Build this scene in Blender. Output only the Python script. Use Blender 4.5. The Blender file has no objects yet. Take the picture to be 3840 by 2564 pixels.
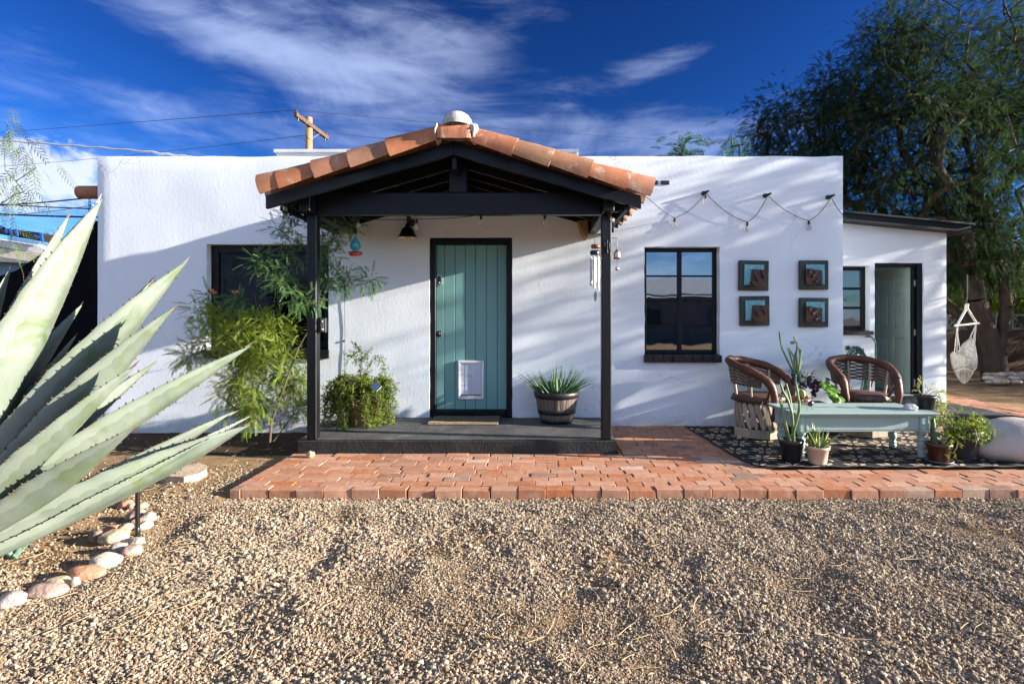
import bpy, bmesh, math, random
import numpy as np
from mathutils import Vector, Matrix, noise as mnoise
random.seed(7)
RNG = np.random.default_rng(7)
scn = bpy.context.scene
COL = scn.collection
R = math.radians

# ------------------------------------------------------------------ camera
F, CX, CY, H = 1942.0, 1990.0, 1199.0, 1.254       # focal length and principal point in photo pixels, eye height
cam = bpy.data.cameras.new('camera')
cam.sensor_width = 36.0
cam.lens = 36.0 * F / 3840.0
cam.shift_x = -(CX - 1920.0) / 3840.0
cam.shift_y = -(1282.0 - CY) / 3840.0
cam.clip_start = 0.05
cam.clip_end = 2000
camo = bpy.data.objects.new('camera', cam)
COL.objects.link(camo)
camo.location = (0, 0, H)
camo.rotation_euler = (math.pi / 2, 0, 0)
scn.camera = camo

def W(px, py, Y):
    """survey point: photo pixel (3840 wide) at a known distance -> world"""
    return Vector(((px - CX) * Y / F, Y, H + (CY - py) * Y / F))

# ------------------------------------------------------------------ light
SUN = Vector((1.0, -0.13, 0.255)).normalized()
EL = math.asin(SUN.z)
AZ = math.atan2(SUN.x, SUN.y)
ld = bpy.data.lights.new('sun', 'SUN')
ld.energy = 4.2
ld.angle = R(0.55)
ld.color = (1.0, 0.91, 0.79)
lo = bpy.data.objects.new('sun', ld)
COL.objects.link(lo)
lo.rotation_euler = (-SUN).to_track_quat('-Z', 'Y').to_euler()

world = bpy.data.worlds.new('World')
scn.world = world
world.use_nodes = True

def build_sky():
    nt = world.node_tree
    N, L = nt.nodes, nt.links
    N.clear()
    out = N.new('ShaderNodeOutputWorld')
    bg = N.new('ShaderNodeBackground')
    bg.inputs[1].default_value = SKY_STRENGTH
    L.new(bg.outputs[0], out.inputs[0])
    sky = N.new('ShaderNodeTexSky')
    sky.sky_type = 'NISHITA'
    sky.sun_disc = False
    sky.sun_elevation = EL
    sky.sun_rotation = AZ
    sky.air_density = 1.0
    sky.dust_density = 0.5
    sky.ozone_density = 3.0
    tc = N.new('ShaderNodeTexCoord')
    def math_(op, a, b=None, clamp=False):
        n = N.new('ShaderNodeMath'); n.operation = op; n.use_clamp = clamp
        for i, v in enumerate((a, b)):
            if v is None: continue
            if isinstance(v, (int, float)): n.inputs[i].default_value = v
            else: L.new(v, n.inputs[i])
        return n.outputs[0]
    def mixc(f, a, b, mode='MIX'):
        n = N.new('ShaderNodeMix'); n.data_type = 'RGBA'; n.blend_type = mode
        for i, v in ((0, f), (6, a), (7, b)):
            if isinstance(v, (int, float)): n.inputs[i].default_value = v
            elif isinstance(v, tuple): n.inputs[i].default_value = v + (1,)
            else: L.new(v, n.inputs[i])
        return n.outputs[2]
    # deeper blue away from the sun, the glow round the sun stays pale
    gm = N.new('ShaderNodeGamma'); gm.inputs[1].default_value = SKY_GAMMA
    L.new(sky.outputs[0], gm.inputs[0])
    tint = mixc(1.0, gm.outputs[0], SKY_TINT, 'MULTIPLY')
    sepd = N.new('ShaderNodeSeparateXYZ'); L.new(tc.outputs['Generated'], sepd.inputs[0])
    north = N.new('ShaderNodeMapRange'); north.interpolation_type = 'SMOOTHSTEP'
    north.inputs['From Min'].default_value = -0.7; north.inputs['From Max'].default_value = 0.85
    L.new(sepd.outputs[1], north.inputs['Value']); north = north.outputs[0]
    # cirrus on the direction sphere, wispy ahead, thickened out of view for fill light
    def mapped(scale, rot=(0, 0, 0), loc=(0, 0, 0)):
        m = N.new('ShaderNodeMapping')
        m.inputs['Scale'].default_value = scale
        m.inputs['Rotation'].default_value = rot
        m.inputs['Location'].default_value = loc
        L.new(tc.outputs['Generated'], m.inputs['Vector'])
        return m.outputs[0]
    def noise(vec, scale, detail, rough, dist=0.0):
        n = N.new('ShaderNodeTexNoise')
        n.inputs['Scale'].default_value = scale
        n.inputs['Detail'].default_value = detail
        n.inputs['Roughness'].default_value = rough
        n.inputs['Distortion'].default_value = dist
        L.new(vec, n.inputs['Vector'])
        return n.outputs[0]
    def blob(px, py, rx, rz, tilt=0.0):
        # soft elongated patch of the dome towards a direction
        d = Vector(((px - CX) / F, 1.0, (CY - py) / F)).normalized()
        s = N.new('ShaderNodeVectorMath'); s.operation = 'SUBTRACT'
        L.new(tc.outputs['Generated'], s.inputs[0]); s.inputs[1].default_value = d
        m = N.new('ShaderNodeMapping')
        m.vector_type = 'POINT'
        m.inputs['Rotation'].default_value = (0, tilt, 0)
        L.new(s.outputs[0], m.inputs['Vector'])
        q = N.new('ShaderNodeVectorMath'); q.operation = 'MULTIPLY'
        L.new(m.outputs[0], q.inputs[0]); q.inputs[1].default_value = (1 / rx, 1 / max(rx, rz), 1 / rz)
        ln = N.new('ShaderNodeVectorMath'); ln.operation = 'LENGTH'
        L.new(q.outputs[0], ln.inputs[0])
        r = N.new('ShaderNodeMapRange'); r.interpolation_type = 'SMOOTHSTEP'
        r.inputs['From Min'].default_value = 1.0; r.inputs['From Max'].default_value = 0.0
        L.new(ln.outputs['Value'], r.inputs['Value'])
        return r.outputs[0]
    n1 = noise(mapped((1.0, 1.0, 3.2), (0, R(-14), 0)), 3.1, 7, 0.62, 1.1)
    n2 = noise(mapped((1.3, 1.3, 5.0), (0, R(12), R(20))), 6.0, 6, 0.6, 0.9)
    streak = noise(mapped((1.0, 1.0, 9.0), (0, R(-20), 0)), 2.4, 5, 0.55, 0.7)
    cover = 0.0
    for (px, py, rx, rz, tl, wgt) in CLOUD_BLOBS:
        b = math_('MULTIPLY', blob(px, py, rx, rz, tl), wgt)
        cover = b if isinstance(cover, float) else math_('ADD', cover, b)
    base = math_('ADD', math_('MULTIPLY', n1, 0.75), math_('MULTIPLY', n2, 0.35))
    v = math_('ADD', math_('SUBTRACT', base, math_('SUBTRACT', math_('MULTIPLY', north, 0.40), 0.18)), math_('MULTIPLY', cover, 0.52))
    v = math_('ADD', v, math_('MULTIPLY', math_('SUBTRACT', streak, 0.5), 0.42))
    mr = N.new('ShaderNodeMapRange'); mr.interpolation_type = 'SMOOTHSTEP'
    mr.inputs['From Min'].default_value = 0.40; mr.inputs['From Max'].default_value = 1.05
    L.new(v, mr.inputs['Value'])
    mask = math_('MULTIPLY', mr.outputs[0], math_('SUBTRACT', 0.92, math_('MULTIPLY', north, 0.56)))  # unseen cloud behind the viewer kept thicker, added to lift the shaded walls
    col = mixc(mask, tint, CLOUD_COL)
    # small bright cumulus low on the left
    cu = math_('MULTIPLY', blob(150, 650, 0.20, 0.10, 0), 1.0)
    cn = noise(mapped((1, 1, 1.6)), 15.0, 8, 0.6, 0.2)
    cv = math_('ADD', math_('MULTIPLY', cu, 0.55), cn)
    cr = N.new('ShaderNodeMapRange'); cr.interpolation_type = 'SMOOTHSTEP'
    cr.inputs['From Min'].default_value = 0.74; cr.inputs['From Max'].default_value = 0.95
    L.new(cv, cr.inputs['Value'])
    col = mixc(math_('MULTIPLY', cr.outputs[0], 0.85), col, CUMULUS_COL)
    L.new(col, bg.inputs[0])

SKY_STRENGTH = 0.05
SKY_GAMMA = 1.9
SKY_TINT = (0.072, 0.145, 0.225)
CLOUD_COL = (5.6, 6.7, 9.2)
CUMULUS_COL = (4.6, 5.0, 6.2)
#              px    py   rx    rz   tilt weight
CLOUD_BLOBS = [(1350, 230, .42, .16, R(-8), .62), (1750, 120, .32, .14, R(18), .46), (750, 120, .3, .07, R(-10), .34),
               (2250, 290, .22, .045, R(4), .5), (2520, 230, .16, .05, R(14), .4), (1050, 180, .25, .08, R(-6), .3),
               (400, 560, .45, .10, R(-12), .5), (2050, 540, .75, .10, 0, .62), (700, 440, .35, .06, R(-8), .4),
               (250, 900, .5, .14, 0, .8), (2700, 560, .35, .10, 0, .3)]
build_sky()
vs = scn.view_settings
scn.display_settings.display_device = 'sRGB'
vs.view_transform = 'Standard'
vs.look = 'None'
vs.exposure = 2.08
vs.gamma = 1.0
vs.use_curve_mapping = False
scn.render.engine = 'CYCLES'
scn.cycles.max_bounces = 8
scn.cycles.transparent_max_bounces = 16
scn.cycles.sample_clamp_indirect = 6.0

# ------------------------------------------------------------------ object helpers
ORG = {}                                             # world origin of every object's root

def thing(name, label, cat, loc, group=None):
    o = bpy.data.objects.new(name, None)
    COL.objects.link(o)
    o.location = loc
    o.empty_display_size = 0.1
    o['label'] = label
    o['category'] = cat
    if group: o['group'] = group
    ORG[o] = Vector(loc)
    return o

def tag(o, label, cat, group=None):
    o['label'] = label
    o['category'] = cat
    if group: o['group'] = group
    return o

def kind(o, k='structure', label=None):
    o['kind'] = k
    if label: o['label'] = label
    return o

def mesh_obj(name, me, parent=None, origin=None):
    o = bpy.data.objects.new(name, me)
    COL.objects.link(o)
    if parent is not None:
        o.parent = parent
        ORG[o] = ORG[parent]
    else:
        ORG[o] = Vector(origin) if origin is not None else Vector((0, 0, 0))
        o.location = ORG[o]
    return o

def copy_tree(o, parent=None):
    c = o.copy()
    COL.objects.link(c)
    if parent is not None: c.parent = parent
    ORG[c] = ORG[o]
    for ch in list(o.children):
        copy_tree(ch, c)
    return c

class MB:
    """collects simple shapes, then links them as ONE mesh object"""
    def __init__(s):
        s.v, s.f, s.m, s.sm = [], [], [], []
    def add(s, verts, faces, mi=0, smooth=False):
        b = len(s.v)
        s.v.extend([tuple(p) for p in verts])
        for f in faces:
            s.f.append(tuple(i + b for i in f)); s.m.append(mi); s.sm.append(smooth)
        return s
    def box(s, x0, x1, y0, y1, z0, z1, mi=0):
        v = [(x0, y0, z0), (x1, y0, z0), (x1, y1, z0), (x0, y1, z0), (x0, y0, z1), (x1, y0, z1), (x1, y1, z1), (x0, y1, z1)]
        return s.add(v, [(0, 3, 2, 1), (4, 5, 6, 7), (0, 1, 5, 4), (1, 2, 6, 5), (2, 3, 7, 6), (3, 0, 4, 7)], mi)
    def cbox(s, x0, x1, y0, y1, z0, z1, c=0.006, mi=0):
        """box with chamfered edges"""
        c = min(c, abs(x1 - x0) * .4, abs(y1 - y0) * .4, abs(z1 - z0) * .4)
        bm = bmesh.new()
        bmesh.ops.create_cube(bm, size=1)
        for v in bm.verts:
            v.co = Vector((x0 if v.co.x < 0 else x1, y0 if v.co.y < 0 else y1, z0 if v.co.z < 0 else z1))
        bmesh.ops.bevel(bm, geom=list(bm.edges), offset=c, segments=1, affect='EDGES', profile=.5)
        bm.verts.index_update()
        s.add([v.co[:] for v in bm.verts], [[v.index for v in f.verts] for f in bm.faces], mi)
        bm.free()
        return s
    def beam(s, a, b, w, h, up=(0, 0, 1), mi=0, cut=False):
        """rectangular bar from a to b (centre line), w across, h along up; cut=True keeps the ends vertical"""
        a, b, up = Vector(a), Vector(b), Vector(up)
        d = (b - a).normalized()
        side = d.cross(up).normalized()
        u = side.cross(d).normalized()
        if cut: u = up.normalized() / max(.2, u.dot(up.normalized()))
        v = []
        for p in (a, b):
            for (i, j) in ((-1, -1), (1, -1), (1, 1), (-1, 1)):
                v.append(p + side * (i * w / 2) + u * (j * h / 2))
        return s.add(v, [(0, 1, 2, 3)[::-1], (4, 5, 6, 7), (0, 4, 5, 1)[::-1], (1, 5, 6, 2)[::-1], (2, 6, 7, 3)[::-1], (3, 7, 4, 0)[::-1]][::1], mi)
    def tube(s, pts, rad, n=8, mi=0, smooth=True, caps=True, flat=1.0):
        pts = [Vector(p) for p in pts]
        k = len(pts)
        if not hasattr(rad, '__len__'): rad = [rad] * k
        ref = Vector((0, 0, 1))
        d0 = (pts[1] - pts[0]).normalized()
        if abs(d0.z) > .9: ref = Vector((1, 0, 0))
        x = d0.cross(ref).normalized()
        v = []
        for i, p in enumerate(pts):
            d = (pts[min(i + 1, k - 1)] - pts[max(i - 1, 0)]).normalized()
            x = (x - d * x.dot(d)).normalized()
            y = d.cross(x)
            for j in range(n):
                a = 2 * math.pi * j / n
                v.append(p + x * (math.cos(a) * rad[i]) + y * (math.sin(a) * rad[i] * flat))
        f = []
        for i in range(k - 1):
            for j in range(n):
                f.append((i * n + j, i * n + (j + 1) % n, (i + 1) * n + (j + 1) % n, (i + 1) * n + j))
        s.add(v, f, mi, smooth)
        if caps:
            s.add(v[:n], [tuple(range(n))[::-1]], mi); s.add(v[-n:], [tuple(range(n))], mi)
        return s
    def lathe(s, prof, c=(0, 0, 0), n=24, mi=0, smooth=True, axis='z', rot=None):
        """prof: list of (radius, height)"""
        c = Vector(c)
        v, f = [], []
        for (r, h) in prof:
            for j in range(n):
                a = 2 * math.pi * j / n
                p = Vector((r * math.cos(a), r * math.sin(a), h))
                if axis == 'y': p = Vector((p.x, p.z, p.y))
                if axis == 'x': p = Vector((p.z, p.x, p.y))
                if rot is not None: p = rot @ p
                v.append(c + p)
        for i in range(len(prof) - 1):
            for j in range(n):
                f.append((i * n + j, i * n + (j + 1) % n, (i + 1) * n + (j + 1) % n, (i + 1) * n + j))
        return s.add(v, f, mi, smooth)
    def prism(s, poly, y0, y1, mi=0):
        """polygon in the XZ plane extruded along Y"""
        n = len(poly)
        v = [(x, y0, z) for x, z in poly] + [(x, y1, z) for x, z in poly]
        f = [tuple(range(n)), tuple(range(2 * n - 1, n - 1, -1))]
        f += [((i + 1) % n, i, n + i, n + (i + 1) % n) for i in range(n)]
        return s.add(v, f, mi)
    def blobby(s, c, r, sub=2, amp=.15, freq=1.5, seed=0, mi=0, rot=None, smooth=True, squash=0.0):
        """uneven rounded stone / lump"""
        bm = bmesh.new()
        bmesh.ops.create_icosphere(bm, subdivisions=sub, radius=1)
        off = Vector((seed * 3.1, seed * 1.7, seed * 7.3))
        V = []
        for v in bm.verts:
            k = 1 + amp * mnoise.noise(v.co * freq + off) * 2
            p = v.co * k
            p = Vector((p.x * r[0], p.y * r[1], p.z * r[2]))
            if rot is not None: p = rot @ p
            V.append(Vector(c) + p)
        bm.verts.index_update()
        s.add(V, [[q.index for q in f.verts] for f in bm.faces], mi, smooth)
        bm.free()
        return s
    def mesh(s, name, mats, origin=(0, 0, 0)):
        o = Vector(origin)
        me = bpy.data.meshes.new(name)
        me.from_pydata([(p[0] - o.x, p[1] - o.y, p[2] - o.z) for p in s.v], [], s.f)
        for m in (mats if isinstance(mats, (list, tuple)) else [mats]): me.materials.append(m)
        me.polygons.foreach_set('material_index', s.m)
        me.polygons.foreach_set('use_smooth', s.sm)
        bm = bmesh.new(); bm.from_mesh(me)
        bmesh.ops.recalc_face_normals(bm, faces=bm.faces)
        bm.to_mesh(me); bm.free()
        me.update()
        return me
    def build(s, name, mats, parent=None, origin=None):
        org = ORG[parent] if parent is not None else (Vector(origin) if origin is not None else Vector((0, 0, 0)))
        return mesh_obj(name, s.mesh(name, mats, org), parent, origin)

def np_mesh(name, V, Fc, mat):
    """big mesh from arrays: V (n,3), Fc (m,k)"""
    V = np.asarray(V, dtype=np.float32); Fc = np.asarray(Fc, dtype=np.int32)
    me = bpy.data.meshes.new(name)
    m, k = Fc.shape
    me.vertices.add(len(V)); me.vertices.foreach_set('co', V.ravel())
    me.loops.add(m * k); me.loops.foreach_set('vertex_index', Fc.ravel())
    me.polygons.add(m); me.polygons.foreach_set('loop_start', np.arange(0, m * k, k, dtype=np.int32))
    me.update(calc_edges=True)
    for q in (mat if isinstance(mat, (list, tuple)) else [mat]): me.materials.append(q)
    return me

# ------------------------------------------------------------------ material helpers
MATS = {}

def pm(name, col, rough=.6, var=.12, vs=6.0, bump=0.0, bs=40.0, metal=0.0, spec=.5, stretch=(1, 1, 1), col2=None,
       rand=0.0, trans=0.0, detail=5, dirt=None, bdist=.01, coat=0.0, ramp=None, randramp=None):
    """procedural principled material: base colour broken up by noise, optional bump, optional per-object variation"""
    if name in MATS: return MATS[name]
    m = bpy.data.materials.new(name); MATS[name] = m
    m.use_nodes = True
    nt = m.node_tree; N, L = nt.nodes, nt.links
    p = N['Principled BSDF']
    tc = N.new('ShaderNodeTexCoord')
    mp = N.new('ShaderNodeMapping'); mp.inputs['Scale'].default_value = stretch
    L.new(tc.outputs['Object'], mp.inputs[0])
    vec = mp.outputs[0]
    oi = N.new('ShaderNodeObjectInfo')
    if rand or randramp:
        ad = N.new('ShaderNodeVectorMath'); ad.operation = 'MULTIPLY_ADD'
        cb = N.new('ShaderNodeCombineXYZ')
        for i in range(3): L.new(oi.outputs['Random'], cb.inputs[i])
        L.new(cb.outputs[0], ad.inputs[0]); ad.inputs[1].default_value = (37, 53, 71); L.new(vec, ad.inputs[2])
        vec = ad.outputs[0]
    nz = N.new('ShaderNodeTexNoise'); nz.inputs['Scale'].default_value = vs; nz.inputs['Detail'].default_value = detail
    nz.inputs['Roughness'].default_value = .6
    L.new(vec, nz.inputs['Vector'])
    cr = N.new('ShaderNodeValToRGB')
    e = cr.color_ramp.elements
    c = np.array(col)
    if ramp:
        while len(e) < len(ramp): e.new(.5)
        for i, (pos, cc) in enumerate(ramp): e[i].position = pos; e[i].color = tuple(cc) + (1,)
    else:
        lo_ = c * (1 - var) if col2 is None else c
        hi_ = c * (1 + var) if col2 is None else np.array(col2)
        e[0].position = .3; e[0].color = tuple(np.clip(lo_, 0, 1)) + (1,)
        e[1].position = .7; e[1].color = tuple(np.clip(hi_, 0, 1)) + (1,)
    L.new(nz.outputs[0], cr.inputs[0])
    colout = cr.outputs[0]
    def mix(fac, a, b, mode='MIX'):
        n = N.new('ShaderNodeMix'); n.data_type = 'RGBA'; n.blend_type = mode
        for i, v in ((0, fac), (6, a), (7, b)):
            if isinstance(v, (int, float)): n.inputs[i].default_value = v
            elif isinstance(v, tuple): n.inputs[i].default_value = v + (1,)
            else: L.new(v, n.inputs[i])
        return n.outputs[2]
    if randramp:
        rr = N.new('ShaderNodeValToRGB'); rr.color_ramp.interpolation = 'LINEAR'
        e = rr.color_ramp.elements
        while len(e) < len(randramp): e.new(.5)
        for i, (pos, cc) in enumerate(randramp): e[i].position = pos; e[i].color = tuple(cc) + (1,)
        L.new(oi.outputs['Random'], rr.inputs[0])
        # noise as multiplier around 1
        mr = N.new('ShaderNodeMapRange'); mr.inputs['To Min'].default_value = 1 - var * 1.6; mr.inputs['To Max'].default_value = 1 + var * 1.6
        mr.inputs['From Min'].default_value = .25; mr.inputs['From Max'].default_value = .75
        L.new(nz.outputs[0], mr.inputs[0])
        colout = mix(1.0, rr.outputs[0], mr.outputs[0], 'MULTIPLY')
    elif rand:
        mr = N.new('ShaderNodeMapRange'); mr.inputs['To Min'].default_value = 1 - rand; mr.inputs['To Max'].default_value = 1 + rand
        L.new(oi.outputs['Random'], mr.inputs[0])
        colout = mix(1.0, colout, mr.outputs[0], 'MULTIPLY')
    if dirt:                                          # (colour, scale, threshold, softness) : stains with a shape of their own
        dc, ds, th, so = dirt
        dn = N.new('ShaderNodeTexNoise'); dn.inputs['Scale'].default_value = ds; dn.inputs['Detail'].default_value = 7
        dn.inputs['Roughness'].default_value = .65
        L.new(vec, dn.inputs['Vector'])
        mr = N.new('ShaderNodeMapRange'); mr.inputs['From Min'].default_value = th; mr.inputs['From Max'].default_value = th + so
        L.new(dn.outputs[0], mr.inputs[0])
        colout = mix(mr.outputs[0], colout, tuple(dc))
    L.new(colout, p.inputs['Base Color'])
    p.inputs['Roughness'].default_value = rough
    p.inputs['Metallic'].default_value = metal
    p.inputs['Specular IOR Level'].default_value = spec
    if coat: p.inputs['Coat Weight'].default_value = coat
    if bump:
        bn = N.new('ShaderNodeTexNoise'); bn.inputs['Scale'].default_value = bs; bn.inputs['Detail'].default_value = 5
        L.new(vec, bn.inputs['Vector'])
        b = N.new('ShaderNodeBump'); b.inputs['Strength'].default_value = bump; b.inputs['Distance'].default_value = bdist
        L.new(bn.outputs[0], b.inputs['Height']); L.new(b.outputs[0], p.inputs['Normal'])
    if trans:                                         # thin leaves let light through
        t = N.new('ShaderNodeBsdfTranslucent'); L.new(colout, t.inputs[0])
        a = N.new('ShaderNodeMixShader'); a.inputs[0].default_value = trans
        L.new(p.outputs[0], a.inputs[1]); L.new(t.outputs[0], a.inputs[2])
        L.new(a.outputs[0], N['Material Output'].inputs[0])
    return m

def glass_mat(name, refl, tint=(.8, .9, .95), clear=.9, ior=1.5):
    """window pane: dark see-through glass with a mirror coat"""
    m = bpy.data.materials.new(name); MATS[name] = m
    m.use_nodes = True
    nt = m.node_tree; N, L = nt.nodes, nt.links
    N.remove(N['Principled BSDF'])
    t = N.new('ShaderNodeBsdfTransparent'); t.inputs[0].default_value = (tint[0] * clear, tint[1] * clear, tint[2] * clear, 1)
    g = N.new('ShaderNodeBsdfGlossy'); g.inputs['Roughness'].default_value = .015; g.inputs[0].default_value = (.95, .97, 1, 1)
    nz = N.new('ShaderNodeTexNoise'); nz.inputs['Scale'].default_value = 2.2; nz.inputs['Detail'].default_value = 2
    b = N.new('ShaderNodeBump'); b.inputs['Strength'].default_value = .08; b.inputs['Distance'].default_value = .02
    tc = N.new('ShaderNodeTexCoord'); L.new(tc.outputs['Object'], nz.inputs['Vector'])
    L.new(nz.outputs[0], b.inputs['Height']); L.new(b.outputs[0], g.inputs['Normal'])
    fr = N.new('ShaderNodeFresnel'); fr.inputs[0].default_value = ior
    ad = N.new('ShaderNodeMath'); ad.operation = 'ADD'; ad.use_clamp = True; ad.inputs[1].default_value = refl
    L.new(fr.outputs[0], ad.inputs[0])
    mx = N.new('ShaderNodeMixShader'); L.new(ad.outputs[0], mx.inputs[0]); L.new(t.outputs[0], mx.inputs[1]); L.new(g.outputs[0], mx.inputs[2])
    L.new(mx.outputs[0], N['Material Output'].inputs[0])
    return m

def stucco_mat():
    m = bpy.data.materials.new('white_stucco'); MATS['stucco'] = m
    m.use_nodes = True
    nt = m.node_tree; N, L = nt.nodes, nt.links
    p = N['Principled BSDF']; p.inputs['Roughness'].default_value = .85; p.inputs['Specular IOR Level'].default_value = .2
    tc = N.new('ShaderNodeTexCoord')
    def noise(scale, detail, rough, dist=0., st=(1, 1, 1)):
        mp = N.new('ShaderNodeMapping'); mp.inputs['Scale'].default_value = st
        L.new(tc.outputs['Object'], mp.inputs[0])
        n = N.new('ShaderNodeTexNoise'); n.inputs['Scale'].default_value = scale; n.inputs['Detail'].default_value = detail
        n.inputs['Roughness'].default_value = rough; n.inputs['Distortion'].default_value = dist
        L.new(mp.outputs[0], n.inputs['Vector']); return n.outputs[0]
    cr = N.new('ShaderNodeValToRGB'); e = cr.color_ramp.elements
    e[0].position = .3; e[0].color = (.72, .775, .83, 1); e[1].position = .7; e[1].color = (.775, .825, .87, 1)
    L.new(noise(1.6, 6, .6), cr.inputs[0])
    # rubbed, greyer patches and hairline scuffs
    d = noise(3.0, 9, .72, .3, (1, 1, 2.2))
    mr = N.new('ShaderNodeMapRange'); mr.inputs['From Min'].default_value = .66; mr.inputs['From Max'].default_value = .80
    L.new(d, mr.inputs[0])
    mx = N.new('ShaderNodeMix'); mx.data_type = 'RGBA'; L.new(mr.outputs[0], mx.inputs[0]); L.new(cr.outputs[0], mx.inputs[6])
    mx.inputs[7].default_value = (.60, .62, .66, 1)
    L.new(mx.outputs[2], p.inputs['Base Color'])
    # splash marks low on the wall, broken up by noise
    sz = N.new('ShaderNodeSeparateXYZ'); L.new(tc.outputs['Object'], sz.inputs[0])
    lowm = N.new('ShaderNodeMapRange'); lowm.inputs['From Min'].default_value = .42; lowm.inputs['From Max'].default_value = .02
    L.new(sz.outputs[2], lowm.inputs[0])
    dn = noise(5.5, 8, .7, .4, (1, 1, 1.6))
    mm = N.new('ShaderNodeMath'); mm.operation = 'MULTIPLY'; L.new(lowm.outputs[0], mm.inputs[0]); L.new(dn, mm.inputs[1])
    mr2 = N.new('ShaderNodeMapRange'); mr2.inputs['From Min'].default_value = .30; mr2.inputs['From Max'].default_value = .62; mr2.inputs['To Max'].default_value = .6
    L.new(mm.outputs[0], mr2.inputs[0])
    # faint rain streaks running down from the parapet
    st = noise(7, 5, .6, .2, (2.2, 1, .12))
    him = N.new('ShaderNodeMapRange'); him.inputs['From Min'].default_value = 2.3; him.inputs['From Max'].default_value = 3.2
    L.new(sz.outputs[2], him.inputs[0])
    m4 = N.new('ShaderNodeMath'); m4.operation = 'MULTIPLY'; L.new(him.outputs[0], m4.inputs[0]); L.new(st, m4.inputs[1])
    mr3 = N.new('ShaderNodeMapRange'); mr3.inputs['From Min'].default_value = .44; mr3.inputs['From Max'].default_value = .75; mr3.inputs['To Max'].default_value = .35
    L.new(m4.outputs[0], mr3.inputs[0])
    mxa = N.new('ShaderNodeMix'); mxa.data_type = 'RGBA'; L.new(mr2.outputs[0], mxa.inputs[0]); L.new(mx.outputs[2], mxa.inputs[6]); mxa.inputs[7].default_value = (.42, .36, .30, 1)
    mxb = N.new('ShaderNodeMix'); mxb.data_type = 'RGBA'; L.new(mr3.outputs[0], mxb.inputs[0]); L.new(mxa.outputs[2], mxb.inputs[6]); mxb.inputs[7].default_value = (.50, .49, .48, 1)
    # hairline cracks
    vo = N.new('ShaderNodeTexVoronoi'); vo.feature = 'DISTANCE_TO_EDGE'; vo.inputs['Scale'].default_value = .9
    wv = N.new('ShaderNodeTexNoise'); wv.inputs['Scale'].default_value = 2.5; wv.inputs['Detail'].default_value = 6; L.new(tc.outputs['Object'], wv.inputs['Vector'])
    av = N.new('ShaderNodeVectorMath'); av.operation = 'MULTIPLY_ADD'; L.new(wv.outputs['Color'], av.inputs[0]); av.inputs[1].default_value = (.6, .6, .6); L.new(tc.outputs['Object'], av.inputs[2])
    L.new(av.outputs[0], vo.inputs['Vector'])
    ck = N.new('ShaderNodeMapRange'); ck.inputs['From Min'].default_value = .0025; ck.inputs['From Max'].default_value = .0005
    L.new(vo.outputs['Distance'], ck.inputs[0])
    ckm = N.new('ShaderNodeMapRange'); ckm.inputs['From Min'].default_value = .52; ckm.inputs['From Max'].default_value = .60; L.new(noise(.8, 3, .5), ckm.inputs[0])
    ckx = N.new('ShaderNodeMath'); ckx.operation = 'MULTIPLY'; L.new(ck.outputs[0], ckx.inputs[0]); L.new(ckm.outputs[0], ckx.inputs[1])
    mxc = N.new('ShaderNodeMix'); mxc.data_type = 'RGBA'; L.new(ckx.outputs[0], mxc.inputs[0]); L.new(mxb.outputs[2], mxc.inputs[6]); mxc.inputs[7].default_value = (.35, .35, .36, 1)
    L.new(mxc.outputs[2], p.inputs['Base Color'])
    a = noise(24, 4, .58, .6, (1.5, 1, .65)); b = noise(60, 4, .6, .3, (1.3, 1, .8))
    # trowel ridges: sharpen the broad noise
    rg = N.new('ShaderNodeMapRange'); rg.interpolation_type = 'SMOOTHSTEP'
    rg.inputs['From Min'].default_value = .34; rg.inputs['From Max'].default_value = .74
    L.new(a, rg.inputs[0])
    s = N.new('ShaderNodeMath'); s.operation = 'MULTIPLY_ADD'; L.new(b, s.inputs[0]); s.inputs[1].default_value = .55; L.new(rg.outputs[0], s.inputs[2])
    bp = N.new('ShaderNodeBump'); bp.inputs['Strength'].default_value = .30; bp.inputs['Distance'].default_value = .0015
    L.new(s.outputs[0], bp.inputs['Height']); L.new(bp.outputs[0], p.inputs['Normal'])
    return m

STUCCO = stucco_mat()
BLACKP = pm('black_paint', (.0055, .007, .010), .42, .35, 9, .25, 26, spec=.25, stretch=(1, 1, .25), bdist=.004)
BLACKW = pm('black_beam', (.005, .007, .0105), .42, .35, 5, .3, 30, spec=.25, stretch=(.15, 1, 1), bdist=.004)
DARKIN = pm('dark_interior', (.02, .02, .022), .9, .2, 3)
# ================================================================== THE SETTING
YW = 5.97                                            # front wall plane
K = YW / F
wx = lambda px: (px - CX) * K
wz = lambda py: H + (CY - py) * K

def gz(x, y):
    """height of the gravel yard"""
    n = mnoise.noise(Vector((x * .9, y * .9, 0))) * .024 + mnoise.noise(Vector((x * 2.7, y * 2.7, 4))) * .022 \
        + mnoise.noise(Vector((x * 6.5, y * 6.5, 9))) * .013
    f = min(1, max(0, (3.9 - y) / .35 + max(0, (-2.3 - x) / .3)))
    return -.052 - .022 * math.exp(-((y - 3.80) / .12) ** 2) * (x > -2.3) + n * min(1, f)

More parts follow.
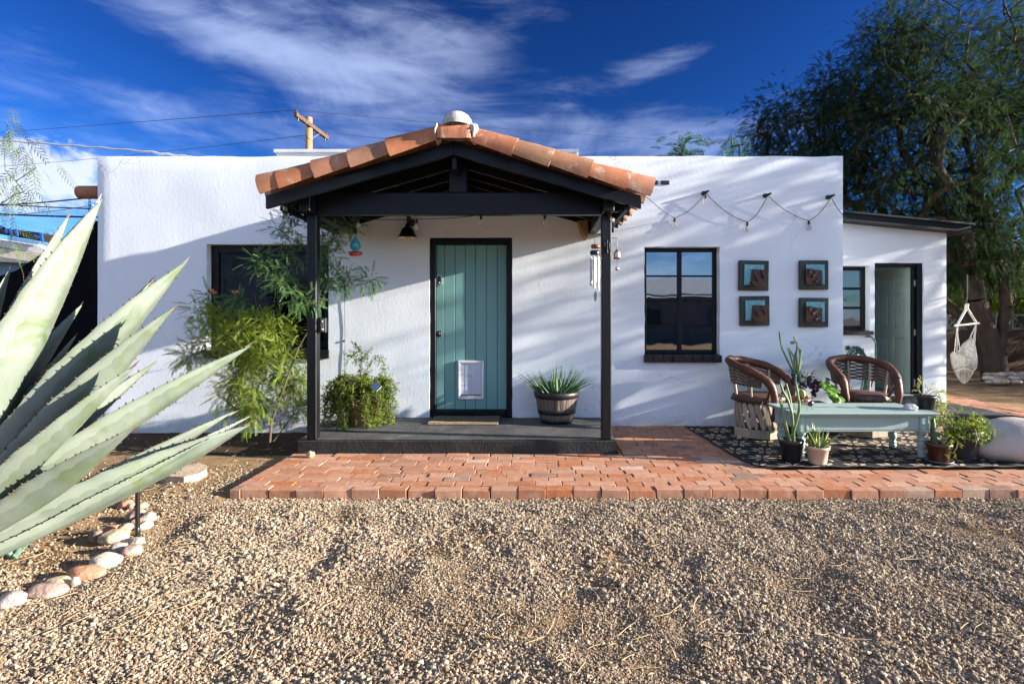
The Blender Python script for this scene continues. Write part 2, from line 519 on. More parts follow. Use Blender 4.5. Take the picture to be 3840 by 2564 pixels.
def ground():
    xs = np.concatenate([[-400, -120, -40, -15], np.arange(-8, 8.01, .08), [15, 40, 120, 400]])
    ys = np.concatenate([[-400, -120, -30, -8, -2], np.arange(.5, 6.01, .06), np.arange(6.2, 14, .4), [18, 30, 60, 140, 400]])
    V = [(x, y, gz(x, y) if -9 < x < 9 and 0 < y < 8 else -.05) for y in ys for x in xs]
    nx = len(xs)
    Fc = [(j * nx + i, j * nx + i + 1, (j + 1) * nx + i + 1, (j + 1) * nx + i) for j in range(len(ys) - 1) for i in range(nx - 1)]
    m = pm('desert_soil', (.17, .105, .055), .95, .35, 5, .5, 60, spec=.15, col2=(.36, .235, .125), bdist=.02, dirt=((.07, .045, .028), 1.3, .56, .16))
    me = np_mesh('ground', V, Fc, m)
    me.polygons.foreach_set('use_smooth', [True] * len(me.polygons))
    return kind(mesh_obj('ground', me), 'structure')
ground()

# dark planted bed along the wall under the shrub
V, nx, ny = [], 40, 16
for j in range(ny + 1):
    for i in range(nx + 1):
        x = -5.3 + 3.12 * i / nx; y = 4.98 + .98 * j / ny + (.10 * mnoise.noise(Vector((x * 1.7, 3, 0))) if j == 0 else 0)
        V.append((x, y, gz(x, y) + .004 + (.018 * abs(mnoise.noise(Vector((x * 5, y * 5, 1)))) if j else -.006)))
w = nx + 1
kind(MB().add(V, [(j * w + i, j * w + i + 1, (j + 1) * w + i + 1, (j + 1) * w + i) for j in range(ny) for i in range(nx)], 0, True).build('soil_bed', pm('dark_mulch', (.030, .020, .014), .95, .6, 30, .9, 80, spec=.1, col2=(.085, .058, .038), bdist=.015)), 'structure')
# ------------------------------------------------------------------ brick paths
def brick_mesh(i, lx=.200, ly=.0975, lz=.057):
    rr = random.Random(100 + i)
    bm = bmesh.new()
    bmesh.ops.create_cube(bm, size=1)
    for v in bm.verts:
        v.co = Vector((v.co.x * (lx + rr.uniform(-.004, .002)), v.co.y * (ly + rr.uniform(-.003, .0015)), (v.co.z - .5) * lz))
        v.co += Vector((rr.uniform(-.0025, .0025), rr.uniform(-.002, .002), rr.uniform(-.001, .001)))
    top = [e for e in bm.edges if all(v.co.z > -.02 for v in e.verts)]
    side = [e for e in bm.edges if abs(e.verts[0].co.z - e.verts[1].co.z) > .03]
    bmesh.ops.bevel(bm, geom=top + side, offset=.0032, segments=1, affect='EDGES')
    me = bpy.data.meshes.new('brick'); bm.to_mesh(me); bm.free()
    return me
BRICK = pm('red_brick', (.4, .2, .12), .85, .16, 22, .5, 120, spec=.25, bdist=.003,
           randramp=[(0, (0.339, 0.139, 0.072)), (.14, (0.446, 0.220, 0.133)), (.3, (0.360, 0.172, 0.105)), (.45, (0.477, 0.263, 0.174)), (.6, (0.407, 0.191, 0.111)),
                     (.74, (0.393, 0.141, 0.060)), (.86, (0.447, 0.239, 0.152)), (.95, (0.258, 0.145, 0.103)), (1, (0.561, 0.401, 0.296))],
           dirt=((.47, .34, .25), 9.0, .54, .25))
BM = [brick_mesh(i) for i in range(8)]
for me in BM: me.materials.append(BRICK)

def slope(y):
    return .0 if y < 4.9 else .034 * (y - 4.9) / 1.07

bed = MB()
bed.box(-2.215, 5.2, 3.87, 4.90, -.085, -.022)
bed.add([(.84, 4.9, -.022), (3.61, 4.9, -.022), (3.61, 6.0, .012), (.84, 6.0, .012), (5.2, 4.9, -.03), (5.2, 6.5, -.03), (3.61, 6.5, -.03)],
        [(0, 1, 2, 3), (1, 4, 5, 6)])
SAND = pm('joint_sand', (.30, .20, .13), .95, .3, 30, .4, 150, spec=.1)
path = kind(bed.build('brick_path', SAND), 'structure')
rows = []
rr = random.Random(3)
PITCH, LEN = .1025, .2055
for r in range(21):
    yc = 3.83 + PITCH * (r + .5)
    if r < 10:
        x0, x1 = -2.225 - (0 if r % 2 else .0), (5.1 if r < 5 else 1.98)
        if r >= 8: x0 = -2.225
    else:
        x0, x1 = .865, 2.0
    off = 0 if r == 0 else rr.choice((0, .5, .35, .62)) * LEN + (r % 2) * .5 * LEN
    lead = off % LEN
    x = x0
    first = True
    while x < x1:
        l = LEN
        if first and r == 0: l = .075
        elif first and lead > .05: l = lead
        first = False
        rows.append((x + l / 2, yc, l, r)); x += l
rows.sort(key=lambda t: (t[0] > 4.35, t[3]))
def place_brick(x, y, l, parent, i, sz=1.0):
    o = bpy.data.objects.new('brick', BM[i % 8])
    COL.objects.link(o)
    o.parent = parent
    dz = rr.uniform(-.0035, .0035) + slope(y) - (.006 * abs(mnoise.noise(Vector((x * .8, 0, 0)))) if y < 3.95 else 0) \
        + .008 * mnoise.noise(Vector((x * .7, y * .7, 2)))
    o.location = (x + rr.uniform(-.003, .003), y + (rr.uniform(-.009, .004) if y < 3.95 else rr.uniform(-.003, .003)), dz)
    o.rotation_euler = (rr.gauss(0, .008), rr.gauss(0, .008), rr.gauss(0, .010))
    o.scale = (l / LEN * sz, sz, 1.35 if y < 3.95 else 1)
    return o
for i, (x, y, l, r) in enumerate(rows[:300]):
    place_brick(x, y, l, path, i)
mb = MB()
for i, (x, y, l, r) in enumerate(rows[300:]):
    mb.cbox(x - l / 2 + .003, x + l / 2 - .003, y - .048, y + .048, slope(y) - .05, slope(y) + rr.uniform(-.003, .003), .003)
if mb.v: kind(mb.build('brick_paving', BRICK, path), 'stuff')
print('bricks', len(rows))

# brick path beside the annex
bed = MB().box(6.25, 6.98, 6.2, 9.6, -.1, -.022)
spath = kind(bed.build('side_path', SAND), 'structure')
i = 0
for a in range(7):
    for b in range(16):
        x = 6.30 + a * PITCH; y = 6.3 + (b + (a % 2) * .5) * LEN
        o = bpy.data.objects.new('brick', BM[i % 8]); i += 1
        COL.objects.link(o); o.parent = spath
        o.location = (x, y, rr.uniform(-.006, .006)); o.rotation_euler = (rr.gauss(0, .01), rr.gauss(0, .01), math.pi / 2 + rr.gauss(0, .012))

# ------------------------------------------------------------------ porch slab and annex step
CONCT = pm('worn_concrete', (.040, .041, .042), .7, .45, 3.0, .5, 35, spec=.35, col2=(.115, .113, .108), dirt=((.20, .175, .14), 2.6, .60, .2), bdist=.01)
CONC = pm('black_concrete', (.010, .010, .011), .62, .45, 3.5, .5, 35, spec=.35, col2=(.028, .028, .028), dirt=((.13, .11, .085), 2.6, .60, .2), bdist=.01)
def slab(name, x0, x1, y0, y1, z0, z1, seed, mat=CONC):
    nx, ny = max(3, int((x1 - x0) / .08)), max(3, int((y1 - y0) / .08))
    bm = bmesh.new()
    bmesh.ops.create_cube(bm, size=1)
    for v in bm.verts:
        v.co = Vector((x0 if v.co.x < 0 else x1, y0 if v.co.y < 0 else y1, z0 if v.co.z < 0 else z1))
    bmesh.ops.bevel(bm, geom=[e for e in bm.edges if e.verts[0].co.z > z0 + .01 or e.verts[1].co.z > z0 + .01], offset=.012, segments=2, affect='EDGES')
    bmesh.ops.subdivide_edges(bm, edges=[e for e in bm.edges if abs(e.verts[0].co.x - e.verts[1].co.x) > .5], cuts=30, use_grid_fill=True)
    for v in bm.verts:
        n = mnoise.noise_vector(v.co * 5 + Vector((seed, 0, 0)))
        v.co += Vector((0, n.y * .005, n.z * .004))
    me = bpy.data.meshes.new(name); bm.to_mesh(me); bm.free()
    me.materials.append(mat); me.materials.append(CONCT)
    for q in me.polygons: q.material_index = 1 if q.normal.z > .6 else 0
    return kind(mesh_obj(name, me), 'structure')
slab('porch_slab', W(1112, 0, 4.85).x, W(2313, 0, 4.85).x, 4.85, 5.965, -.03, .131, 1)
slab('annex_step', 3.63, 6.22, 6.57, 7.69, -.12, .03, 5)
slab('annex_step', 6.22, 9.5, 6.25, 6.62, -.12, .02, 8)

# ================================================================== THE HOUSE
house = thing('house', 'white stucco house with flat roof and black trimmed windows behind the porch', 'house', (-.7, YW, 0))
DX0, DX1, DZ0, DZ1 = wx(1611), wx(1921), .125, wz(891)
L0, L1, LZ0, LZ1 = wx(774), wx(1232), wz(1344), wz(916)
R0, R1, RZ0, RZ1 = wx(2417), wx(2699), wz(1359), wz(925.5)
HX0, HX1, HZ = wx(362), wx(3164), wz(585)

def wall_with_holes(x0, x1, z0, z1, holes, y, thick, seed=0, step=.09, topwob=.012):
    def cuts(a, b, extra):
        c = sorted(set([a, b] + [e for e in extra if a < e < b]))
        out = []
        for p, q in zip(c, c[1:]):
            n = max(1, int(round((q - p) / step)))
            out += [p + (q - p) * i / n for i in range(n)]
        return out + [b]
    X = cuts(x0, x1, [h[0] for h in holes] + [h[1] for h in holes])
    Z = cuts(z0, z1, [h[2] for h in holes] + [h[3] for h in holes])
    bm = bmesh.new()
    def wob(x, z):
        n = mnoise.noise(Vector((x * 1.4 + seed, z * 1.4, 0))) * .007 + mnoise.noise(Vector((x * 4.1 + seed, z * 4.1, 3))) * .0025
        e = min(z1 - z, x - x0, x1 - x)
        if e < .02: n += .016
        return n
    g = {}
    for i, x in enumerate(X):
        for j, z in enumerate(Z):
            inh = [h for h in holes if h[0] + 1e-4 < x < h[1] - 1e-4 and h[2] + 1e-4 < z < h[3] - 1e-4]
            if inh: continue
            zz = z
            if j == len(Z) - 1: zz = z + mnoise.noise(Vector((x * 2.3 + seed, 7, 0))) * topwob + mnoise.noise(Vector((x * 9 + seed, 2, 0))) * topwob * .35
            edge = any((abs(x - h[0]) < 1e-4 or abs(x - h[1]) < 1e-4 or abs(z - h[2]) < 1e-4 or abs(z - h[3]) < 1e-4) and
                       h[0] - 1e-4 <= x <= h[1] + 1e-4 and h[2] - 1e-4 <= z <= h[3] + 1e-4 for h in holes)
            dx = dz_ = 0
            if edge:
                dx = mnoise.noise(Vector((x * 9, z * 9, seed + 11))) * .008; dz_ = mnoise.noise(Vector((x * 9, z * 9, seed + 15))) * .006
            g[i, j] = bm.verts.new((x + dx, y + wob(x, z), zz + dz_))
    for i in range(len(X) - 1):
        for j in range(len(Z) - 1):
            xc, zc = (X[i] + X[i + 1]) / 2, (Z[j] + Z[j + 1]) / 2
            if any(h[0] < xc < h[1] and h[2] < zc < h[3] for h in holes): continue
            bm.faces.new((g[i, j], g[i + 1, j], g[i + 1, j + 1], g[i, j + 1]))
    bnd = [e for e in bm.edges if e.is_boundary]
    ext = bmesh.ops.extrude_edge_only(bm, edges=bnd)
    for v in [q for q in ext['geom'] if isinstance(q, bmesh.types.BMVert)]:
        v.co.y = y + thick
    bmesh.ops.recalc_face_normals(bm, faces=bm.faces)
    return bm
def bm_obj(name, bm, mat, parent, smooth_ang=None):
    o = ORG[parent]
    for v in bm.verts: v.co -= o
    me = bpy.data.meshes.new(name); bm.to_mesh(me); bm.free()
    me.materials.append(mat)
    for p in me.polygons: p.use_smooth = True
    try: me.set_sharp_from_angle(angle=R(38))
    except Exception: pass
    return mesh_obj(name, me, parent)

bm = wall_with_holes(HX0, HX1, -.05, HZ, [(DX0, DX1, -.2, DZ1), (L0, L1, LZ0, LZ1), (R0, R1, RZ0, RZ1)], YW, .22)
bm_obj('wall', bm, STUCCO, house)
mb = MB()                                             # side and back walls (plain stucco), parapet tops
mb.box(HX0 + .004, HX0 + .2, YW + .222, 11.0, -.05, HZ - .01)
mb.box(HX1 - .2, HX1 - .004, YW + .222, 11.0, -.05, HZ - .01)
mb.box(HX0 + .202, HX1 - .202, 10.8, 11.0, -.05, HZ - .01)
mb.build('side_wall', STUCCO, house)
mb = MB().box(HX0 + .203, HX1 - .203, YW + .223, 10.79, 2.78, 2.9)
mb.build('roof', pm('roof_coat', (.7, .7, .7), .8, .1, 2), house)
# raised curb on the flat roof, seen above the parapet
a, b = W(1038, 573, 7.4), W(2163, 573, 7.4)
mb = MB().box(a.x, b.x, 7.4, 8.9, 2.905, a.z).box(a.x - .03, b.x + .03, 7.37, 8.93, a.z + .001, W(0, 562, 7.4).z)
mb.build('roof_curb', pm('roof_metal', (.62, .62, .62), .5, .12, 3), house)
# interior: floor, partitions and back wall, so the panes look into rooms
INW = pm('room_wall', (.42, .40, .37), .9, .1, 2)
mb = MB().box(HX0 + .21, HX1 - .21, YW + .225, 10.75, -.04, .10)
mb.build('room_floor', pm('room_floor', (.12, .07, .045), .5, .3, 6), house)
mb = MB().box(HX0 + .21, HX1 - .21, 8.9, 9.0, .101, 2.77)
mb.box(-1.75, -1.65, YW + .23, 8.89, .101, 2.77).box(.5, .6, YW + .23, 8.89, .101, 2.77)
mb.build('room_wall', INW, house)
# kitchen seen through the right window
mb = MB().box(1.0, 3.3, 8.25, 8.88, .101, .98).box(1.0, 3.3, 8.22, 8.89, .982, 1.02, 1)
for i in range(4): mb.box(1.02 + i * .57, 1.56 + i * .57, 8.235, 8.249, .16, .93, 2)
mb.build('kitchen_counter', [pm('cupboard', (.5, .5, .48), .5, .05, 3), pm('worktop', (.03, .03, .03), .3, .2, 8), pm('cupboard_door', (.6, .6, .58), .5, .05, 3)], house)
mb = MB()
for r in range(7):
    for c in range(14):
        x = 1.0 + c * .165 + (r % 2) * .08
        mb.box(x, x + .16, 8.885, 8.899, 1.03 + r * .085, 1.11 + r * .085)
mb.build('splashback', pm('subway_tile', (.55, .56, .55), .25, .06, 3), house)
def curtain(name, x0, x1, y, z0, z1, mat, slant=0.0):
    n = 40
    mb = MB(); V = []
    for j in range(6):
        t = j / 5
        for i in range(n + 1):
            u = i / n
            x = x0 + (x1 - x0) * u * (1 - slant * t) + (x1 - x0) * slant * t * .6
            V.append((x, y + .03 * math.sin(u * 34 + t), z1 + (z0 - z1) * t))
    Fc = [(j * (n + 1) + i, j * (n + 1) + i + 1, (j + 1) * (n + 1) + i + 1, (j + 1) * (n + 1) + i) for j in range(5) for i in range(n)]
    mb.add(V, Fc, 0, True)
    return mb.build(name, mat, house)
curtain('curtain', 1.36, 1.80, 6.45, .3, 1.62, pm('navy_cloth', (.025, .035, .06), .9, .2, 5), -.5)
curtain('curtain', L0 - .1, L0 + .09, 6.32, .5, 2.3, pm('violet_cloth', (.06, .03, .30), .8, .2, 5))
curtain('curtain', L1 - .09, L1 + .1, 6.32, .5, 2.3, MATS['violet_cloth'])

# ---- front door
door = None
YD = YW + .075
mb = MB()
fw = .068
mb.cbox(DX0, DX0 + fw, YW + .012, YW + .14, .132, DZ1 - .004, .006)
mb.cbox(DX1 - fw, DX1, YW + .012, YW + .14, .132, DZ1 - .004, .006)
mb.cbox(DX0 + fw + .001, DX1 - fw - .001, YW + .012, YW + .14, DZ1 - fw, DZ1 - .004, .006)
mb.cbox(DX0 + fw + .001, DX1 - fw - .001, YW - .012, YW + .14, .132, .205, .012)
door = mb.build('door', BLACKP, house)               # black frame and threshold carry the leaf
TEAL = pm('teal_paint', (.155, .345, .33), .5, .10, 4, .18, 60, col2=(.19, .385, .365), stretch=(1, 1, .15), bdist=.002, dirt=((.22, .36, .34), 1.5, .58, .25))
px_ = [1633, 1667, 1706, 1745, 1783, 1824, 1865, 1902]
kd = YD / F
edges = [(p - CX) * kd for p in px_]
PX0, PX1 = (1718 - CX) * kd, (1814 - CX) * kd
PZ0, PZ1 = H + (CY - 1496) * kd, H + (CY - 1351) * kd
for a, b in zip(edges, edges[1:]):
    mb = MB()
    z0, z1 = .210, DZ1 - fw - .006
    if b > PX0 + .02 and a < PX1 - .02:
        x0, x1 = a + .0025, b - .0025
        mb.cbox(x0, x1, YD, YD + .035, z0, PZ0 + .01, .004)
        mb.cbox(x0, x1, YD, YD + .035, PZ1 - .01, z1, .004)
        # strips beside the pet flap
        if x0 < PX0: mb.cbox(x0, PX0 + .01, YD, YD + .035, PZ0 + .0105, PZ1 - .0105, .003)
        if x1 > PX1: mb.cbox(PX1 - .01, x1, YD, YD + .035, PZ0 + .0105, PZ1 - .0105, .003)
    else:
        mb.cbox(a + .0025, b - .0025, YD, YD + .035, z0, z1, .004)
    mb.build('plank', TEAL, door)
mb = MB().box(edges[0], PX0 + .01, YD + .022, YD + .045, .208, DZ1 - fw - .004).box(PX1 - .01, edges[-1], YD + .022, YD + .045, .208, DZ1 - fw - .004)
mb.box(PX0 + .011, PX1 - .011, YD + .022, YD + .045, .208, PZ0 + .01).box(PX0 + .011, PX1 - .011, YD + .022, YD + .045, PZ1 - .01, DZ1 - fw - .004)
mb.build('door_leaf', TEAL, door)
WHITEP = pm('white_plastic', (.74, .75, .77), .4, .04, 4)
mb = MB()
w_ = .026
mb.cbox(PX0, PX0 + w_, YD - .022, YD, PZ0, PZ1, .005).cbox(PX1 - w_, PX1, YD - .022, YD, PZ0, PZ1, .005)
mb.cbox(PX0 + w_, PX1 - w_, YD - .022, YD, PZ0, PZ0 + .038, .005).cbox(PX0 + w_, PX1 - w_, YD - .022, YD, PZ1 - .032, PZ1, .005)
mb.build('pet_door_frame', WHITEP, door)
mb = MB()
fx0, fx1, fz0, fz1 = PX0 + w_ + .004, PX1 - w_ - .004, PZ0 + .044, PZ1 - .036
mb.box(fx0, fx1, YD - .006, YD - .002, fz0, fz1)
for i in range(1, 4):
    x = fx0 + (fx1 - fx0) * i / 4; mb.box(x - .001, x + .001, YD - .0085, YD - .0061, fz0, fz1, 1)
for i in range(1, 6):
    z = fz0 + (fz1 - fz0) * i / 6; mb.box(fx0, fx1, YD - .0092, YD - .0064, z - .001, z + .001, 1)
mb.box(fx0, fx1, YD - .012, YD - .0065, fz0, fz0 + .012, 2)
xm, zm = (fx0 + fx1) / 2, fz0 + (fz1 - fz0) * .62
mb.lathe([(.0, -.0105), (.018, -.0105), (.018, -.0062)], (xm, YD, zm), 12, 1, axis='y')
mb.build('pet_door_flap', [pm('frosted_flap', (.60, .64, .74), .25, .06, 5), pm('flap_grid', (.48, .52, .62), .4, .05, 5), pm('flap_weight', (.22, .19, .14), .5, .1, 5)], door)
LOCKB = pm('lock_black', (.012, .012, .014), .3, .2, 20)
kx = lambda p: (p - CX) * kd
kz = lambda p: H + (CY - p) * kd
mb = MB()
def pill(mb, x, y0, y1, z0, z1, r, mi=0, n=10):
    pts = []
    for i in range(n + 1): a = math.pi * i / n; pts.append((x + r * math.cos(a), z1 - r + r * math.sin(a)))
    for i in range(n + 1): a = math.pi + math.pi * i / n; pts.append((x + r * math.cos(a), z0 + r + r * math.sin(a)))
    mb.prism(pts, y0, y1, mi)
pill(mb, kx(1648), YD - .024, YD, kz(1072), kz(1031), .031, 1)
pill(mb, kx(1648), YD - .030, YD - .0245, kz(1068), kz(1035), .023, 0)
mb.lathe([(0, -.036), (.011, -.036), (.012, -.0305)], (kx(1648), YD, kz(1061)), 14, 1, axis='y')
mb.lathe([(0, -.034), (.006, -.034), (.006, -.0305)], (kx(1648), YD, kz(1042)), 10, 0, axis='y')
mb.build('door_lock', [LOCKB, pm('lock_steel', (.45, .47, .5), .3, .1, 10, metal=.8)], door)
mb = MB().cbox(kx(1635), kx(1657), YD - .014, YD, kz(1262), kz(1241), .006)
mb.lathe([(.0, -.062), (.022, -.060), (.027, -.048), (.022, -.036), (.012, -.030), (.012, -.0145)], (kx(1646), YD, kz(1251)), 16, 0, axis='y')
mb.build('handle', LOCKB, door)

# ---- windows
def window(name, x0, x1, z0, z1, y, ncol, nrow, glass, sillz, frame_w, mull, muntin, parent=house, label=None, sill_bricks=8):
    """black steel window set back in the wall: frame with glazing bars, panes as parts, brick sill"""
    mb = MB()
    fw = frame_w
    yb = y + .05
    mb.cbox(x0, x0 + fw, y, yb, z0, z1, .005).cbox(x1 - fw, x1, y, yb, z0, z1, .005)
    mb.cbox(x0 + fw + .001, x1 - fw - .001, y, yb, z1 - fw, z1, .005).cbox(x0 + fw + .001, x1 - fw - .001, y, yb, z0, z0 + fw, .005)
    ix0, ix1, iz0, iz1 = x0 + fw, x1 - fw, z0 + fw, z1 - fw
    cw = (ix1 - ix0 - mull * (ncol - 1)) / ncol
    ch = (iz1 - iz0 - muntin * (nrow - 1)) / nrow
    for c in range(1, ncol):
        xa = ix0 + c * cw + (c - 1) * mull
        mb.cbox(xa, xa + mull, y + .002, yb - .002, iz0 + .001, iz1 - .001, .005)
    for c in range(ncol):
        xa = ix0 + c * (cw + mull)
        for r in range(1, nrow):
            za = iz0 + r * ch + (r - 1) * muntin
            mb.cbox(xa + .001, xa + cw - .001, y + .008, yb - .008, za, za + muntin, .004)
    w = mb.build(name, BLACKP, parent)
    if label: w['label'] = label
    for c in range(ncol):
        for r in range(nrow):
            xa = ix0 + c * (cw + mull); za = iz0 + r * (ch + muntin)
            MB().box(xa + .002, xa + cw - .002, y + .024, y + .028, za + .002, za + ch - .002).build('pane', glass, w)
    return w
GL_R = glass_mat('window_glass', .24)
GL_L = glass_mat('dark_glass', .0, (.35, .4, .8), .4, 1.28)
YR = YW + .095
sc_ = YR / YW
rz0 = wz(1327)
wr = window('window', R0 + .002, R1 - .002, rz0, RZ1 - .004, YR, 2, 4, GL_R, RZ0, .042, .050, .018, label='black steel window of eight panes beside the four wall plaques')
def sill(w, x0, x1, z0, z1, y, n, mat):
    for i in range(n):
        a = x0 + (x1 - x0) * i / n; b = x0 + (x1 - x0) * (i + 1) / n
        d = random.uniform(-.004, .004)
        m = MB()
        v = [(a + .003, y + d, z0), (b - .003, y + d, z0), (b - .003, y + .14, z0), (a + .003, y + .14, z0),
             (a + .003, y + d, z1 - .014), (b - .003, y + d, z1 - .014), (b - .003, y + .14, z1), (a + .003, y + .14, z1)]
        m.add(v, [(0, 3, 2, 1), (4, 5, 6, 7), (0, 1, 5, 4), (1, 2, 6, 5), (2, 3, 7, 6), (3, 0, 4, 7)])
        m.build('sill_brick', mat, w)
SILLM = pm('black_brick', (.007, .008, .010), .5, .4, 14, .7, 60, spec=.3, bdist=.006)
sill(wr, R0 - .012, R1 + .012, RZ0 + .003, rz0 - .002, YW - .045, 8, SILLM)
lz0 = wz(1308)
wl = window('window', L0 + .002, L1 - .002, lz0, LZ1 - .004, YW + .085, 1, 1, GL_L, LZ0, .085, .05, .02, label='large dark picture window behind the feathery shrub')
sill(wl, L0 - .012, L1 + .012, LZ0 + .003, lz0 - .002, YW - .035, 13, SILLM)

# ---- small things fixed in the wall
mb = MB()
for (a, b) in ((2444, 2468), (2478, 2510)):
    mb.cbox(wx(a), wx(b), YW - .012, YW + .03, wz(693), wz(678), .004)
mb.build('vent_slot', LOCKB, house)
mb = MB().prism([(wx(2163), wz(838)), (wx(2199), wz(836)), (wx(2199), wz(893)), (wx(2194), wz(902)), (wx(2178), wz(882))], YW - .17, YW + .01)
mb.build('corbel', pm('raw_wood', (.28, .17, .08), .8, .3, 12, .3, 30, stretch=(1, 1, .3)), house)
# canale: clay roof spout poking out of the left side, with a rain chain
TERRA = pm('terracotta', (.42, .16, .075), .72, .22, 5, .3, 45, spec=.35, bdist=.004, dirt=((.44, .33, .25), 7.5, .55, .14),
           randramp=[(0, (.36, .11, .045)), (.2, (.25, .135, .075)), (.4, (.40, .135, .055)), (.6, (.29, .165, .10)), (.8, (.35, .165, .095)), (1, (.31, .105, .05))])
CANC = W(330, 722, 6.17)
spout = thing('roof_spout', 'brown clay roof spout with hook chain poking from the wall corner at the left', 'roof spout', (CANC.x, CANC.y, CANC.z))
x0, x1 = W(299, 0, 6.17).x, HX0 + .1
rad = 43 * 6.17 / F / 2 * 1.14
pr = [(rad, 0.0), (rad, x1 - x0), (rad - .016, x1 - x0), (rad - .016, 0.0), (rad, 0.0)]
MB().lathe(pr, (x0, 6.17, CANC.z), 22, axis='x').build('spout', TERRA, spout)
mb = MB()
for i in range(7):
    c = Vector((W(336, 0, 6.17).x, 6.17, CANC.z - rad - .02 - i * .036))
    pts = [c + (Vector((math.cos(a) * .012, 0, math.sin(a) * .022)) if i % 2 else Vector((0, math.cos(a) * .012, math.sin(a) * .022))) for a in np.linspace(0, 2 * math.pi, 9)]
    mb.tube(pts, .0035, 5, caps=False)
mb.build('chain', LOCKB, spout)
# ================================================================== THE PORCH
PX, PYF = -.683, 4.58                                # ridge X, plane of the front barge boards
porch = thing('porch', 'black timber porch with clay tiled gable roof over the front door', 'porch', (PX, 4.9, .13))
XL, XR = -2.053, .712
for x in (XL, XR):
    mb = MB().cbox(x - .046, x + .046, 4.85, 4.942, .132, 2.238, .008)
    p = mb.build('post', pm('black_post', (.006, .007, .009), .40, .4, 6, .55, 22, spec=.3, stretch=(1, 1, .12), bdist=.006, dirt=((.16, .13, .10), 7, .70, .05)), porch)
# small cactus emblem nailed on the right post
cz = W(0, 905, 4.85).z
mb = MB()
y0, y1 = 4.834, 4.8485
mb.cbox(.712 - .009, .712 + .009, y0, y1, cz - .115, cz + .012, .004)
for s, zb, zt in ((-1, cz - .05, cz - .005), (1, cz - .07, cz - .01)):
    mb.cbox(.712 + s * .0095, .712 + s * .031, y0 + .001, y1, zb - .010, zb + .004, .003)
    mb.cbox(.712 + s * .022 - .007, .712 + s * .022 + .007, y0, y1 - .001, zb + .0045, zt, .004)
mb.build('cactus_emblem', BLACKP, porch)
# side beams lying on the posts, their ends poking out in front
for x in (XL, XR):
    MB().cbox(x - .048, x + .048, 4.70, YW - .005, 2.24, 2.385, .006).build('side_beam', pm('black_beam_y', (.005, .007, .0105), .42, .35, 5, .3, 30, spec=.25, stretch=(1, .15, 1), bdist=.004), porch)
MB().cbox(XL + .049, XR - .049, 4.845, 4.935, 2.24, 2.445, .006).build('cross_beam', BLACKW, porch)
MB().cbox(PX - .085, PX + .085, 4.852, 4.93, 2.446, 2.72, .006).build('king_post', BLACKP, porch)
SL = .290
ZP = 2.812                                           # top of the rafters at the ridge
XE = 1.66                                            # half span to the eave
def rafter_pair(name, y0, y1, depth, span, drop=0.0, mat=BLACKW):
    for s in (-1, 1):
        a = (PX + s * .002, ZP - drop); e = (PX + s * span, ZP - drop - SL * span)
        poly = [a, e, (e[0], e[1] - depth * .92), (a[0], a[1] - depth)]
        if s > 0: poly = poly[::-1]
        MB().prism(poly, y0, y1).build(name, mat, porch)
rafter_pair('barge_board', PYF, PYF + .04, .10, XE)
for y in (4.95, 5.28, 5.61, 5.90):
    rafter_pair('rafter', y, y + .042, .095, XE - .03, .002)
MB().cbox(PX - .022, PX + .022, PYF + .042, YW - .005, 2.60, ZP - .11, .004).build('ridge_beam', BLACKP, porch)
# deck planks running front to back over the rafters
n = 10
for s in (-1, 1):
    for i in range(n):
        a, b = i * XE / n + .002, (i + 1) * XE / n - .003
        poly = [(PX + s * a, ZP - SL * a + .002), (PX + s * b, ZP - SL * b + .002), (PX + s * b, ZP - SL * b + .021), (PX + s * a, ZP - SL * a + .021)]
        if s < 0: poly = poly[::-1]
        MB().prism(poly, PYF + .002, YW - .006).build('deck_board', BLACKP, porch)
for s in (-1, 1):                                     # purlin under the eaves, close to the rafter tails
    x = PX + s * (XE - .12)
    MB().cbox(x - .018, x + .018, PYF + .045, YW - .008, ZP - SL * (XE - .12) - .135, ZP - SL * (XE - .12) - .098, .003).build('eave_purlin', BLACKP, porch)

# ---- clay barrel tiles
def barrel(L, r0, r1, th=.016, n=14, a0=-8, a1=188, vs=1.28, seed=0):
    """half barrel, axis along +X from the wide lower end (0) to the narrow upper end (L)"""
    mb = MB()
    rr = random.Random(seed)
    V = []
    ks = 9
    for (d, flip) in ((0, 1), (th, -1)):
        for k in range(ks):
            t = k / (ks - 1)
            r = r0 + (r1 - r0) * t - d
            for j in range(n + 1):
                a = R(a0 + (a1 - a0) * j / n)
                w = mnoise.noise(Vector((t * 2 + seed * 5, a * 1.3, seed))) * .006
                x = L * t + (rr.uniform(-.003, .003) + .007 * mnoise.noise(Vector((a * 2.2, seed * 3.3, 1))) if k in (0, ks - 1) else 0)
                V.append((x, -math.cos(a) * (r + w), math.sin(a) * (r + w) * vs))
    w = n + 1
    Fc = []
    for k in range(ks - 1):
        for j in range(n):
            q = (k * w + j, k * w + j + 1, (k + 1) * w + j + 1, (k + 1) * w + j)
            Fc.append(q); Fc.append(tuple(i + ks * w for i in q[::-1]))
    o = ks * w
    for j in range(n):
        Fc.append((j + 1, j, o + j, o + j + 1)); b = (ks - 1) * w
        Fc.append((b + j, b + j + 1, o + b + j + 1, o + b + j))
    for k in range(ks - 1):
        Fc.append((k * w, (k + 1) * w, o + (k + 1) * w, o + k * w)); e = n
        Fc.append(((k + 1) * w + e, k * w + e, o + k * w + e, o + (k + 1) * w + e))
    mb.add(V, Fc, 0, True)
    me = mb.mesh('roof_tile', TERRA)
    try: me.set_sharp_from_angle(angle=R(40))
    except Exception: pass
    return me
TILES = [barrel(.47, .142, .100, seed=i) for i in range(5)]
ang = math.atan(SL)
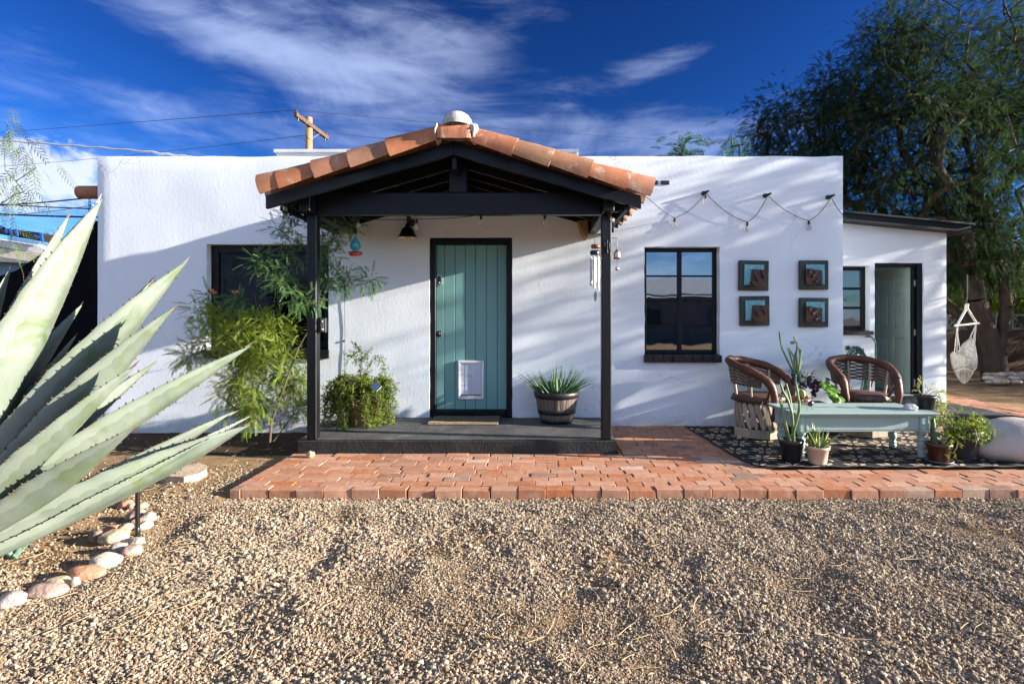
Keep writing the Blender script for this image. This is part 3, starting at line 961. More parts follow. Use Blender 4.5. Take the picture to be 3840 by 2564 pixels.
def put_tile(x_low, side, y, i, lift=0.0):
    o = mesh_obj('roof_tile', TILES[i % 5], porch)
    d = abs(x_low - PX)
    z = ZP - SL * d + .020 + lift
    o.location = Vector((x_low, y, z)) - ORG[porch]
    o.rotation_euler = (0, (-ang - .072) * 1.0, 0) if side < 0 else (0, (-ang - .072), math.pi)
    o.scale = (1, random.uniform(.97, 1.03), random.uniform(.96, 1.04))
    return o
YT = 4.575
for i, x in enumerate((-2.335, -2.165, -1.865, -1.55, -1.215)):
    put_tile(x, -1, YT, i)
for i, x in enumerate((1.035, .825, .493, .158, -.163)):
    put_tile(x, 1, YT, i + 2)
mb = MB()                                             # the rows behind, out of sight from the yard
for y in (4.86, 5.14, 5.42, 5.70):
    for s in (-1, 1):
        for k in range(5):
            d0 = XE + .06 - k * .335
            me = TILES[(k + int(y * 10)) % 5]
            M = Matrix.Translation((PX + s * d0, y, ZP - SL * d0 + .02)) @ Matrix.Rotation(0 if s < 0 else math.pi, 4, 'Z') @ Matrix.Rotation(-ang - .072, 4, 'Y')
            mb.add([M @ v.co for v in me.vertices], [tuple(p.vertices) for p in me.polygons], 0, True)
kind(mb.build('field_tiles', TERRA, porch), 'stuff')
# ridge: mortar bed, cross tile, dome
dx_ = (W(1711, 0, 4.5).x)
MORT = pm('mortar_white', (.42, .41, .40), .9, .12, 9, .6, 40, bdist=.008, dirt=((.27, .24, .21), 9, .54, .15))
cy = 4.555
cl, cr_ = W(1640, 0, 4.45).x, W(1766, 0, 4.45).x
mb = MB()
pr = [(-.105, .16)]
poly = []
for j in range(13):
    a = math.pi * j / 12
    poly.append((math.cos(a) * -.125 * (1 if .12 < a / math.pi < .88 else 1.0), math.sin(a) ** .6 * .150 - .015))
V = []; nseg = 8
for k in range(nseg + 1):
    x = cl + (cr_ - cl) * k / nseg
    for (yy, zz) in poly:
        V.append((x, cy + yy, 2.825 + zz + .004 * mnoise.noise(Vector((x * 9, yy * 9, 1)))))
w = len(poly)
Fc = [(k * w + j, k * w + j + 1, (k + 1) * w + j + 1, (k + 1) * w + j) for k in range(nseg) for j in range(w - 1)] + [tuple(range(w)), tuple(range(nseg * w, nseg * w + w))[::-1]]
mb.add(V, Fc, 0, True)
CAPM = pm('cap_tile', (.40, .15, .075), .75, .3, 8, .4, 40, bdist=.005, dirt=((.62, .58, .54), 6.5, .57, .08), stretch=(1.6, 1, .45))
mb.build('ridge_tile', CAPM, porch)
mb = MB()
for (x, s, k) in ((cl - .012, .030, 1), (cr_ + .020, .040, 2)):
    mb.blobby((x, cy, 2.885), (s, .13, .085), 3, .14, 2.2, k)
mb.blobby((PX + .02, cy + .12, 2.90), (.17, .10, .06), 3, .12, 2.0, 5)
mb.box(dx_ - .135, dx_ + .135, cy - .06, cy + .10, 2.86, 2.962)
mb.build('mortar', MORT, porch)
dx = (W(1711, 0, 4.5).x)
pr = [(.132, 0), (.134, .03), (.124, .062), (.101, .095), (.068, .118), (.032, .130), (.0, .133)]
mb = MB().lathe(pr, (dx, 4.56, 2.948), 28)
mb.build('ridge_dome', MORT, porch)
RT = [barrel(.45, .13, .115, seed=20 + i) for i in range(2)]
for k in range(3):
    o = mesh_obj('ridge_tile', RT[k % 2], porch)
    o.location = Vector((PX, 4.66 + k * .40, 2.80)) - ORG[porch]
    o.rotation_euler = (0, -.03, math.pi / 2)

# ================================================================== LAMPS, LIGHT STRINGS, CHIMES
SHADE = pm('lamp_black', (.008, .008, .009), .32, .1, 10)
LY = YW - .17
lc = W(1529, 0, LY).x
zt, zb = W(0, 850, LY).z, W(0, 893, LY).z
lamp = thing('barn_lamp', 'black gooseneck barn lamp with yellow bulb on the wall beside the door', 'wall lamp', (lc, YW, zt))
mb = MB().lathe([(.026, zt + .03), (.030, zt - .005), (.062, zt - .022), (.088, zb + .045), (.106, zb + .012), (.112, zb)], (lc, LY, 0), 28)
mb.lathe([(.110, zb + .002), (.103, zb + .014), (.084, zb + .046), (.058, zt - .025), (.0, zt - .012)], (lc, LY, 0), 28, 1)
mb.build('lamp_shade', [SHADE, pm('shade_white', (.75, .74, .70), .4, .04, 5)], lamp)
pts = [(lc, YW - .006, zt + .055), (lc, YW - .05, zt + .10)]
for a in np.linspace(150, -10, 9): pts.append((lc, LY + .045 + .05 * math.cos(R(180 - a)) * 1.0 - .0, zt + .10 + .045 * math.sin(R(a))))
pts = [(lc, YW - .004, zt + .075), (lc, YW - .05, zt + .085), (lc, YW - .085, zt + .125), (lc, YW - .12, zt + .145), (lc, YW - .155, zt + .125), (lc, LY, zt + .085), (lc, LY, zt + .02)]
mb = MB().tube(pts, .0115, 10)
mb.lathe([(0, .0), (.045, .001), (.048, .014), (.0, .02)], (lc, YW - .0215, zt + .075), 18, axis='y')
mb.build('arm', SHADE, lamp)
mb = MB().lathe([(0, zb - .012), (.020, zb - .008), (.031, zb + .010), (.031, zb + .03), (.018, zb + .056), (.015, zb + .075)], (lc, LY, 0), 16)
mb.build('bulb', pm('yellow_bulb', (.78, .58, .03), .25, .08, 5, trans=.35), lamp)

WIREM = pm('black_cable', (.012, .014, .013), .6, .2, 20)
CLEAR = bpy.data.materials.new('clear_bulb'); CLEAR.use_nodes = True
def _clear():
    nt = CLEAR.node_tree; N, L = nt.nodes, nt.links
    N.remove(N['Principled BSDF'])
    t = N.new('ShaderNodeBsdfTransparent'); t.inputs[0].default_value = (.86, .88, .9, 1)
    g = N.new('ShaderNodeBsdfGlossy'); g.inputs['Roughness'].default_value = .04
    lw = N.new('ShaderNodeLayerWeight'); lw.inputs[0].default_value = .2
    mx = N.new('ShaderNodeMixShader'); L.new(lw.outputs['Fresnel'], mx.inputs[0]); L.new(t.outputs[0], mx.inputs[1]); L.new(g.outputs[0], mx.inputs[2])
    d = N.new('ShaderNodeBsdfTranslucent'); d.inputs[0].default_value = (.9, .9, .9, 1)
    m2 = N.new('ShaderNodeMixShader'); m2.inputs[0].default_value = .3; L.new(mx.outputs[0], m2.inputs[1]); L.new(d.outputs[0], m2.inputs[2])
    L.new(m2.outputs[0], N['Material Output'].inputs[0])
_clear()
FIL = pm('filament', (.75, .48, .16), .4, .1, 10)
def edison(p, tilt=0.0, roll=0.0, s=1.0):
    """socket, glass and filament of one hanging bulb; p is the top"""
    Rm = Matrix.Rotation(tilt, 3, 'Y') @ Matrix.Rotation(roll, 3, 'X')
    mb = MB()
    mb.lathe([(0, .004 * s), (.012 * s, 0), (.0135 * s, -.03 * s), (.012 * s, -.042 * s), (0, -.042 * s)], p, 12, 0, rot=Rm)
    mb.lathe([(.009 * s, -.040 * s), (.013 * s, -.050 * s), (.023 * s, -.078 * s), (.024 * s, -.092 * s), (.016 * s, -.106 * s), (0, -.111 * s)], p, 14, 1, rot=Rm)
    mb.lathe([(0, -.045 * s), (.006 * s, -.052 * s), (.005 * s, -.088 * s), (0, -.09 * s)], p, 6, 2, rot=Rm)
    return mb
def sag(a, b, d, n=10):
    a, b = Vector(a), Vector(b)
    return [a.lerp(b, t) - Vector((0, 0, d * 4 * t * (1 - t))) for t in np.linspace(0, 1, n)]
# under the porch beam
ys = 4.955
hp = [W(1268, 830, ys), W(1343, 818, ys), W(1563, 822, 4.965), W(1804, 806, 4.95), W(1900, 792, 4.93), W(2044, 806, 4.95), W(2262, 800, 4.96)]
s1 = thing('string_lights', 'string of clear bulbs hanging under the black porch beam', 'string lights', hp[0])
pts = [hp[0]]
for a, b in zip(hp, hp[1:]): pts += sag(a, b, .012, 6)[1:]
MB().tube(pts, .0035, 6).build('cable', WIREM, s1)
for p in (hp[1], hp[2], hp[3], hp[5]):
    edison(p, random.uniform(-.1, .1), random.uniform(-.1, .1)).build('bulb', [WIREM, CLEAR, FIL], s1)
e = edison(W(2280, 797, 4.83), R(-35), R(25)); e.build('bulb', [WIREM, CLEAR, FIL], s1)
MB().tube([hp[-1], W(2275, 792, 4.9), W(2280, 797, 4.83)], .003, 5).build('cable', WIREM, s1)
# on the right wall, draped between hooks
HK = [W(2641, 729, YW), W(2872, 738, YW), W(3107, 744, YW)]
s2 = thing('string_lights', 'black light string draped over three hooks on the right wall', 'string lights', HK[1])
path_ = [W(2425, 739, YW - .9), W(2470, 775, YW - .3), W(2529, 821, YW - .02)]
pts = [Vector(q) for q in path_]
yw = YW - .022
lowpts = [W(2529.5, 818, yw), W(2803, 833, yw), W(3033, 828, yw)]
hook_pts = [Vector((p.x, YW - .05, p.z)) for p in HK]
def curve(a, b, k=.35, n=8):
    """hanging bit between a hook and a low point"""
    a, b = Vector(a), Vector(b)
    return [Vector((a.x + (b.x - a.x) * t, a.y + (b.y - a.y) * t, a.z + (b.z - a.z) * (t + k * math.sin(math.pi * t)))) for t in np.linspace(0, 1, n)]
seq = [W(2425, 739, 5.0)] + curve(W(2440, 752, 5.5), lowpts[0], .12)
for i in range(3):
    seq += curve(lowpts[i], hook_pts[i], -.16)[1:]
    nxt = lowpts[i + 1] if i < 2 else W(3164, 810, YW - .03)
    seq += curve(hook_pts[i], nxt, .16 if i < 2 else .08)[1:]
seq += [W(3172, 818, YW + .2), W(3172, 818, YW + .6)]
MB().tube(seq, .0038, 6).build('cable', WIREM, s2)
for p in lowpts: edison(p, random.uniform(-.12, .12), 0).build('bulb', [WIREM, CLEAR, FIL], s2)
edison(hook_pts[0] - Vector((0, 0, .02)), .1, 0, .9).build('bulb', [WIREM, CLEAR, FIL], s2)
for p in HK:
    mb = MB().tube([(p.x - .012, YW - .0, p.z + .01), (p.x - .010, YW - .05, p.z + .008), (p.x + .018, YW - .058, p.z + .018), (p.x + .034, YW - .06, p.z + .026)], [.02, .019, .013, .011], 8)
    mb.lathe([(0, 0), (.026, .001), (.026, .012), (.0, .014)], (p.x - .012, YW - .014, p.z + .01), 12, axis='y')
    mb.build('hook', LOCKB, s2)
# loose wire on the wall left of the door
mb = MB()
pts = [W(1293, 1080 + i * 33, YW - .008) + Vector((mnoise.noise(Vector((i * .7, 3, 0))) * .012, 0, 0)) for i in range(11)]
mb.tube(pts, .0028, 5); mb.cbox(wx(1287) - .0, wx(1295), YW - .016, YW + .006, wz(1281), wz(1275), .002)
tag(mb.build('wall_wire', WIREM), 'thin black wire running down the white wall above the trailing potted plant', 'wire')

# ---- wind chime hanging from the right side beam
ctop = W(2230, 878, 5.18)
STEEL = pm('chime_metal', (.46, .43, .41), .32, .06, 14, metal=1.0)
COPPER = pm('copper_disc', (.30, .10, .05), .4, .3, 20, metal=.4)
yc = 5.18
chime = thing('wind_chime', 'silver tube wind chime with copper disc hanging inside the right post', 'wind chime', ctop)
zc = lambda p: W(0, p, yc).z
xc = W(2231, 0, yc).x
mb = MB().tube([(xc, yc, 2.245), (xc, yc, zc(916))], .003, 6)
mb.tube([(xc, yc, 2.25), (xc + .012, yc, 2.236), (xc, yc, 2.225)], .004, 6)
mb.build('hanging_cord', WIREM, chime)
mb = MB().lathe([(0, zc(931)), (.045, zc(931)), (.048, zc(925)), (.044, zc(918)), (0, zc(917))], (xc + .008, yc, 0), 20)
mb.build('top_disc', COPPER, chime)
mb = MB().lathe([(.048, zc(955)), (.050, zc(947)), (.046, zc(941)), (.02, zc(939))], (xc, yc, 0), 20)
for i in range(6):
    a = i * math.pi / 3 + .3
    mb.tube([(xc + .012 * math.cos(a), yc + .012 * math.sin(a), zc(929)), (xc + .046 * math.cos(a), yc + .046 * math.sin(a), zc(942))], .0012, 4)
mb.build('ring', LOCKB, chime)
for i in range(6):
    a = i * math.pi / 3 + .3
    x, y = xc + .043 * math.cos(a), yc + .043 * math.sin(a)
    mb = MB().tube([(x, y, zc(966)), (x, y, zc(1045 + i * 9))], .0095, 12)
    mb.tube([(x, y, zc(950)), (x, y, zc(966))], .0012, 4)
    mb.build('chime_tube', STEEL, chime)
mb = MB().tube([(xc + .004, yc, zc(945)), (xc + .004, yc, zc(1096))], .0012, 4)
n = 16
pts = [(xc + .004 + .015 * math.cos(t) , zc(1111) + .052 * math.sin(t)) for t in np.linspace(0, 2 * math.pi, n, endpoint=False)]
mb.prism(pts, yc - .002, yc + .002, 1)
mb.build('wind_sail', [WIREM, pm('sail_metal', (.16, .2, .25), .35, .3, 30, metal=.5)], chime)
# ---- bell on a hook off the post
yb = 4.9
bx = W(2314, 0, yb).x
zb_ = lambda p: W(0, p, yb).z
bell = thing('bell', 'small copper bell with clapper disc hanging from the right post hook', 'bell', (bx, yb, zb_(948)))
MB().tube([(XR + .045, yb, zb_(893)), (bx, yb, zb_(893)), (bx + .001, yb, zb_(896)), (bx, yb, zb_(936))], .0032, 6).build('hook', LOCKB, bell)
MB().lathe([(0, zb_(936)), (.010, zb_(937)), (.022, zb_(942)), (.030, zb_(950)), (.031, zb_(962)), (.037, zb_(971)), (.034, zb_(971)), (.026, zb_(955)), (0, zb_(942))], (bx, yb, 0), 22).build('bell_cup', pm('bell_copper', (.62, .28, .14), .28, .3, 18, metal=.9, col2=(.75, .6, .45)), bell)
mb = MB().tube([(bx, yb, zb_(960)), (bx, yb, zb_(998))], .002, 5)
mb.lathe([(0, -.003), (.018, -.002), (.018, .002), (0, .003)], (bx, yb, zb_(1008)), 16, 1, axis='y')
mb.build('clapper', [WIREM, STEEL], bell)
# ---- hummingbird feeder
yf = 5.05
fx = W(1333, 0, yf).x
zf = lambda p: W(0, p, yf).z
feed = thing('bird_feeder', 'turquoise glass hummingbird feeder with red base hanging by the left post', 'bird feeder', (fx, yf, zf(930)))
MB().tube([(fx, yf, 2.24), (fx + .008, yf, zf(850)), (fx + .016, yf, zf(872)), (fx, yf, zf(884)), (fx, yf, zf(893))], .003, 6).build('hanging_hook', WIREM, feed)
GLT = pm('turquoise_glass', (.06, .36, .40), .12, .2, 12, .5, 55, spec=.8, trans=.45, bdist=.006)
MB().lathe([(.014, zf(890)), (.018, zf(896)), (.034, zf(905)), (.050, zf(916)), (.052, zf(924)), (.042, zf(933)), (.026, zf(940)), (.03, zf(944))], (fx, yf, 0), 24).build('bottle', GLT, feed)
REDP = pm('red_plastic', (.50, .02, .02), .28, .1, 8, coat=.3)
mb = MB().lathe([(0, zf(961)), (.045, zf(961)), (.060, zf(956)), (.063, zf(951)), (.05, zf(947)), (.034, zf(943)), (0, zf(942))], (fx, yf, 0), 26)
for i in range(5):
    a = i * 2 * math.pi / 5 + .4
    mb.lathe([(0, .010), (.010, .006), (.006, -.004)], (fx + .055 * math.cos(a), yf + .055 * math.sin(a), zf(949)), 8)
mb.build('base', REDP, feed)
MB().lathe([(.064, zf(950)), (.066, zf(948)), (.064, zf(946))], (fx, yf, 0), 26).build('perch_ring', LOCKB, feed)
# ---- black lock box on the left post
lb = W(1204, 1219, 4.87)
lk = thing('doorbell_camera', 'black doorbell camera with round silver button on the left porch post', 'doorbell', lb)
kx0, kx1 = XL + .0465, W(1222, 0, 4.86).x
z0, z1 = W(0, 1248, 4.86).z, W(0, 1191, 4.86).z
MB().cbox(kx0, kx0 + .022, 4.866, 4.93, z0, z1, .004).build('bracket', LOCKB, lk)
mb = MB().cbox(kx0 + .023, kx1, 4.852, 4.90, z0 + .002, z1 - .002, .006)
xm = (kx0 + .023 + kx1) / 2
mb.cbox(xm - .014, xm + .014, 4.849, 4.853, z0 + .012, z1 - .012, .001, 1)
mb.build('body', [LOCKB, pm('lens_grey', (.10, .10, .11), .25, .1, 6)], lk)
MB().lathe([(0, -.005), (.010, -.005), (.012, 0)], (xm, 4.8488, z0 + .032), 14, axis='y').build('button', MATS['lock_steel'], lk)
MB().lathe([(0, -.004), (.007, -.004), (.008, 0)], (xm, 4.8488, z1 - .036), 12, axis='y').build('lens', pm('lens_pale', (.45, .47, .5), .1, .1, 6), lk)

# ---- four wall plaques
PLQ = pm('plaque_bronze', (.030, .036, .028), .42, .5, 16, .9, 60, metal=.35, bdist=.008)
PLT = pm('plaque_teal', (.14, .36, .40), .38, .25, 20, 1.0, 42, metal=.2, bdist=.012)
PLC = pm('plaque_copper', (.085, .035, .018), .42, .3, 5, .25, 25, metal=.3, bdist=.004)
PLC2 = pm('plaque_dark_copper', (.055, .028, .025), .42, .3, 5, .25, 25, metal=.3, bdist=.004)
def plaque(px0, px1, py0, py1, mirror, label, rot):
    cx, cz = (wx(px0) + wx(px1)) / 2, (wz(py0) + wz(py1)) / 2
    s = (px1 - px0) * K / 2
    t = thing('wall_plaque', label, 'wall art', (cx, YW, cz), 'metal wall plaques beside the right window')
    m = -1 if mirror else 1
    yb = YW - .008
    MB().cbox(cx - s, cx + s, yb - .028, yb, cz - s, cz + s, .006).build('backing', PLQ, t)
    a0, a1 = (-.66, .66) if not mirror else (-.58, .70)
    b1, b0 = .72, -.64
    MB().cbox(cx + a0 * s, cx + a1 * s, yb - .040, yb - .0285, cz + b0 * s, cz + b1 * s, .003).build('square', PLT, t)
    # tilted copper sheet
    if not mirror: q = [(-.19, .40), (.80, .37), (.76, -.76), (-.30, -.73)]
    else: q = [(-.65, .42), (.47, .30), (.48, -.67), (-.62, -.62)]
    q = [(cx + u * s, cz + v * s) for u, v in q][::-1]
    MB().prism(q, yb - .052, yb - .0405).build('copper_sheet', PLC, t)
    # raised half of the sheet
    if not mirror: h = [(-.17, .38), (.78, .35), (.77, .05), (.25, -.05), (-.16, -.36)]
    else: h = [(-.10, .35), (.46, .29), (.47, -.66), (.14, -.55), (.18, -.44), (.0, -.05)]
    h = [(cx + u * s, cz + v * s) for u, v in h][::-1]
    MB().prism(h, yb - .058, yb - .0525).build('copper_sheet', PLC2, t)
    if not mirror: nails = [((.35, .40), (.62, -.22)), ((-.10, .08), (.22, -.38)), ((-.32, -.36), (-.06, -.66))]
    else: nails = [((-.24, .50), (-.48, .12)), ((.16, .20), (-.25, -.14)), ((.42, -.26), (-.08, -.50))]
    for (a, b) in nails:
        A = Vector((cx + a[0] * s, yb - .062, cz + a[1] * s)); B = Vector((cx + b[0] * s, yb - .080, cz + b[1] * s))
        d = (B - A).normalized(); sd = d.cross(Vector((0, -1, 0))).normalized()
        mb = MB()
        V = [A - Vector((0, .004, 0)), A + Vector((0, .004, 0)), B + sd * .013 + Vector((0, -.008, 0)), B - sd * .013 + Vector((0, -.008, 0)), B - sd * .013 + Vector((0, .016, 0)), B + sd * .013 + Vector((0, .016, 0))]
        mb.add(V, [(0, 3, 2), (1, 5, 4), (0, 2, 5, 1), (3, 0, 1, 4), (2, 3, 4, 5)])
        mb.build('spike', PLC2, t)
    t.rotation_euler = (0, rot, 0)
plaque(2766, 2878, 977, 1091, False, 'upper plaque nearer the window, with teal square showing at upper left', R(.9))
plaque(2992, 3101, 976, 1088, True, 'upper plaque nearer the house corner, with teal square showing at upper right', 0)
plaque(2770, 2881, 1109, 1223, False, 'lower plaque nearer the window, above the left barrel chair', R(-.6))
plaque(2992, 3101, 1116, 1227, True, 'lower plaque nearer the house corner, above the right barrel chair', R(.5))

# ---- doormat
DM = pm('sisal_mat', (.085, .062, .038), .95, .35, 40, .8, 160, bdist=.006, col2=(.17, .13, .08))
mat = thing('doormat', 'brown woven sisal doormat in front of the teal door', 'doormat', (-.72, 5.72, .131))
mb = MB()
nx, ny = 38, 20
X0, X1, Y0, Y1 = W(1604, 0, 5.53).x, W(1868, 0, 5.53).x, 5.53, 5.93
V = []
for j in range(ny * 2 + 1):
    for i in range(nx * 2 + 1):
        u, v = i / (nx * 2), j / (ny * 2)
        h = .150 + .006 * ((i % 2) ^ (j % 2)) + .004 * mnoise.noise(Vector((u * 5, v * 5, 0)))
        V.append((X0 + (X1 - X0) * u + .004 * mnoise.noise(Vector((v * 6, 3, 0))), Y0 + (Y1 - Y0) * v + .004 * mnoise.noise(Vector((u * 9, 5, 0))), h))
w = nx * 2 + 1
Fc = [(j * w + i, j * w + i + 1, (j + 1) * w + i + 1, (j + 1) * w + i) for j in range(ny * 2) for i in range(nx * 2)]
mb.add(V, Fc)
mb.build('weave', DM, mat)
mb = MB().box(X0 + .004, X1 - .004, Y0 + .004, Y1 - .004, .132, .1475)
for i in range(64):
    x = X0 + (X1 - X0) * (i + .5) / 64
    mb.blobby((x, Y0 + .002, .143), (.0072, .008, .010), 1, .1, 1, i)
mb.build('edge', pm('mat_edge', (.38, .29, .17), .9, .3, 60), mat)
# ================================================================== THE ANNEX
YA = 7.7
KA = YA / F
ax = lambda p: (p - CX) * KA
az = lambda p: H + (CY - p) * KA
annex = thing('annex', 'low white annex with black shed roof and open green panel door', 'annex', (5.2, YA, 0))
AX0, AX1 = 3.62, ax(3552)
ADX0, ADX1, ADZ1 = ax(3280), ax(3463), az(986)
AWX0, AWX1, AWZ0, AWZ1 = ax(3040), ax(3262), az(1256), az(997)
bm = wall_with_holes(AX0, AX1, -.06, 2.75, [(ADX0, ADX1, -.2, ADZ1), (AWX0, AWX1, AWZ0, AWZ1)], YA, .2, seed=21, topwob=0)
def atop(x): return 2.70 - .0965 * (x - 4.55)
for v in bm.verts:
    if v.co.z > 2.2: v.co.z = 2.2 + (v.co.z - 2.2) * (atop(v.co.x) - 2.2) / .55
bm_obj('wall', bm, STUCCO, annex)
mb = MB()
def wedge(mb, x0, x1, y0, y1, z0, mi=0):
    mb.add([(x0, y0, z0), (x1, y0, z0), (x1, y1, z0), (x0, y1, z0), (x0, y0, atop(x0)), (x1, y0, atop(x1)), (x1, y1, atop(x1)), (x0, y1, atop(x0))],
           [(0, 3, 2, 1), (4, 5, 6, 7), (0, 1, 5, 4), (1, 2, 6, 5), (2, 3, 7, 6), (3, 0, 4, 7)], mi)
wedge(mb, AX1 - .2, AX1 - .004, YA + .202, 10.3, -.06)
wedge(mb, AX0, 4.1, 10.1, 10.3, -.06)
wedge(mb, 5.5, AX1 - .202, 10.1, 10.3, -.06)
mb.box(4.101, 5.499, 10.1, 10.3, -.06, .8)
mb.build('side_wall', STUCCO, annex)
MB().box(AX0, AX1 - .21, YA + .21, 10.05, -.05, .128).build('room_floor', pm('tile_floor', (.45, .38, .30), .5, .2, 4), annex)
MB().box(AX0 + .01, 4.1, 9.6, 9.69, .13, 2.319).box(5.5, AX1 - .21, 9.6, 9.69, .13, 2.319).box(4.101, 5.499, 9.6, 9.69, .13, .8).box(AX0 + .01, AX1 - .21, YA + .205, 10.05, 2.32, 2.36, 1).build('room_wall', [pm('cream_wall', (.74, .71, .62), .9, .05, 3), pm('cream_ceiling', (.76, .72, .62), .9, .04, 2)], annex)
ra = MB()
y0, y1 = 7.52, 10.4
xa, xb = 3.62, ax(3631) * .983
rt = lambda x: atop(x) + .105
ra.add([(xa, y0, rt(xa) - .105), (xb, y0, rt(xb) - .105), (xb, y1, rt(xb) - .105), (xa, y1, rt(xa) - .105), (xa, y0, rt(xa)), (xb, y0, rt(xb)), (xb, y1, rt(xb)), (xa, y1, rt(xa))],
       [(0, 3, 2, 1), (4, 5, 6, 7), (0, 1, 5, 4), (1, 2, 6, 5), (2, 3, 7, 6), (3, 0, 4, 7)])
ra.add([(xa, y0 - .03, rt(xa) + .002), (xb + .04, y0 - .03, rt(xb + .04) + .002), (xb + .04, y1, rt(xb + .04) + .002), (xa, y1, rt(xa) + .002),
        (xa, y0 - .03, rt(xa) + .03), (xb + .04, y0 - .03, rt(xb + .04) + .03), (xb + .04, y1, rt(xb + .04) + .03), (xa, y1, rt(xa) + .03)],
       [(0, 3, 2, 1), (4, 5, 6, 7), (0, 1, 5, 4), (1, 2, 6, 5), (2, 3, 7, 6), (3, 0, 4, 7)])
ra.build('roof', BLACKW, annex)
# window and sill
aw = window('window', AWX0 + .002, AWX1 - .002, az(1236), AWZ1 - .004, YA + .10, 2, 3, glass_mat('annex_glass', .07), AWZ0, .055, .05, .035, annex)
sill(aw, AWX0 - .01, AWX1 + .035, AWZ0 + .002, az(1238), YA - .04, 4, SILLM)
# door frame
mb = MB()
mb.cbox(ADX0, ADX0 + .022, YA + .03, YA + .17, .132, ADZ1 - .004, .004)
mb.cbox(ADX1 - .075, ADX1, YA + .02, YA + .17, .132, ADZ1 - .004, .004)
mb.cbox(ADX1 - .125, ADX1 - .076, YA + .06, YA + .17, .132, ADZ1 - .04, .004)
mb.cbox(ADX0 + .023, ADX1 - .076, YA + .03, YA + .17, ADZ1 - .045, ADZ1 - .004, .004)
mb.build('door_frame', BLACKP, annex)
mb = MB().cbox(ADX0 - .02, ADX1 + .02, YA - .16, YA - .002, .031, .125, .01)
mb.build('door_step', CONC, annex)
MB().cbox(ADX0, ADX1, YA - .01, YA + .19, .1265, .140, .004).build('threshold', pm('pale_sill', (.42, .43, .42), .6, .2, 5), annex)
# six panel door, swung into the room
A = Vector((5.735, YA + .10, 0)); B = Vector((5.645, YA + .80, 0))
ux = (B - A).normalized(); nrm = Vector((-ux.y, ux.x, 0))      # faces the entrance side
if nrm.x > 0: nrm = -nrm
wd = (B - A).length
def dv(mb):
    for i, p in enumerate(mb.v):
        mb.v[i] = tuple(A + ux * p[0] + nrm * p[1] + Vector((0, 0, p[2])))
    return mb
GREEND = pm('green_door', (.38, .49, .40), .45, .07, 5, .1, 60)
mb = MB()
z0, z1 = .148, ADZ1 - .05
mb.box(0, wd, -.018, .004, z0, z1)
cols = [(.105, wd / 2 - .045), (wd / 2 + .045, wd - .105)]
hs = z1 - z0
rws = [(.105 * hs, .44 * hs), (.505 * hs, .80 * hs), (.855 * hs, .945 * hs)]
# stiles and rails stand proud
xs_ = [0] + [c for cc in cols for c in cc] + [wd]
mb.cbox(0, cols[0][0], .0045, .020, z0, z1, .002).cbox(cols[0][1], cols[1][0], .0045, .020, z0, z1, .002).cbox(cols[1][1], wd, .0045, .020, z0, z1, .002)
zz = [0] + [q for rw in rws for q in rw] + [hs]
for c in cols:
    for k in range(0, len(zz), 2):
        mb.cbox(c[0] + .0005, c[1] - .0005, .0045, .020, z0 + zz[k] + .0005, z0 + zz[k + 1] - .0005, .002)
dr = dv(mb).build('door', GREEND, annex)
for c in cols:
    for rw in rws:
        m = MB().cbox(c[0] + .030, c[1] - .030, .0042, .018, z0 + rw[0] + .030, z0 + rw[1] - .030, .008)
        dv(m).build('door_panel', GREEND, dr)
for py in (1061, 1247, 1434):
    z = az(py)
    MB().cbox(5.742, 5.80, YA + .055, YA + .0605, z - .045, z + .045, .002).tube([(5.742, YA + .07, z - .045), (5.742, YA + .07, z + .045)], .008, 8).build('hinge', pm('hinge_steel', (.5, .5, .52), .35, .1, 20, metal=.7), annex)

# ---- garden hose, holder and tap
YH = YA - .06
hx = lambda p: (p - CX) * YH / F
hz = lambda p: H + (CY - p) * YH / F
HOSE = pm('green_hose', (.025, .095, .075), .42, .15, 30, spec=.5)
hose = thing('garden_hose', 'dark green garden hose coiled on a holder below the annex window', 'garden hose', (hx(3210), YH, hz(1390)))
mb = MB()
rr = random.Random(5)
pts = []
for k in range(9):
    cxp, czp = 3208 + rr.uniform(-7, 7), 1392 + rr.uniform(-5, 12)
    rx, rz = 40 + rr.uniform(-9, 7), 88 + rr.uniform(-10, 12)
    for i in range(24):
        a = 2 * math.pi * i / 24 + math.pi / 2
        px = cxp + rx * math.cos(a); pz = czp - rz * math.sin(a) if math.sin(a) < 0 else czp - (rz - 6) * math.sin(a)
        pts.append(Vector((hx(px), YH - .01 - .010 * (k % 4), hz(pz))))
mb.tube(pts, .0092, 7)
mb.build('hose_coil', HOSE, hose)
lead = [Vector((hx(p), YH - .02, hz(q))) for p, q in ((3272, 1272), (3279, 1282), (3282, 1296), (3281, 1330), (3279, 1365), (3274, 1410), (3262, 1450), (3235, 1480), (3212, 1486))]
MB().tube(lead, .0105, 8).build('hose_lead', HOSE, hose)
mb = MB()
q = [(3201, 1330), (3201, 1306), (3227, 1306), (3227, 1326)]
mb.tube([Vector((hx(a), YH - .07, hz(b))) for a, b in q], .006, 6)
mb.tube([Vector((hx(3201), YA - .004, hz(1328))), Vector((hx(3201), YH - .075, hz(1328)))], .006, 6).tube([Vector((hx(3214), YA - .004, hz(1306))), Vector((hx(3214), YH - .07, hz(1306)))], .006, 6)
mb.cbox(hx(3177), hx(3190), YA - .05, YA - .004, hz(1312), hz(1297), .006)
mb.build('hose_holder', LOCKB, hose)
tap = thing('garden_tap', 'small wall tap under the annex window sill feeding the green hose', 'tap', (hx(3262), YA, hz(1264)))
mb = MB().tube([(hx(3262), YA - .003, hz(1262)), (hx(3262), YA - .07, hz(1262)), (hx(3266), YA - .09, hz(1266)), (hx(3270), YA - .09, hz(1272))], [.014, .014, .013, .012], 10)
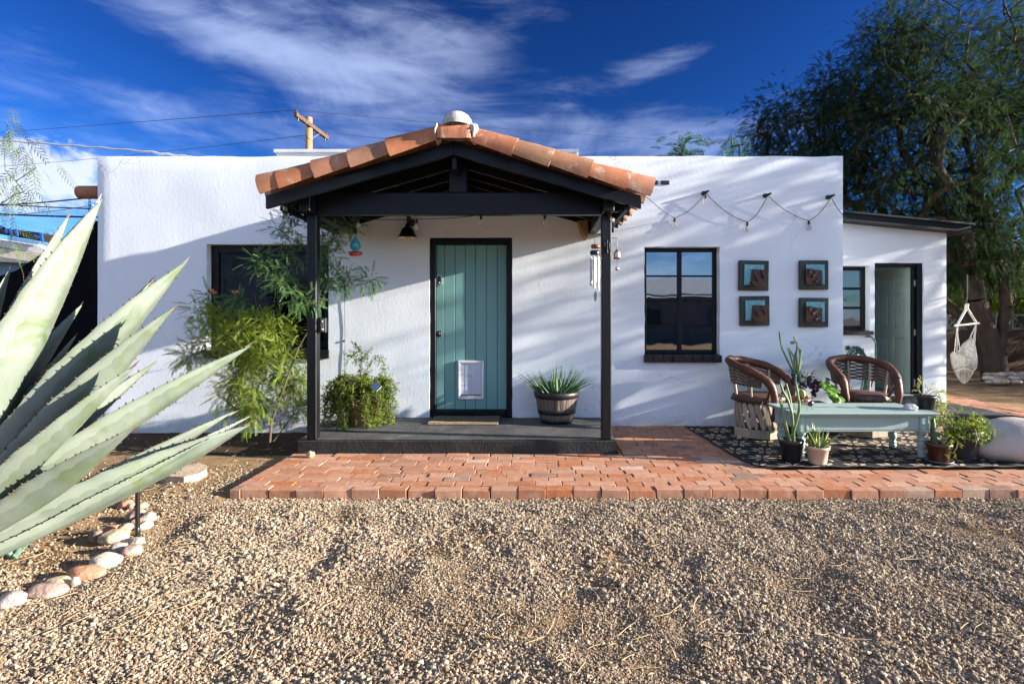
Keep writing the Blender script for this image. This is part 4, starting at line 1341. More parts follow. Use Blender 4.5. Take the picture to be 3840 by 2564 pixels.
mb.tube([(hx(3262), YA - .05, hz(1262)), (hx(3262), YA - .05, hz(1253))], .006, 6)
mb.tube([(hx(3246), YA - .05, hz(1264)), (hx(3270), YA - .05, hz(1254))], [.010, .007], 8)
mb.build('tap_body', pm('old_brass', (.16, .15, .14), .4, .3, 20, metal=.6), tap)

# ================================================================== RUG
def rug_mat():
    m = bpy.data.materials.new('flower_rug'); m.use_nodes = True
    nt = m.node_tree; N, L = nt.nodes, nt.links
    p = N['Principled BSDF']; p.inputs['Roughness'].default_value = .8; p.inputs['Specular IOR Level'].default_value = .25
    tc = N.new('ShaderNodeTexCoord')
    sep = N.new('ShaderNodeSeparateXYZ'); L.new(tc.outputs['Object'], sep.inputs[0])
    def M(op, a, b=None, c=None, clamp=False):
        n = N.new('ShaderNodeMath'); n.operation = op; n.use_clamp = clamp
        for i, v in enumerate((a, b, c)):
            if v is None: continue
            if isinstance(v, (int, float)): n.inputs[i].default_value = v
            else: L.new(v, n.inputs[i])
        return n.outputs[0]
    X, Y = sep.outputs[0], sep.outputs[1]
    P = .285
    def layer(ox, oy, rad, nn, inner, wid):
        u = M('DIVIDE', M('ADD', X, ox), P); v = M('DIVIDE', M('ADD', Y, oy), P * .92)
        rowi = M('FLOOR', v)
        u = M('ADD', u, M('MULTIPLY', M('MODULO', rowi, 2.0), .5))
        fu = M('SUBTRACT', M('FRACT', u), .5); fv = M('SUBTRACT', M('FRACT', v), .5)
        r = M('SQRT', M('ADD', M('MULTIPLY', fu, fu), M('MULTIPLY', fv, fv)))
        a = M('ARCTAN2', fv, fu)
        t = M('ABSOLUTE', M('SUBTRACT', M('FRACT', M('ADD', M('MULTIPLY', a, nn / (2 * math.pi)), .5)), .5))   # 0 on a petal axis
        w = M('MULTIPLY', t, M('MULTIPLY', r, 2 * math.pi / nn))             # sideways distance from the axis
        # petal half width: spindle between inner and rad
        s = M('DIVIDE', M('SUBTRACT', r, inner), rad - inner, clamp=True)
        half = M('MULTIPLY', M('MINIMUM', M('MULTIPLY', s, 1.6), M('MULTIPLY', M('SUBTRACT', 1.0, s), 2.2)), wid)
        return M('LESS_THAN', w, half)
    a = layer(.02, .05, .49, 8, .07, .080)
    wv = N.new('ShaderNodeTexWave'); wv.inputs['Scale'].default_value = 62; wv.bands_direction = 'X'
    L.new(tc.outputs['Object'], wv.inputs['Vector'])
    wv2 = N.new('ShaderNodeTexWave'); wv2.inputs['Scale'].default_value = 30; wv2.bands_direction = 'Y'
    L.new(tc.outputs['Object'], wv2.inputs['Vector'])
    nz = N.new('ShaderNodeTexNoise'); nz.inputs['Scale'].default_value = 9; L.new(tc.outputs['Object'], nz.inputs['Vector'])
    mx = N.new('ShaderNodeMix'); mx.data_type = 'RGBA'; L.new(a, mx.inputs[0])
    mx.inputs[6].default_value = (.020, .022, .026, 1); mx.inputs[7].default_value = (.56, .43, .29, 1)
    g = M('ADD', M('MULTIPLY', wv.outputs[1], .35), M('MULTIPLY', nz.outputs[0], .9)); g = M('ADD', g, .25)
    m2 = N.new('ShaderNodeMix'); m2.data_type = 'RGBA'; m2.blend_type = 'MULTIPLY'; m2.inputs[0].default_value = 1
    L.new(mx.outputs[2], m2.inputs[6]); L.new(g, m2.inputs[7])
    L.new(m2.outputs[2], p.inputs['Base Color'])
    b = N.new('ShaderNodeBump'); b.inputs['Strength'].default_value = .5; b.inputs['Distance'].default_value = .003
    L.new(M('ADD', wv.outputs[1], M('MULTIPLY', wv2.outputs[1], .5)), b.inputs['Height']); L.new(b.outputs[0], p.inputs['Normal'])
    return m
def rug():
    a0, b0 = 1.91, 1.76                               # left edge x at the front and at the back
    xr, yf, yb = 4.42, 4.385, 5.90
    nx, ny = 60, 36
    V = []
    def surf(x, y): return slope(y) + .012 + .004 * mnoise.noise(Vector((x * 3, y * 3, 0)))
    for j in range(ny + 1):
        for i in range(nx + 1):
            u, v = i / nx, j / ny
            xl = a0 + (b0 - a0) * v
            if v < .06: xl += .07 * (1 - v / .06) ** 2
            x = xl + (xr - xl) * u
            y = yf + (yb - yf) * v + .006 * math.sin(x * 5) * (1 - v)
            V.append((x, y, surf(x, y) + (.004 * math.sin(x * 23) * max(0, 1 - v * 12))))
    w = nx + 1
    Fc = [(j * w + i, j * w + i + 1, (j + 1) * w + i + 1, (j + 1) * w + i) for j in range(ny) for i in range(nx)]
    t = thing('rug', 'charcoal outdoor rug with beige flower pattern on the brick patio', 'rug', (3.1, 5.1, 0))
    MB().add(V, Fc, 0, True).build('rug_field', rug_mat(), t)
    edge = [V[j * w] for j in range(ny, -1, -1)] + [V[i] for i in range(1, w)]
    MB().tube([(p[0], p[1], p[2] + .001) for p in edge], .006, 5).build('rug_binding', pm('rug_binding', (.025, .025, .027), .8, .3, 40), t)
rug()
zr = lambda y: slope(y) + .018

# ================================================================== COFFEE TABLE
TT = pm('table_teal', (.30, .405, .38), .45, .08, 4, .15, 50, col2=(.355, .46, .43), bdist=.003, dirt=((.34, .44, .43), 3.0, .60, .2))
TX0, TX1, TY0, TY1, TZ = 2.34, 3.62, 4.57, 5.14, .430
tb = thing('coffee_table', 'pale teal wooden coffee table with turned legs on the rug', 'coffee table', ((TX0 + TX1) / 2, (TY0 + TY1) / 2, .02))
mb = MB()
mb.cbox(TX0, TX1, TY0, TY1, TZ - .012, TZ, .004)
mb.cbox(TX0 + .008, TX1 - .008, TY0 + .008, TY1 - .008, TZ - .022, TZ - .0125, .003)
mb.cbox(TX0 + .020, TX1 - .020, TY0 + .020, TY1 - .020, TZ - .032, TZ - .0225, .003)
mb.build('tabletop', TT, tb)
ins = .055
lw = .085
lxs, lys = (TX0 + ins, TX1 - ins - lw), (TY0 + ins, TY1 - ins - lw)
za, zb = .265, TZ - .0325
for x in lxs:
    for y in lys:
        mb = MB().cbox(x, x + lw, y, y + lw, za - .02, zb, .004)
        # routed panel lines on the block
        for (u0, u1, v0, v1) in ((.014, .018, .01, .145), (lw - .018, lw - .014, .01, .145), (.0185, lw - .0185, .01, .014), (.0185, lw - .0185, .141, .145)):
            mb.box(x + u0, x + u1, y - .003, y + .001, za + v0 - .02, za + v1 - .02)
        c = (x + lw / 2, y + lw / 2, 0)
        z0 = zr(y) - .004
        h = za - .02 - z0
        prof = [(.024, 0), (.030, .03), (.034, .09), (.030, .14), (.022, .17), (.034, .20), (.034, .24), (.024, .27), (.030, .36), (.036, .44), (.038, .52), (.032, .60), (.024, .63), (.036, .67), (.036, .73), (.022, .77), (.020, .84), (.034, .90), (.040, .96), (.040, 1.0)]
        mb.lathe([(0, z0)] + [(r, z0 + t * h) for r, t in prof] + [(0, z0 + h)], c, 18)
        mb.build('leg', TT, tb)
mb = MB()
x0, x1 = lxs[0] + lw + .001, lxs[1] - .001
for (y, dy) in ((lys[0] + .012, .02), (lys[1] + lw - .032, .02)):
    mb.cbox(x0, x1, y, y + dy, za + .002, zb, .003)
y0, y1 = lys[0] + lw + .001, lys[1] - .001
for x in (lxs[0] + .012, lxs[1] + lw - .032): mb.cbox(x, x + .02, y0, y1, za + .002, zb, .003)
mb.build('apron', TT, tb)
mb = MB()
n = 84
for i in range(n):
    xa_ = x0 + (x1 - x0) * (i + .1) / n; xb_ = x0 + (x1 - x0) * (i + .9) / n
    mb.beam((xa_, lys[0] + .014, za - .006), (xb_, lys[0] + .014, za - .002), .016, .009)
mb.build('bead_trim', TT, tb)

# ================================================================== EQUIPALE CHAIRS
LEA = pm('red_leather', (.060, .022, .012), .5, .45, 9, .7, 26, spec=.4, bdist=.006, col2=(.12, .042, .020), dirt=((.22, .11, .05), 6, .66, .12))
LEA2 = pm('seat_leather', (.08, .036, .022), .55, .35, 6, .4, 22, spec=.5, bdist=.006, dirt=((.22, .16, .12), 5, .62, .15))
SLAT = pm('cedar_slat', (.32, .24, .16), .75, .3, 9, .4, 40, stretch=(1, 1, .2), col2=(.50, .41, .31), bdist=.004, rand=.25)
REED = pm('dark_reed', (.055, .040, .030), .65, .5, 30, .4, 60, col2=(.15, .115, .085), bdist=.003)
def equipale(label):
    t = thing('barrel_chair', label, 'chair', (0, 0, 0), 'leather and cedar barrel chairs at the coffee table')
    ORG[t] = Vector((0, 0, 0))
    SZ, SR = .425, .262
    # seat
    mb = MB()
    mb.lathe([(0, SZ + .012), (SR * .6, SZ + .016), (SR * .93, SZ + .006), (SR, SZ - .010), (SR + .004, SZ - .035), (SR - .004, SZ - .062), (SR - .03, SZ - .07), (0, SZ - .06)], (0, 0, 0), 36)
    for i, p in enumerate(mb.v): mb.v[i] = (p[0], p[1], p[2] + .008 * mnoise.noise(Vector((p[0] * 9, p[1] * 9, 0))))
    mb.build('seat', LEA2, t)
    mb = MB()
    for i in range(26):
        a = 2 * math.pi * i / 26
        mb.blobby(((SR + .005) * math.cos(a), (SR + .005) * math.sin(a), SZ - .05), (.010, .010, .014), 1, .1, 1, i)
    mb.build('seat_lacing', LEA, t)
    # crossed cedar slats
    for i in range(22):
        a = 2 * math.pi * i / 22
        for sgn, ro in ((1, .0), (-1, .012)):
            if sgn < 0 and i % 2: continue
            a2 = a + sgn * .30
            p0 = Vector(((SR - .035 - ro) * math.cos(a), (SR - .035 - ro) * math.sin(a), SZ - .072))
            p1 = Vector(((.225 - ro) * math.cos(a2), (.225 - ro) * math.sin(a2), .085))
            d = (p1 - p0); Ld = d.length; d.normalize()
            rad = Vector((math.cos((a + a2) / 2), math.sin((a + a2) / 2), 0)); sd = d.cross(rad).normalized()
            mb = MB(); V = []; k = 6
            for j in range(k + 1):
                s = j / k
                hw = .026 * (1 - .25 * s) * (1 if 0 < j < k else (.75 if j == 0 else .35))
                c = p0 + d * Ld * s + rad * .012 * math.sin(math.pi * s)
                for q in (-1, 1):
                    V.append(c + sd * hw * q + rad * .005); V.append(c + sd * hw * q - rad * .005)
            Fc = []
            for j in range(k):
                b = j * 4
                Fc += [(b, b + 4, b + 6, b + 2), (b + 1, b + 3, b + 7, b + 5), (b, b + 1, b + 5, b + 4), (b + 2, b + 6, b + 7, b + 3)]
            Fc += [(0, 2, 3, 1), (4 * k, 4 * k + 1, 4 * k + 3, 4 * k + 2)]
            mb.add(V, Fc).build('slat', SLAT, t)
    # base of short planks
    for i in range(8):
        a = 2 * math.pi * (i + .5) / 8
        r = .225
        p = Vector((r * math.cos(a), r * math.sin(a), .045)); tg = Vector((-math.sin(a), math.cos(a), 0))
        MB().beam(p - tg * .098, p + tg * .098, .028, .085).build('base_plank', SLAT, t)
    # rim roll: two front arms joined round the back; stands on the front of the base
    path_ = []
    def rim(s):                                       # s 0..1 from the left foot round to the right foot
        if s < .22:
            k = s / .22
            z = .20 + .38 * k; y = -.225 - .03 * math.sin(k * math.pi); x = -.225 - .045 * k
            return Vector((x, y, z))
        if s > .78:
            v = rim(1 - s); return Vector((-v.x, v.y, v.z))
        k = (s - .22) / .56
        a = math.pi * (1 + .13) - k * math.pi * 1.26
        a = math.pi + .62 - k * (math.pi + 1.24)
        x = .30 * math.cos(a); y = -.02 + .33 * math.sin(a)
        z = .60 + .185 * (math.sin(math.pi * k)) ** .75
        return Vector((x * (1 if True else 1), y, z))
    raw = [rim(s) for s in np.linspace(0, 1, 41)]
    for _ in range(3):
        raw = [raw[0]] + [(raw[i - 1] + raw[i] * 2 + raw[i + 1]) / 4 for i in range(1, len(raw) - 1)] + [raw[-1]]
    rads = [.020 + .020 * min(1, i / 8, (40 - i) / 8) + .003 * math.sin(i * 1.7) for i in range(41)]
    MB().tube(raw, rads, 12).build('rim', LEA, t)
    for i in (9, 20, 31):
        p, d = raw[i], (raw[i + 1] - raw[i - 1]).normalized()
        MB().tube([p - d * .012, p + d * .012], rads[i] + .004, 12).build('rim_strap', LEA, t)
    # woven reed back: stacked flat bands following the rim
    arc = [p for p in raw if p.z > .60 and p.y > -.24]
    rows_ = 11
    for r in range(rows_):
        f = (r + .5) / rows_
        pts = []
        for p in arc:
            zb_ = .525 + .05 * max(0, p.y + .1)
            z = p.z - .025 + (zb_ - p.z + .025) * f
            k = 1 - .10 * f
            pts.append(Vector((p.x * k, p.y * k + .0, z + .003 * math.sin(p.x * 40 + r * 3.1))))
        MB().tube(pts, .0085, 6, flat=1.0).build('reed_band', REED, t)
    for i in (8, 12, 16, 20, 24, 28, 32):
        p = raw[i]
        b = Vector((p.x * .80, p.y * .80, SZ - .02))
        if Vector((b.x, b.y, 0)).length > SR: b = Vector((b.x, b.y, 0)).normalized() * (SR - .01) + Vector((0, 0, SZ - .02))
        MB().tube([b, Vector((p.x * .94, p.y * .94, p.z - .02))], [.014, .012], 8).build('back_post', LEA if i in (8, 32) else SLAT, t)
    return t
ch1 = equipale('barrel chair nearer the window, turned side on with dark reed back')
ch1.location = (2.42, 5.50, zr(5.5)); ch1.rotation_euler = (0, 0, R(46))
ch2 = copy_tree(ch1)
ch2['label'] = 'barrel chair behind the table in front of the hose, facing the yard'
ch2.location = (3.55, 5.58, zr(5.55)); ch2.rotation_euler = (0, 0, R(-8))
# ================================================================== FOLIAGE TOOLS
def leaf_mat(name, c0, c1, trans=.35, rough=.5, spec=.35, nscale=1.6):
    """leaf colour varies from leaf to leaf and from clump to clump"""
    m = bpy.data.materials.new(name); MATS[name] = m; m.use_nodes = True
    nt = m.node_tree; N, L = nt.nodes, nt.links
    p = N['Principled BSDF']; p.inputs['Roughness'].default_value = rough; p.inputs['Specular IOR Level'].default_value = spec
    g = N.new('ShaderNodeNewGeometry'); tc = N.new('ShaderNodeTexCoord')
    nz = N.new('ShaderNodeTexNoise'); nz.inputs['Scale'].default_value = nscale; nz.inputs['Detail'].default_value = 3; L.new(tc.outputs['Object'], nz.inputs['Vector'])
    a = N.new('ShaderNodeMath'); a.operation = 'MULTIPLY_ADD'; L.new(g.outputs['Random Per Island'], a.inputs[0]); a.inputs[1].default_value = .6; 
    b = N.new('ShaderNodeMath'); b.operation = 'MULTIPLY_ADD'; L.new(nz.outputs[0], b.inputs[0]); b.inputs[1].default_value = .9; b.inputs[2].default_value = -.25
    L.new(b.outputs[0], a.inputs[2])
    cr = N.new('ShaderNodeValToRGB'); e = cr.color_ramp.elements
    e[0].position = .1; e[0].color = tuple(c0) + (1,); e[1].position = .85; e[1].color = tuple(c1) + (1,)
    L.new(a.outputs[0], cr.inputs[0]); L.new(cr.outputs[0], p.inputs['Base Color'])
    t = N.new('ShaderNodeBsdfTranslucent')
    hs = N.new('ShaderNodeHueSaturation'); hs.inputs['Hue'].default_value = .485; hs.inputs['Saturation'].default_value = 1.15; hs.inputs['Value'].default_value = 1.5
    L.new(cr.outputs[0], hs.inputs['Color']); L.new(hs.outputs[0], t.inputs[0])
    mx = N.new('ShaderNodeMixShader'); mx.inputs[0].default_value = trans
    L.new(p.outputs[0], mx.inputs[1]); L.new(t.outputs[0], mx.inputs[2]); L.new(mx.outputs[0], N['Material Output'].inputs[0])
    return m

def norm(a): return a / np.maximum(np.linalg.norm(a, axis=1, keepdims=True), 1e-9)

def scatter(tv, tf, P, D, U, S):
    """copies of a template (x = along D, z = towards U) as one vertex / face array"""
    X = norm(np.asarray(D, float)); U = np.asarray(U, float)
    Z = norm(U - X * np.sum(U * X, 1, keepdims=True)); Y = np.cross(Z, X)
    S = np.asarray(S, float).reshape(-1, 1, 1)
    V = P[:, None, :] + S * (tv[None, :, 0:1] * X[:, None, :] + tv[None, :, 1:2] * Y[:, None, :] + tv[None, :, 2:3] * Z[:, None, :])
    n = len(tv)
    Fc = tf[None, :, :] + (np.arange(len(P)) * n)[:, None, None]
    return V.reshape(-1, 3), Fc.reshape(-1, tf.shape[1])

def frond(pairs, ll, lw, droop=.25, fwd=.5, taper=.6, zig=0.0):
    """compound leaf of length 1: narrow leaflets in pairs along a curved rachis"""
    V, Fc = [], []
    def c(t): return np.array([t, 0, -droop * t * t])
    k = 4
    for i in range(k):
        a, b = c(i / k), c((i + 1) / k); w = .010
        j = len(V); V += [a + [0, -w, 0], b + [0, -w, 0], b + [0, w, 0], a + [0, w, 0]]; Fc.append((j, j + 1, j + 2, j + 3))
    for i in range(pairs):
        t = .12 + .88 * i / (pairs - 1)
        L_ = ll * (1 - (1 - taper) * abs(2 * t - .9))
        for s in (-1, 1):
            b = c(t); d = np.array([fwd, s * 1.0, -.25]); d /= np.linalg.norm(d)
            e = b + d * L_
            q = np.cross(d, [0, 0, 1.0]); q /= np.linalg.norm(q)
            mid = b + d * L_ * .5
            j = len(V); V += [b, mid - q * lw, e, mid + q * lw]; Fc.append((j, j + 1, j + 2, j + 3))
    return np.array(V, float), np.array(Fc)

def sprig(n, size, spread, seed=0, round_=True):
    """short stem of length 1 with n small rounded leaves in pairs"""
    rg = np.random.default_rng(seed)
    V, Fc = [], []
    w = .012
    V += [np.array([0, -w, 0]), np.array([1, -w, 0]), np.array([1, w, 0]), np.array([0, w, 0])]; Fc.append((0, 1, 2, 3))
    for i in range(n):
        t = .1 + .9 * i / (n - 1)
        for s in (-1, 1):
            a = rg.uniform(0, 6.28); d = np.array([.35, math.cos(a) * s, math.sin(a) * s]); d /= np.linalg.norm(d)
            b = np.array([t, 0, 0]); L_ = size * rg.uniform(.7, 1.2)
            q = np.cross(d, rg.normal(size=3)); q /= np.linalg.norm(q)
            m = b + d * L_ * .6
            j = len(V); V += [b, m - q * L_ * .42, b + d * L_, m + q * L_ * .42]; Fc.append((j, j + 1, j + 2, j + 3))
    return np.array(V, float), np.array(Fc)

def frusta(P0, P1, R0, R1, n=5):
    P0, P1 = np.asarray(P0, float), np.asarray(P1, float); R0 = np.asarray(R0, float); R1 = np.asarray(R1, float)
    D = norm(P1 - P0)
    ref = np.where(np.abs(D[:, 2:3]) > .9, np.array([[1., 0, 0]]), np.array([[0, 0, 1.]]))
    X = norm(np.cross(D, ref)); Y = np.cross(D, X)
    a = np.arange(n) * 2 * math.pi / n
    ring = X[:, None, :] * np.cos(a)[None, :, None] + Y[:, None, :] * np.sin(a)[None, :, None]
    V = np.concatenate([P0[:, None, :] + ring * R0[:, None, None], P1[:, None, :] + ring * R1[:, None, None]], 1)
    j = np.arange(n)
    tf = np.stack([j, (j + 1) % n, (j + 1) % n + n, j + n], 1)
    Fc = tf[None] + (np.arange(len(P0)) * 2 * n)[:, None, None]
    return V.reshape(-1, 3), Fc.reshape(-1, 4)

def skeleton(trunks, targets, rng, step=.3, wob=.08, r_tip=.006, power=.42, up=.25):
    """limbs given as polylines; every target point is tied to the nearest limb by a crooked branch"""
    pos, par = [], []
    for tr in trunks:
        base = None
        if isinstance(tr, tuple):
            base = min(range(len(pos)), key=lambda i: (pos[i] - np.array(tr[1][0])).dot(pos[i] - np.array(tr[1][0]))); tr = tr[1][1:]
            prev = base
        else: prev = -1
        for p in tr:
            pos.append(np.array(p, float)); par.append(prev); prev = len(pos) - 1
    root = pos[0]
    T = sorted([np.array(t, float) for t in targets], key=lambda t: np.linalg.norm(t - root))
    tips = []
    for t in T:
        A = np.array(pos); d = t - A
        dist = np.linalg.norm(d, axis=1) + up * np.maximum(0, A[:, 2] - t[2]) * 2
        k = int(np.argmin(dist)); a = A[k]; L_ = np.linalg.norm(t - a)
        n = max(1, int(L_ / step)); prev = k
        for i in range(1, n + 1):
            f = i / n
            p = a + (t - a) * f + np.array([0, 0, .12 * L_ * math.sin(math.pi * f)]) + (rng.normal(size=3) * wob * step * 2 if i < n else 0)
            pos.append(p); par.append(prev); prev = len(pos) - 1
        tips.append(prev)
    cnt = np.zeros(len(pos))
    for i in tips: cnt[i] += 1
    for i in range(len(pos) - 1, -1, -1):
        if par[i] >= 0: cnt[par[i]] += cnt[i]
    rad = r_tip * np.maximum(1, cnt) ** power
    return np.array(pos), np.array(par), rad, np.array(tips)

def branches(pos, par, rad, n=6, r_max=None):
    i = np.nonzero(par >= 0)[0]
    r1 = rad[i]; r0 = np.minimum(rad[par[i]], r1 * 1.9)
    V, Fc = frusta(pos[par[i]], pos[i], r0, r1, n)
    return V, Fc

def ell_points(n, c, r, rng, shell=.35):
    u = rng.normal(size=(n, 3)); u /= np.linalg.norm(u, axis=1, keepdims=True)
    k = (shell + (1 - shell) * rng.random(n)) ** (1 / 3)
    return np.array(c) + u * (k[:, None]) * np.array(r)

BARK = pm('mesquite_bark', (.035, .026, .020), .9, .4, 7, .9, 24, stretch=(1, 1, .35), spec=.2, col2=(.085, .062, .045), bdist=.02)
LEAF_DARK = leaf_mat('mesquite_leaf', (.013, .026, .012), (.031, .056, .020), .30, .75, .12)
LEAF_SUN = leaf_mat('light_leaf', (.05, .10, .018), (.14, .20, .035), .45)
TF_MESQ = frond(11, .30, .028, .35, .55)
TF_FINE = frond(9, .24, .030, .25, .6)

def leafy(name, centers, per, spread, size, templ, mat, parent, rng, droop=.5, crown_c=None, flat=1.0):
    """fronds round every twig end"""
    C = np.repeat(centers, per, axis=0)
    off = rng.normal(size=C.shape) * spread * np.array([1, 1, flat])
    P = C + off
    cc = np.array(crown_c) if crown_c is not None else centers.mean(0)
    D = norm(off + .35 * norm(P - cc) * spread + rng.normal(size=P.shape) * spread * .5) + np.array([0, 0, -droop])
    U = rng.normal(size=P.shape) * .45 + np.array([0, 0, 1.0])
    S = size * rng.uniform(.65, 1.25, len(P))
    V, Fc = scatter(templ[0], templ[1], P, D, U, S)
    me = np_mesh(name, V - np.array(ORG[parent]), Fc, mat)
    return mesh_obj(name, me, parent)

def tree(name, label, cat, base, trunks, targets, rng, per, spread, size, templ, mat, group=None, r_tip=.008, power=.42, droop=.5, step=.35, bark=BARK, wob=.08, trunk_n=7):
    t = thing(name, label, cat, base, group)
    pos, par, rad, tips = skeleton(trunks, targets, rng, step, wob, r_tip, power)
    V, Fc = branches(pos, par, rad, trunk_n)
    me = np_mesh('trunk', V - np.array(ORG[t]), Fc, bark)
    me.polygons.foreach_set('use_smooth', [True] * len(me.polygons))
    mesh_obj('trunk', me, t)
    leafy('crown', pos[tips], per, spread, size, templ, mat, t, rng, droop)
    return t, pos, par, rad

# ================================================================== TREES
def Wn(px, py, Y): return np.array(W(px, py, Y))
rng = np.random.default_rng(11)
def crown(blobs, rng):
    out = []
    for (px, py, Y, rx, ry, rz, n) in blobs:
        out.append(ell_points(int(n * 1.5), Wn(px, py, Y), (rx, ry, rz), rng))
    return np.concatenate(out)
# the big mesquite behind the annex
B = Wn(3735, 1432, 10.9); B[2] = -.05
def pl(*a): return [Wn(*q) for q in a]
trunks = [[B] + pl((3722, 1330, 10.9), (3690, 1230, 10.9), (3660, 1120, 10.8), (3640, 1010, 10.8), (3600, 900, 10.8), (3520, 780, 10.9), (3440, 660, 11), (3380, 560, 11)),
          ('from', pl((3722, 1330, 10.9), (3760, 1240, 10.8), (3775, 1150, 10.7), (3765, 1040, 10.7), (3730, 900, 10.8), (3680, 760, 10.8), (3640, 600, 10.8), (3600, 450, 10.8))),
          ('from', pl((3640, 1010, 10.8), (3560, 960, 11), (3440, 850, 11.2), (3300, 740, 11.3), (3180, 650, 11.3), (3080, 570, 11.2))),
          ('from', pl((3690, 1230, 10.9), (3600, 1180, 11.3), (3500, 1100, 11.6))),
          ('from', pl((3520, 780, 10.9), (3500, 620, 10.8), (3480, 430, 10.7), (3440, 250, 10.7), (3420, 120, 10.7)))]
tg = crown([(3350, 560, 11.0, 2.0, 1.5, 1.55, 125), (3060, 560, 11.2, 1.15, 1.1, .95, 44), (3430, 280, 10.9, 1.15, 1.0, 1.3, 44), (3260, 300, 10.9, .95, .9, 1.0, 26),
            (3680, 560, 11, 1.1, 1.2, 1.4, 50), (2915, 480, 11.2, .42, .6, .55, 8), (3480, 80, 10.9, .55, .6, .7, 10), (3310, 120, 10.9, .40, .5, .7, 6), (3560, 860, 11.2, 1.3, 1.0, .45, 34),
            (3200, 700, 11.4, 1.5, .8, .8, 40), (3720, 960, 10.7, .8, .6, .35, 22), (3600, 985, 11.2, .8, .6, .3, 14), (3720, 860, 10.9, .9, .9, .6, 26), (3760, 300, 11, .75, .8, .8, 26), (3800, 470, 10.9, .7, .8, .8, 24), (3780, 120, 11, .45, .6, .5, 8), (3120, 330, 11, .35, .4, .4, 4), (2870, 400, 11.1, .2, .3, .3, 2)], rng)
tree('mesquite_tree', 'large dark mesquite tree with leaning trunks behind the white annex', 'tree', tuple(B), trunks, tg, rng, 56, .22, .15, TF_MESQ, LEAF_DARK, r_tip=.0105, power=.47, droop=.25)
# the second tree, right of the patio, reaching in at the upper right
rng = np.random.default_rng(5)
B2 = np.array([8.9, 6.25, -.05])
tr2 = [[B2, (8.85, 6.2, .8), (8.6, 6.2, 1.6), (8.3, 6.2, 2.4), (7.6, 6.3, 3.3), (6.9, 6.5, 3.9), (6.5, 6.6, 4.6), (6.35, 6.6, 5.4)],
       ('from', [(8.3, 6.2, 2.4), (8.9, 6.0, 3.2), (9.3, 5.9, 4.2)]), ('from', [(8.6, 6.2, 1.6), (8.6, 5.8, 2.3), (8.5, 5.6, 3.3), (8.4, 5.6, 4.2)])]
tg2 = np.concatenate([ell_points(16, (6.75, 6.6, 5.3), (.75, .6, .95), rng), ell_points(9, (6.6, 6.6, 3.9), (.6, .5, .6), rng),
                      ell_points(105, (8.45, 5.58, 3.35), (1.25, .62, 1.75), rng, .1), ell_points(40, (8.9, 7.0, 2.2), (.9, .75, 1.4), rng, .1)])
tree('mesquite_tree', 'nearer mesquite tree with thin dark branch reaching in at the top right corner', 'tree', tuple(B2), tr2, tg2, rng, 34, .17, .17, TF_MESQ, LEAF_DARK, r_tip=.009, power=.46)
# sunlit trees further back
for k, (px, Y, h, lab) in enumerate(((3600, 14.5, 3.7, 'sunlit yellow green tree behind the hanging chair'), (3800, 15.5, 3.4, 'sunlit bushy tree at the right edge behind the leaning trunks'),
                                     (3420, 16, 3.3, 'round green tree hidden mostly behind the annex roof'))):
    rng = np.random.default_rng(40 + k)
    b = Wn(px, 1200, Y); b[2] = -.05
    tgs = ell_points(46, (b[0], b[1], h * .72), (1.75, 1.2, h * .32), rng)
    tree('garden_tree', lab, 'tree', tuple(b), [[b, b + [.05, 0, .7], b + [-.05, .1, 1.3]], ('from', [b + [.05, 0, .7], b + [.5, 0, 1.4]])], tgs, rng, 24, .26, .34, TF_FINE, LEAF_SUN, r_tip=.012)
rng = np.random.default_rng(61)
b = np.array([14.0, 10.0, -.05])
tree('garden_tree', 'broad low bush just beyond the right edge shading the back yard', 'tree', tuple(b), [[b, b + [0, 0, .8], b + [-.1, .1, 1.6]], ('from', [b + [0, 0, .8], b + [.6, .6, 1.9]])],
     np.concatenate([ell_points(260, (14, 11.4, 1.55), (1.6, 4.2, 1.5), rng, .1)]), rng, 26, .28, .30, TF_FINE, LEAF_DARK, r_tip=.012)
# a tree behind the house: two sprays show above the parapet
rng = np.random.default_rng(77)
b = np.array([3.6, 13.0, -.05])
tg3 = np.concatenate([ell_points(9, Wn(2600, 560, 13), (.42, .4, .34), rng), ell_points(6, Wn(2770, 545, 13), (.22, .3, .42), rng), ell_points(4, Wn(2535, 575, 13), (.2, .2, .1), rng),
                      ell_points(30, (3.9, 13, 3.9), (1.6, 1.0, .8), rng)])
tree('mesquite_tree', 'feathery tree tips showing above the parapet left of the big mesquite', 'tree', tuple(b), [[b, b + [0, 0, 1.2], b + [.1, 0, 2.2]]], tg3, rng, 11, .14, .30, TF_MESQ, leaf_mat('blue_leaf', (.03, .085, .05), (.06, .14, .075), .4), r_tip=.009)
# a palo verde beyond the left edge, its twigs hanging into the picture
rng = np.random.default_rng(31)
b = np.array([-6.4, 4.4, -.05])
tg4 = np.concatenate([np.stack([Wn(*q) for q in ((20, 450, 4.3), (70, 520, 4.3), (110, 590, 4.3), (135, 630, 4.3), (15, 560, 4.35), (60, 680, 4.3), (90, 720, 4.3), (20, 640, 4.3), (10, 760, 4.4), (-20, 900, 4.4), (15, 930, 4.4))]),
                      ell_points(24, (-6.2, 4.4, 3.2), (1.0, .9, 1.0), rng)])
tree('palo_verde', 'thin hanging green twigs of a tree at the left edge above the agave', 'tree', tuple(b), [[b, b + [0, 0, 1.2], b + [.3, 0, 2.2], b + [.9, 0, 2.75]]], tg4, rng, 7, .05, .17, frond(7, .34, .022, .3, .9), leaf_mat('palo_leaf', (.09, .14, .05), (.16, .20, .07), .4), r_tip=.0022, power=.36, droop=1.1, step=.14, bark=pm('green_bark', (.10, .13, .05), .7, .3, 10))

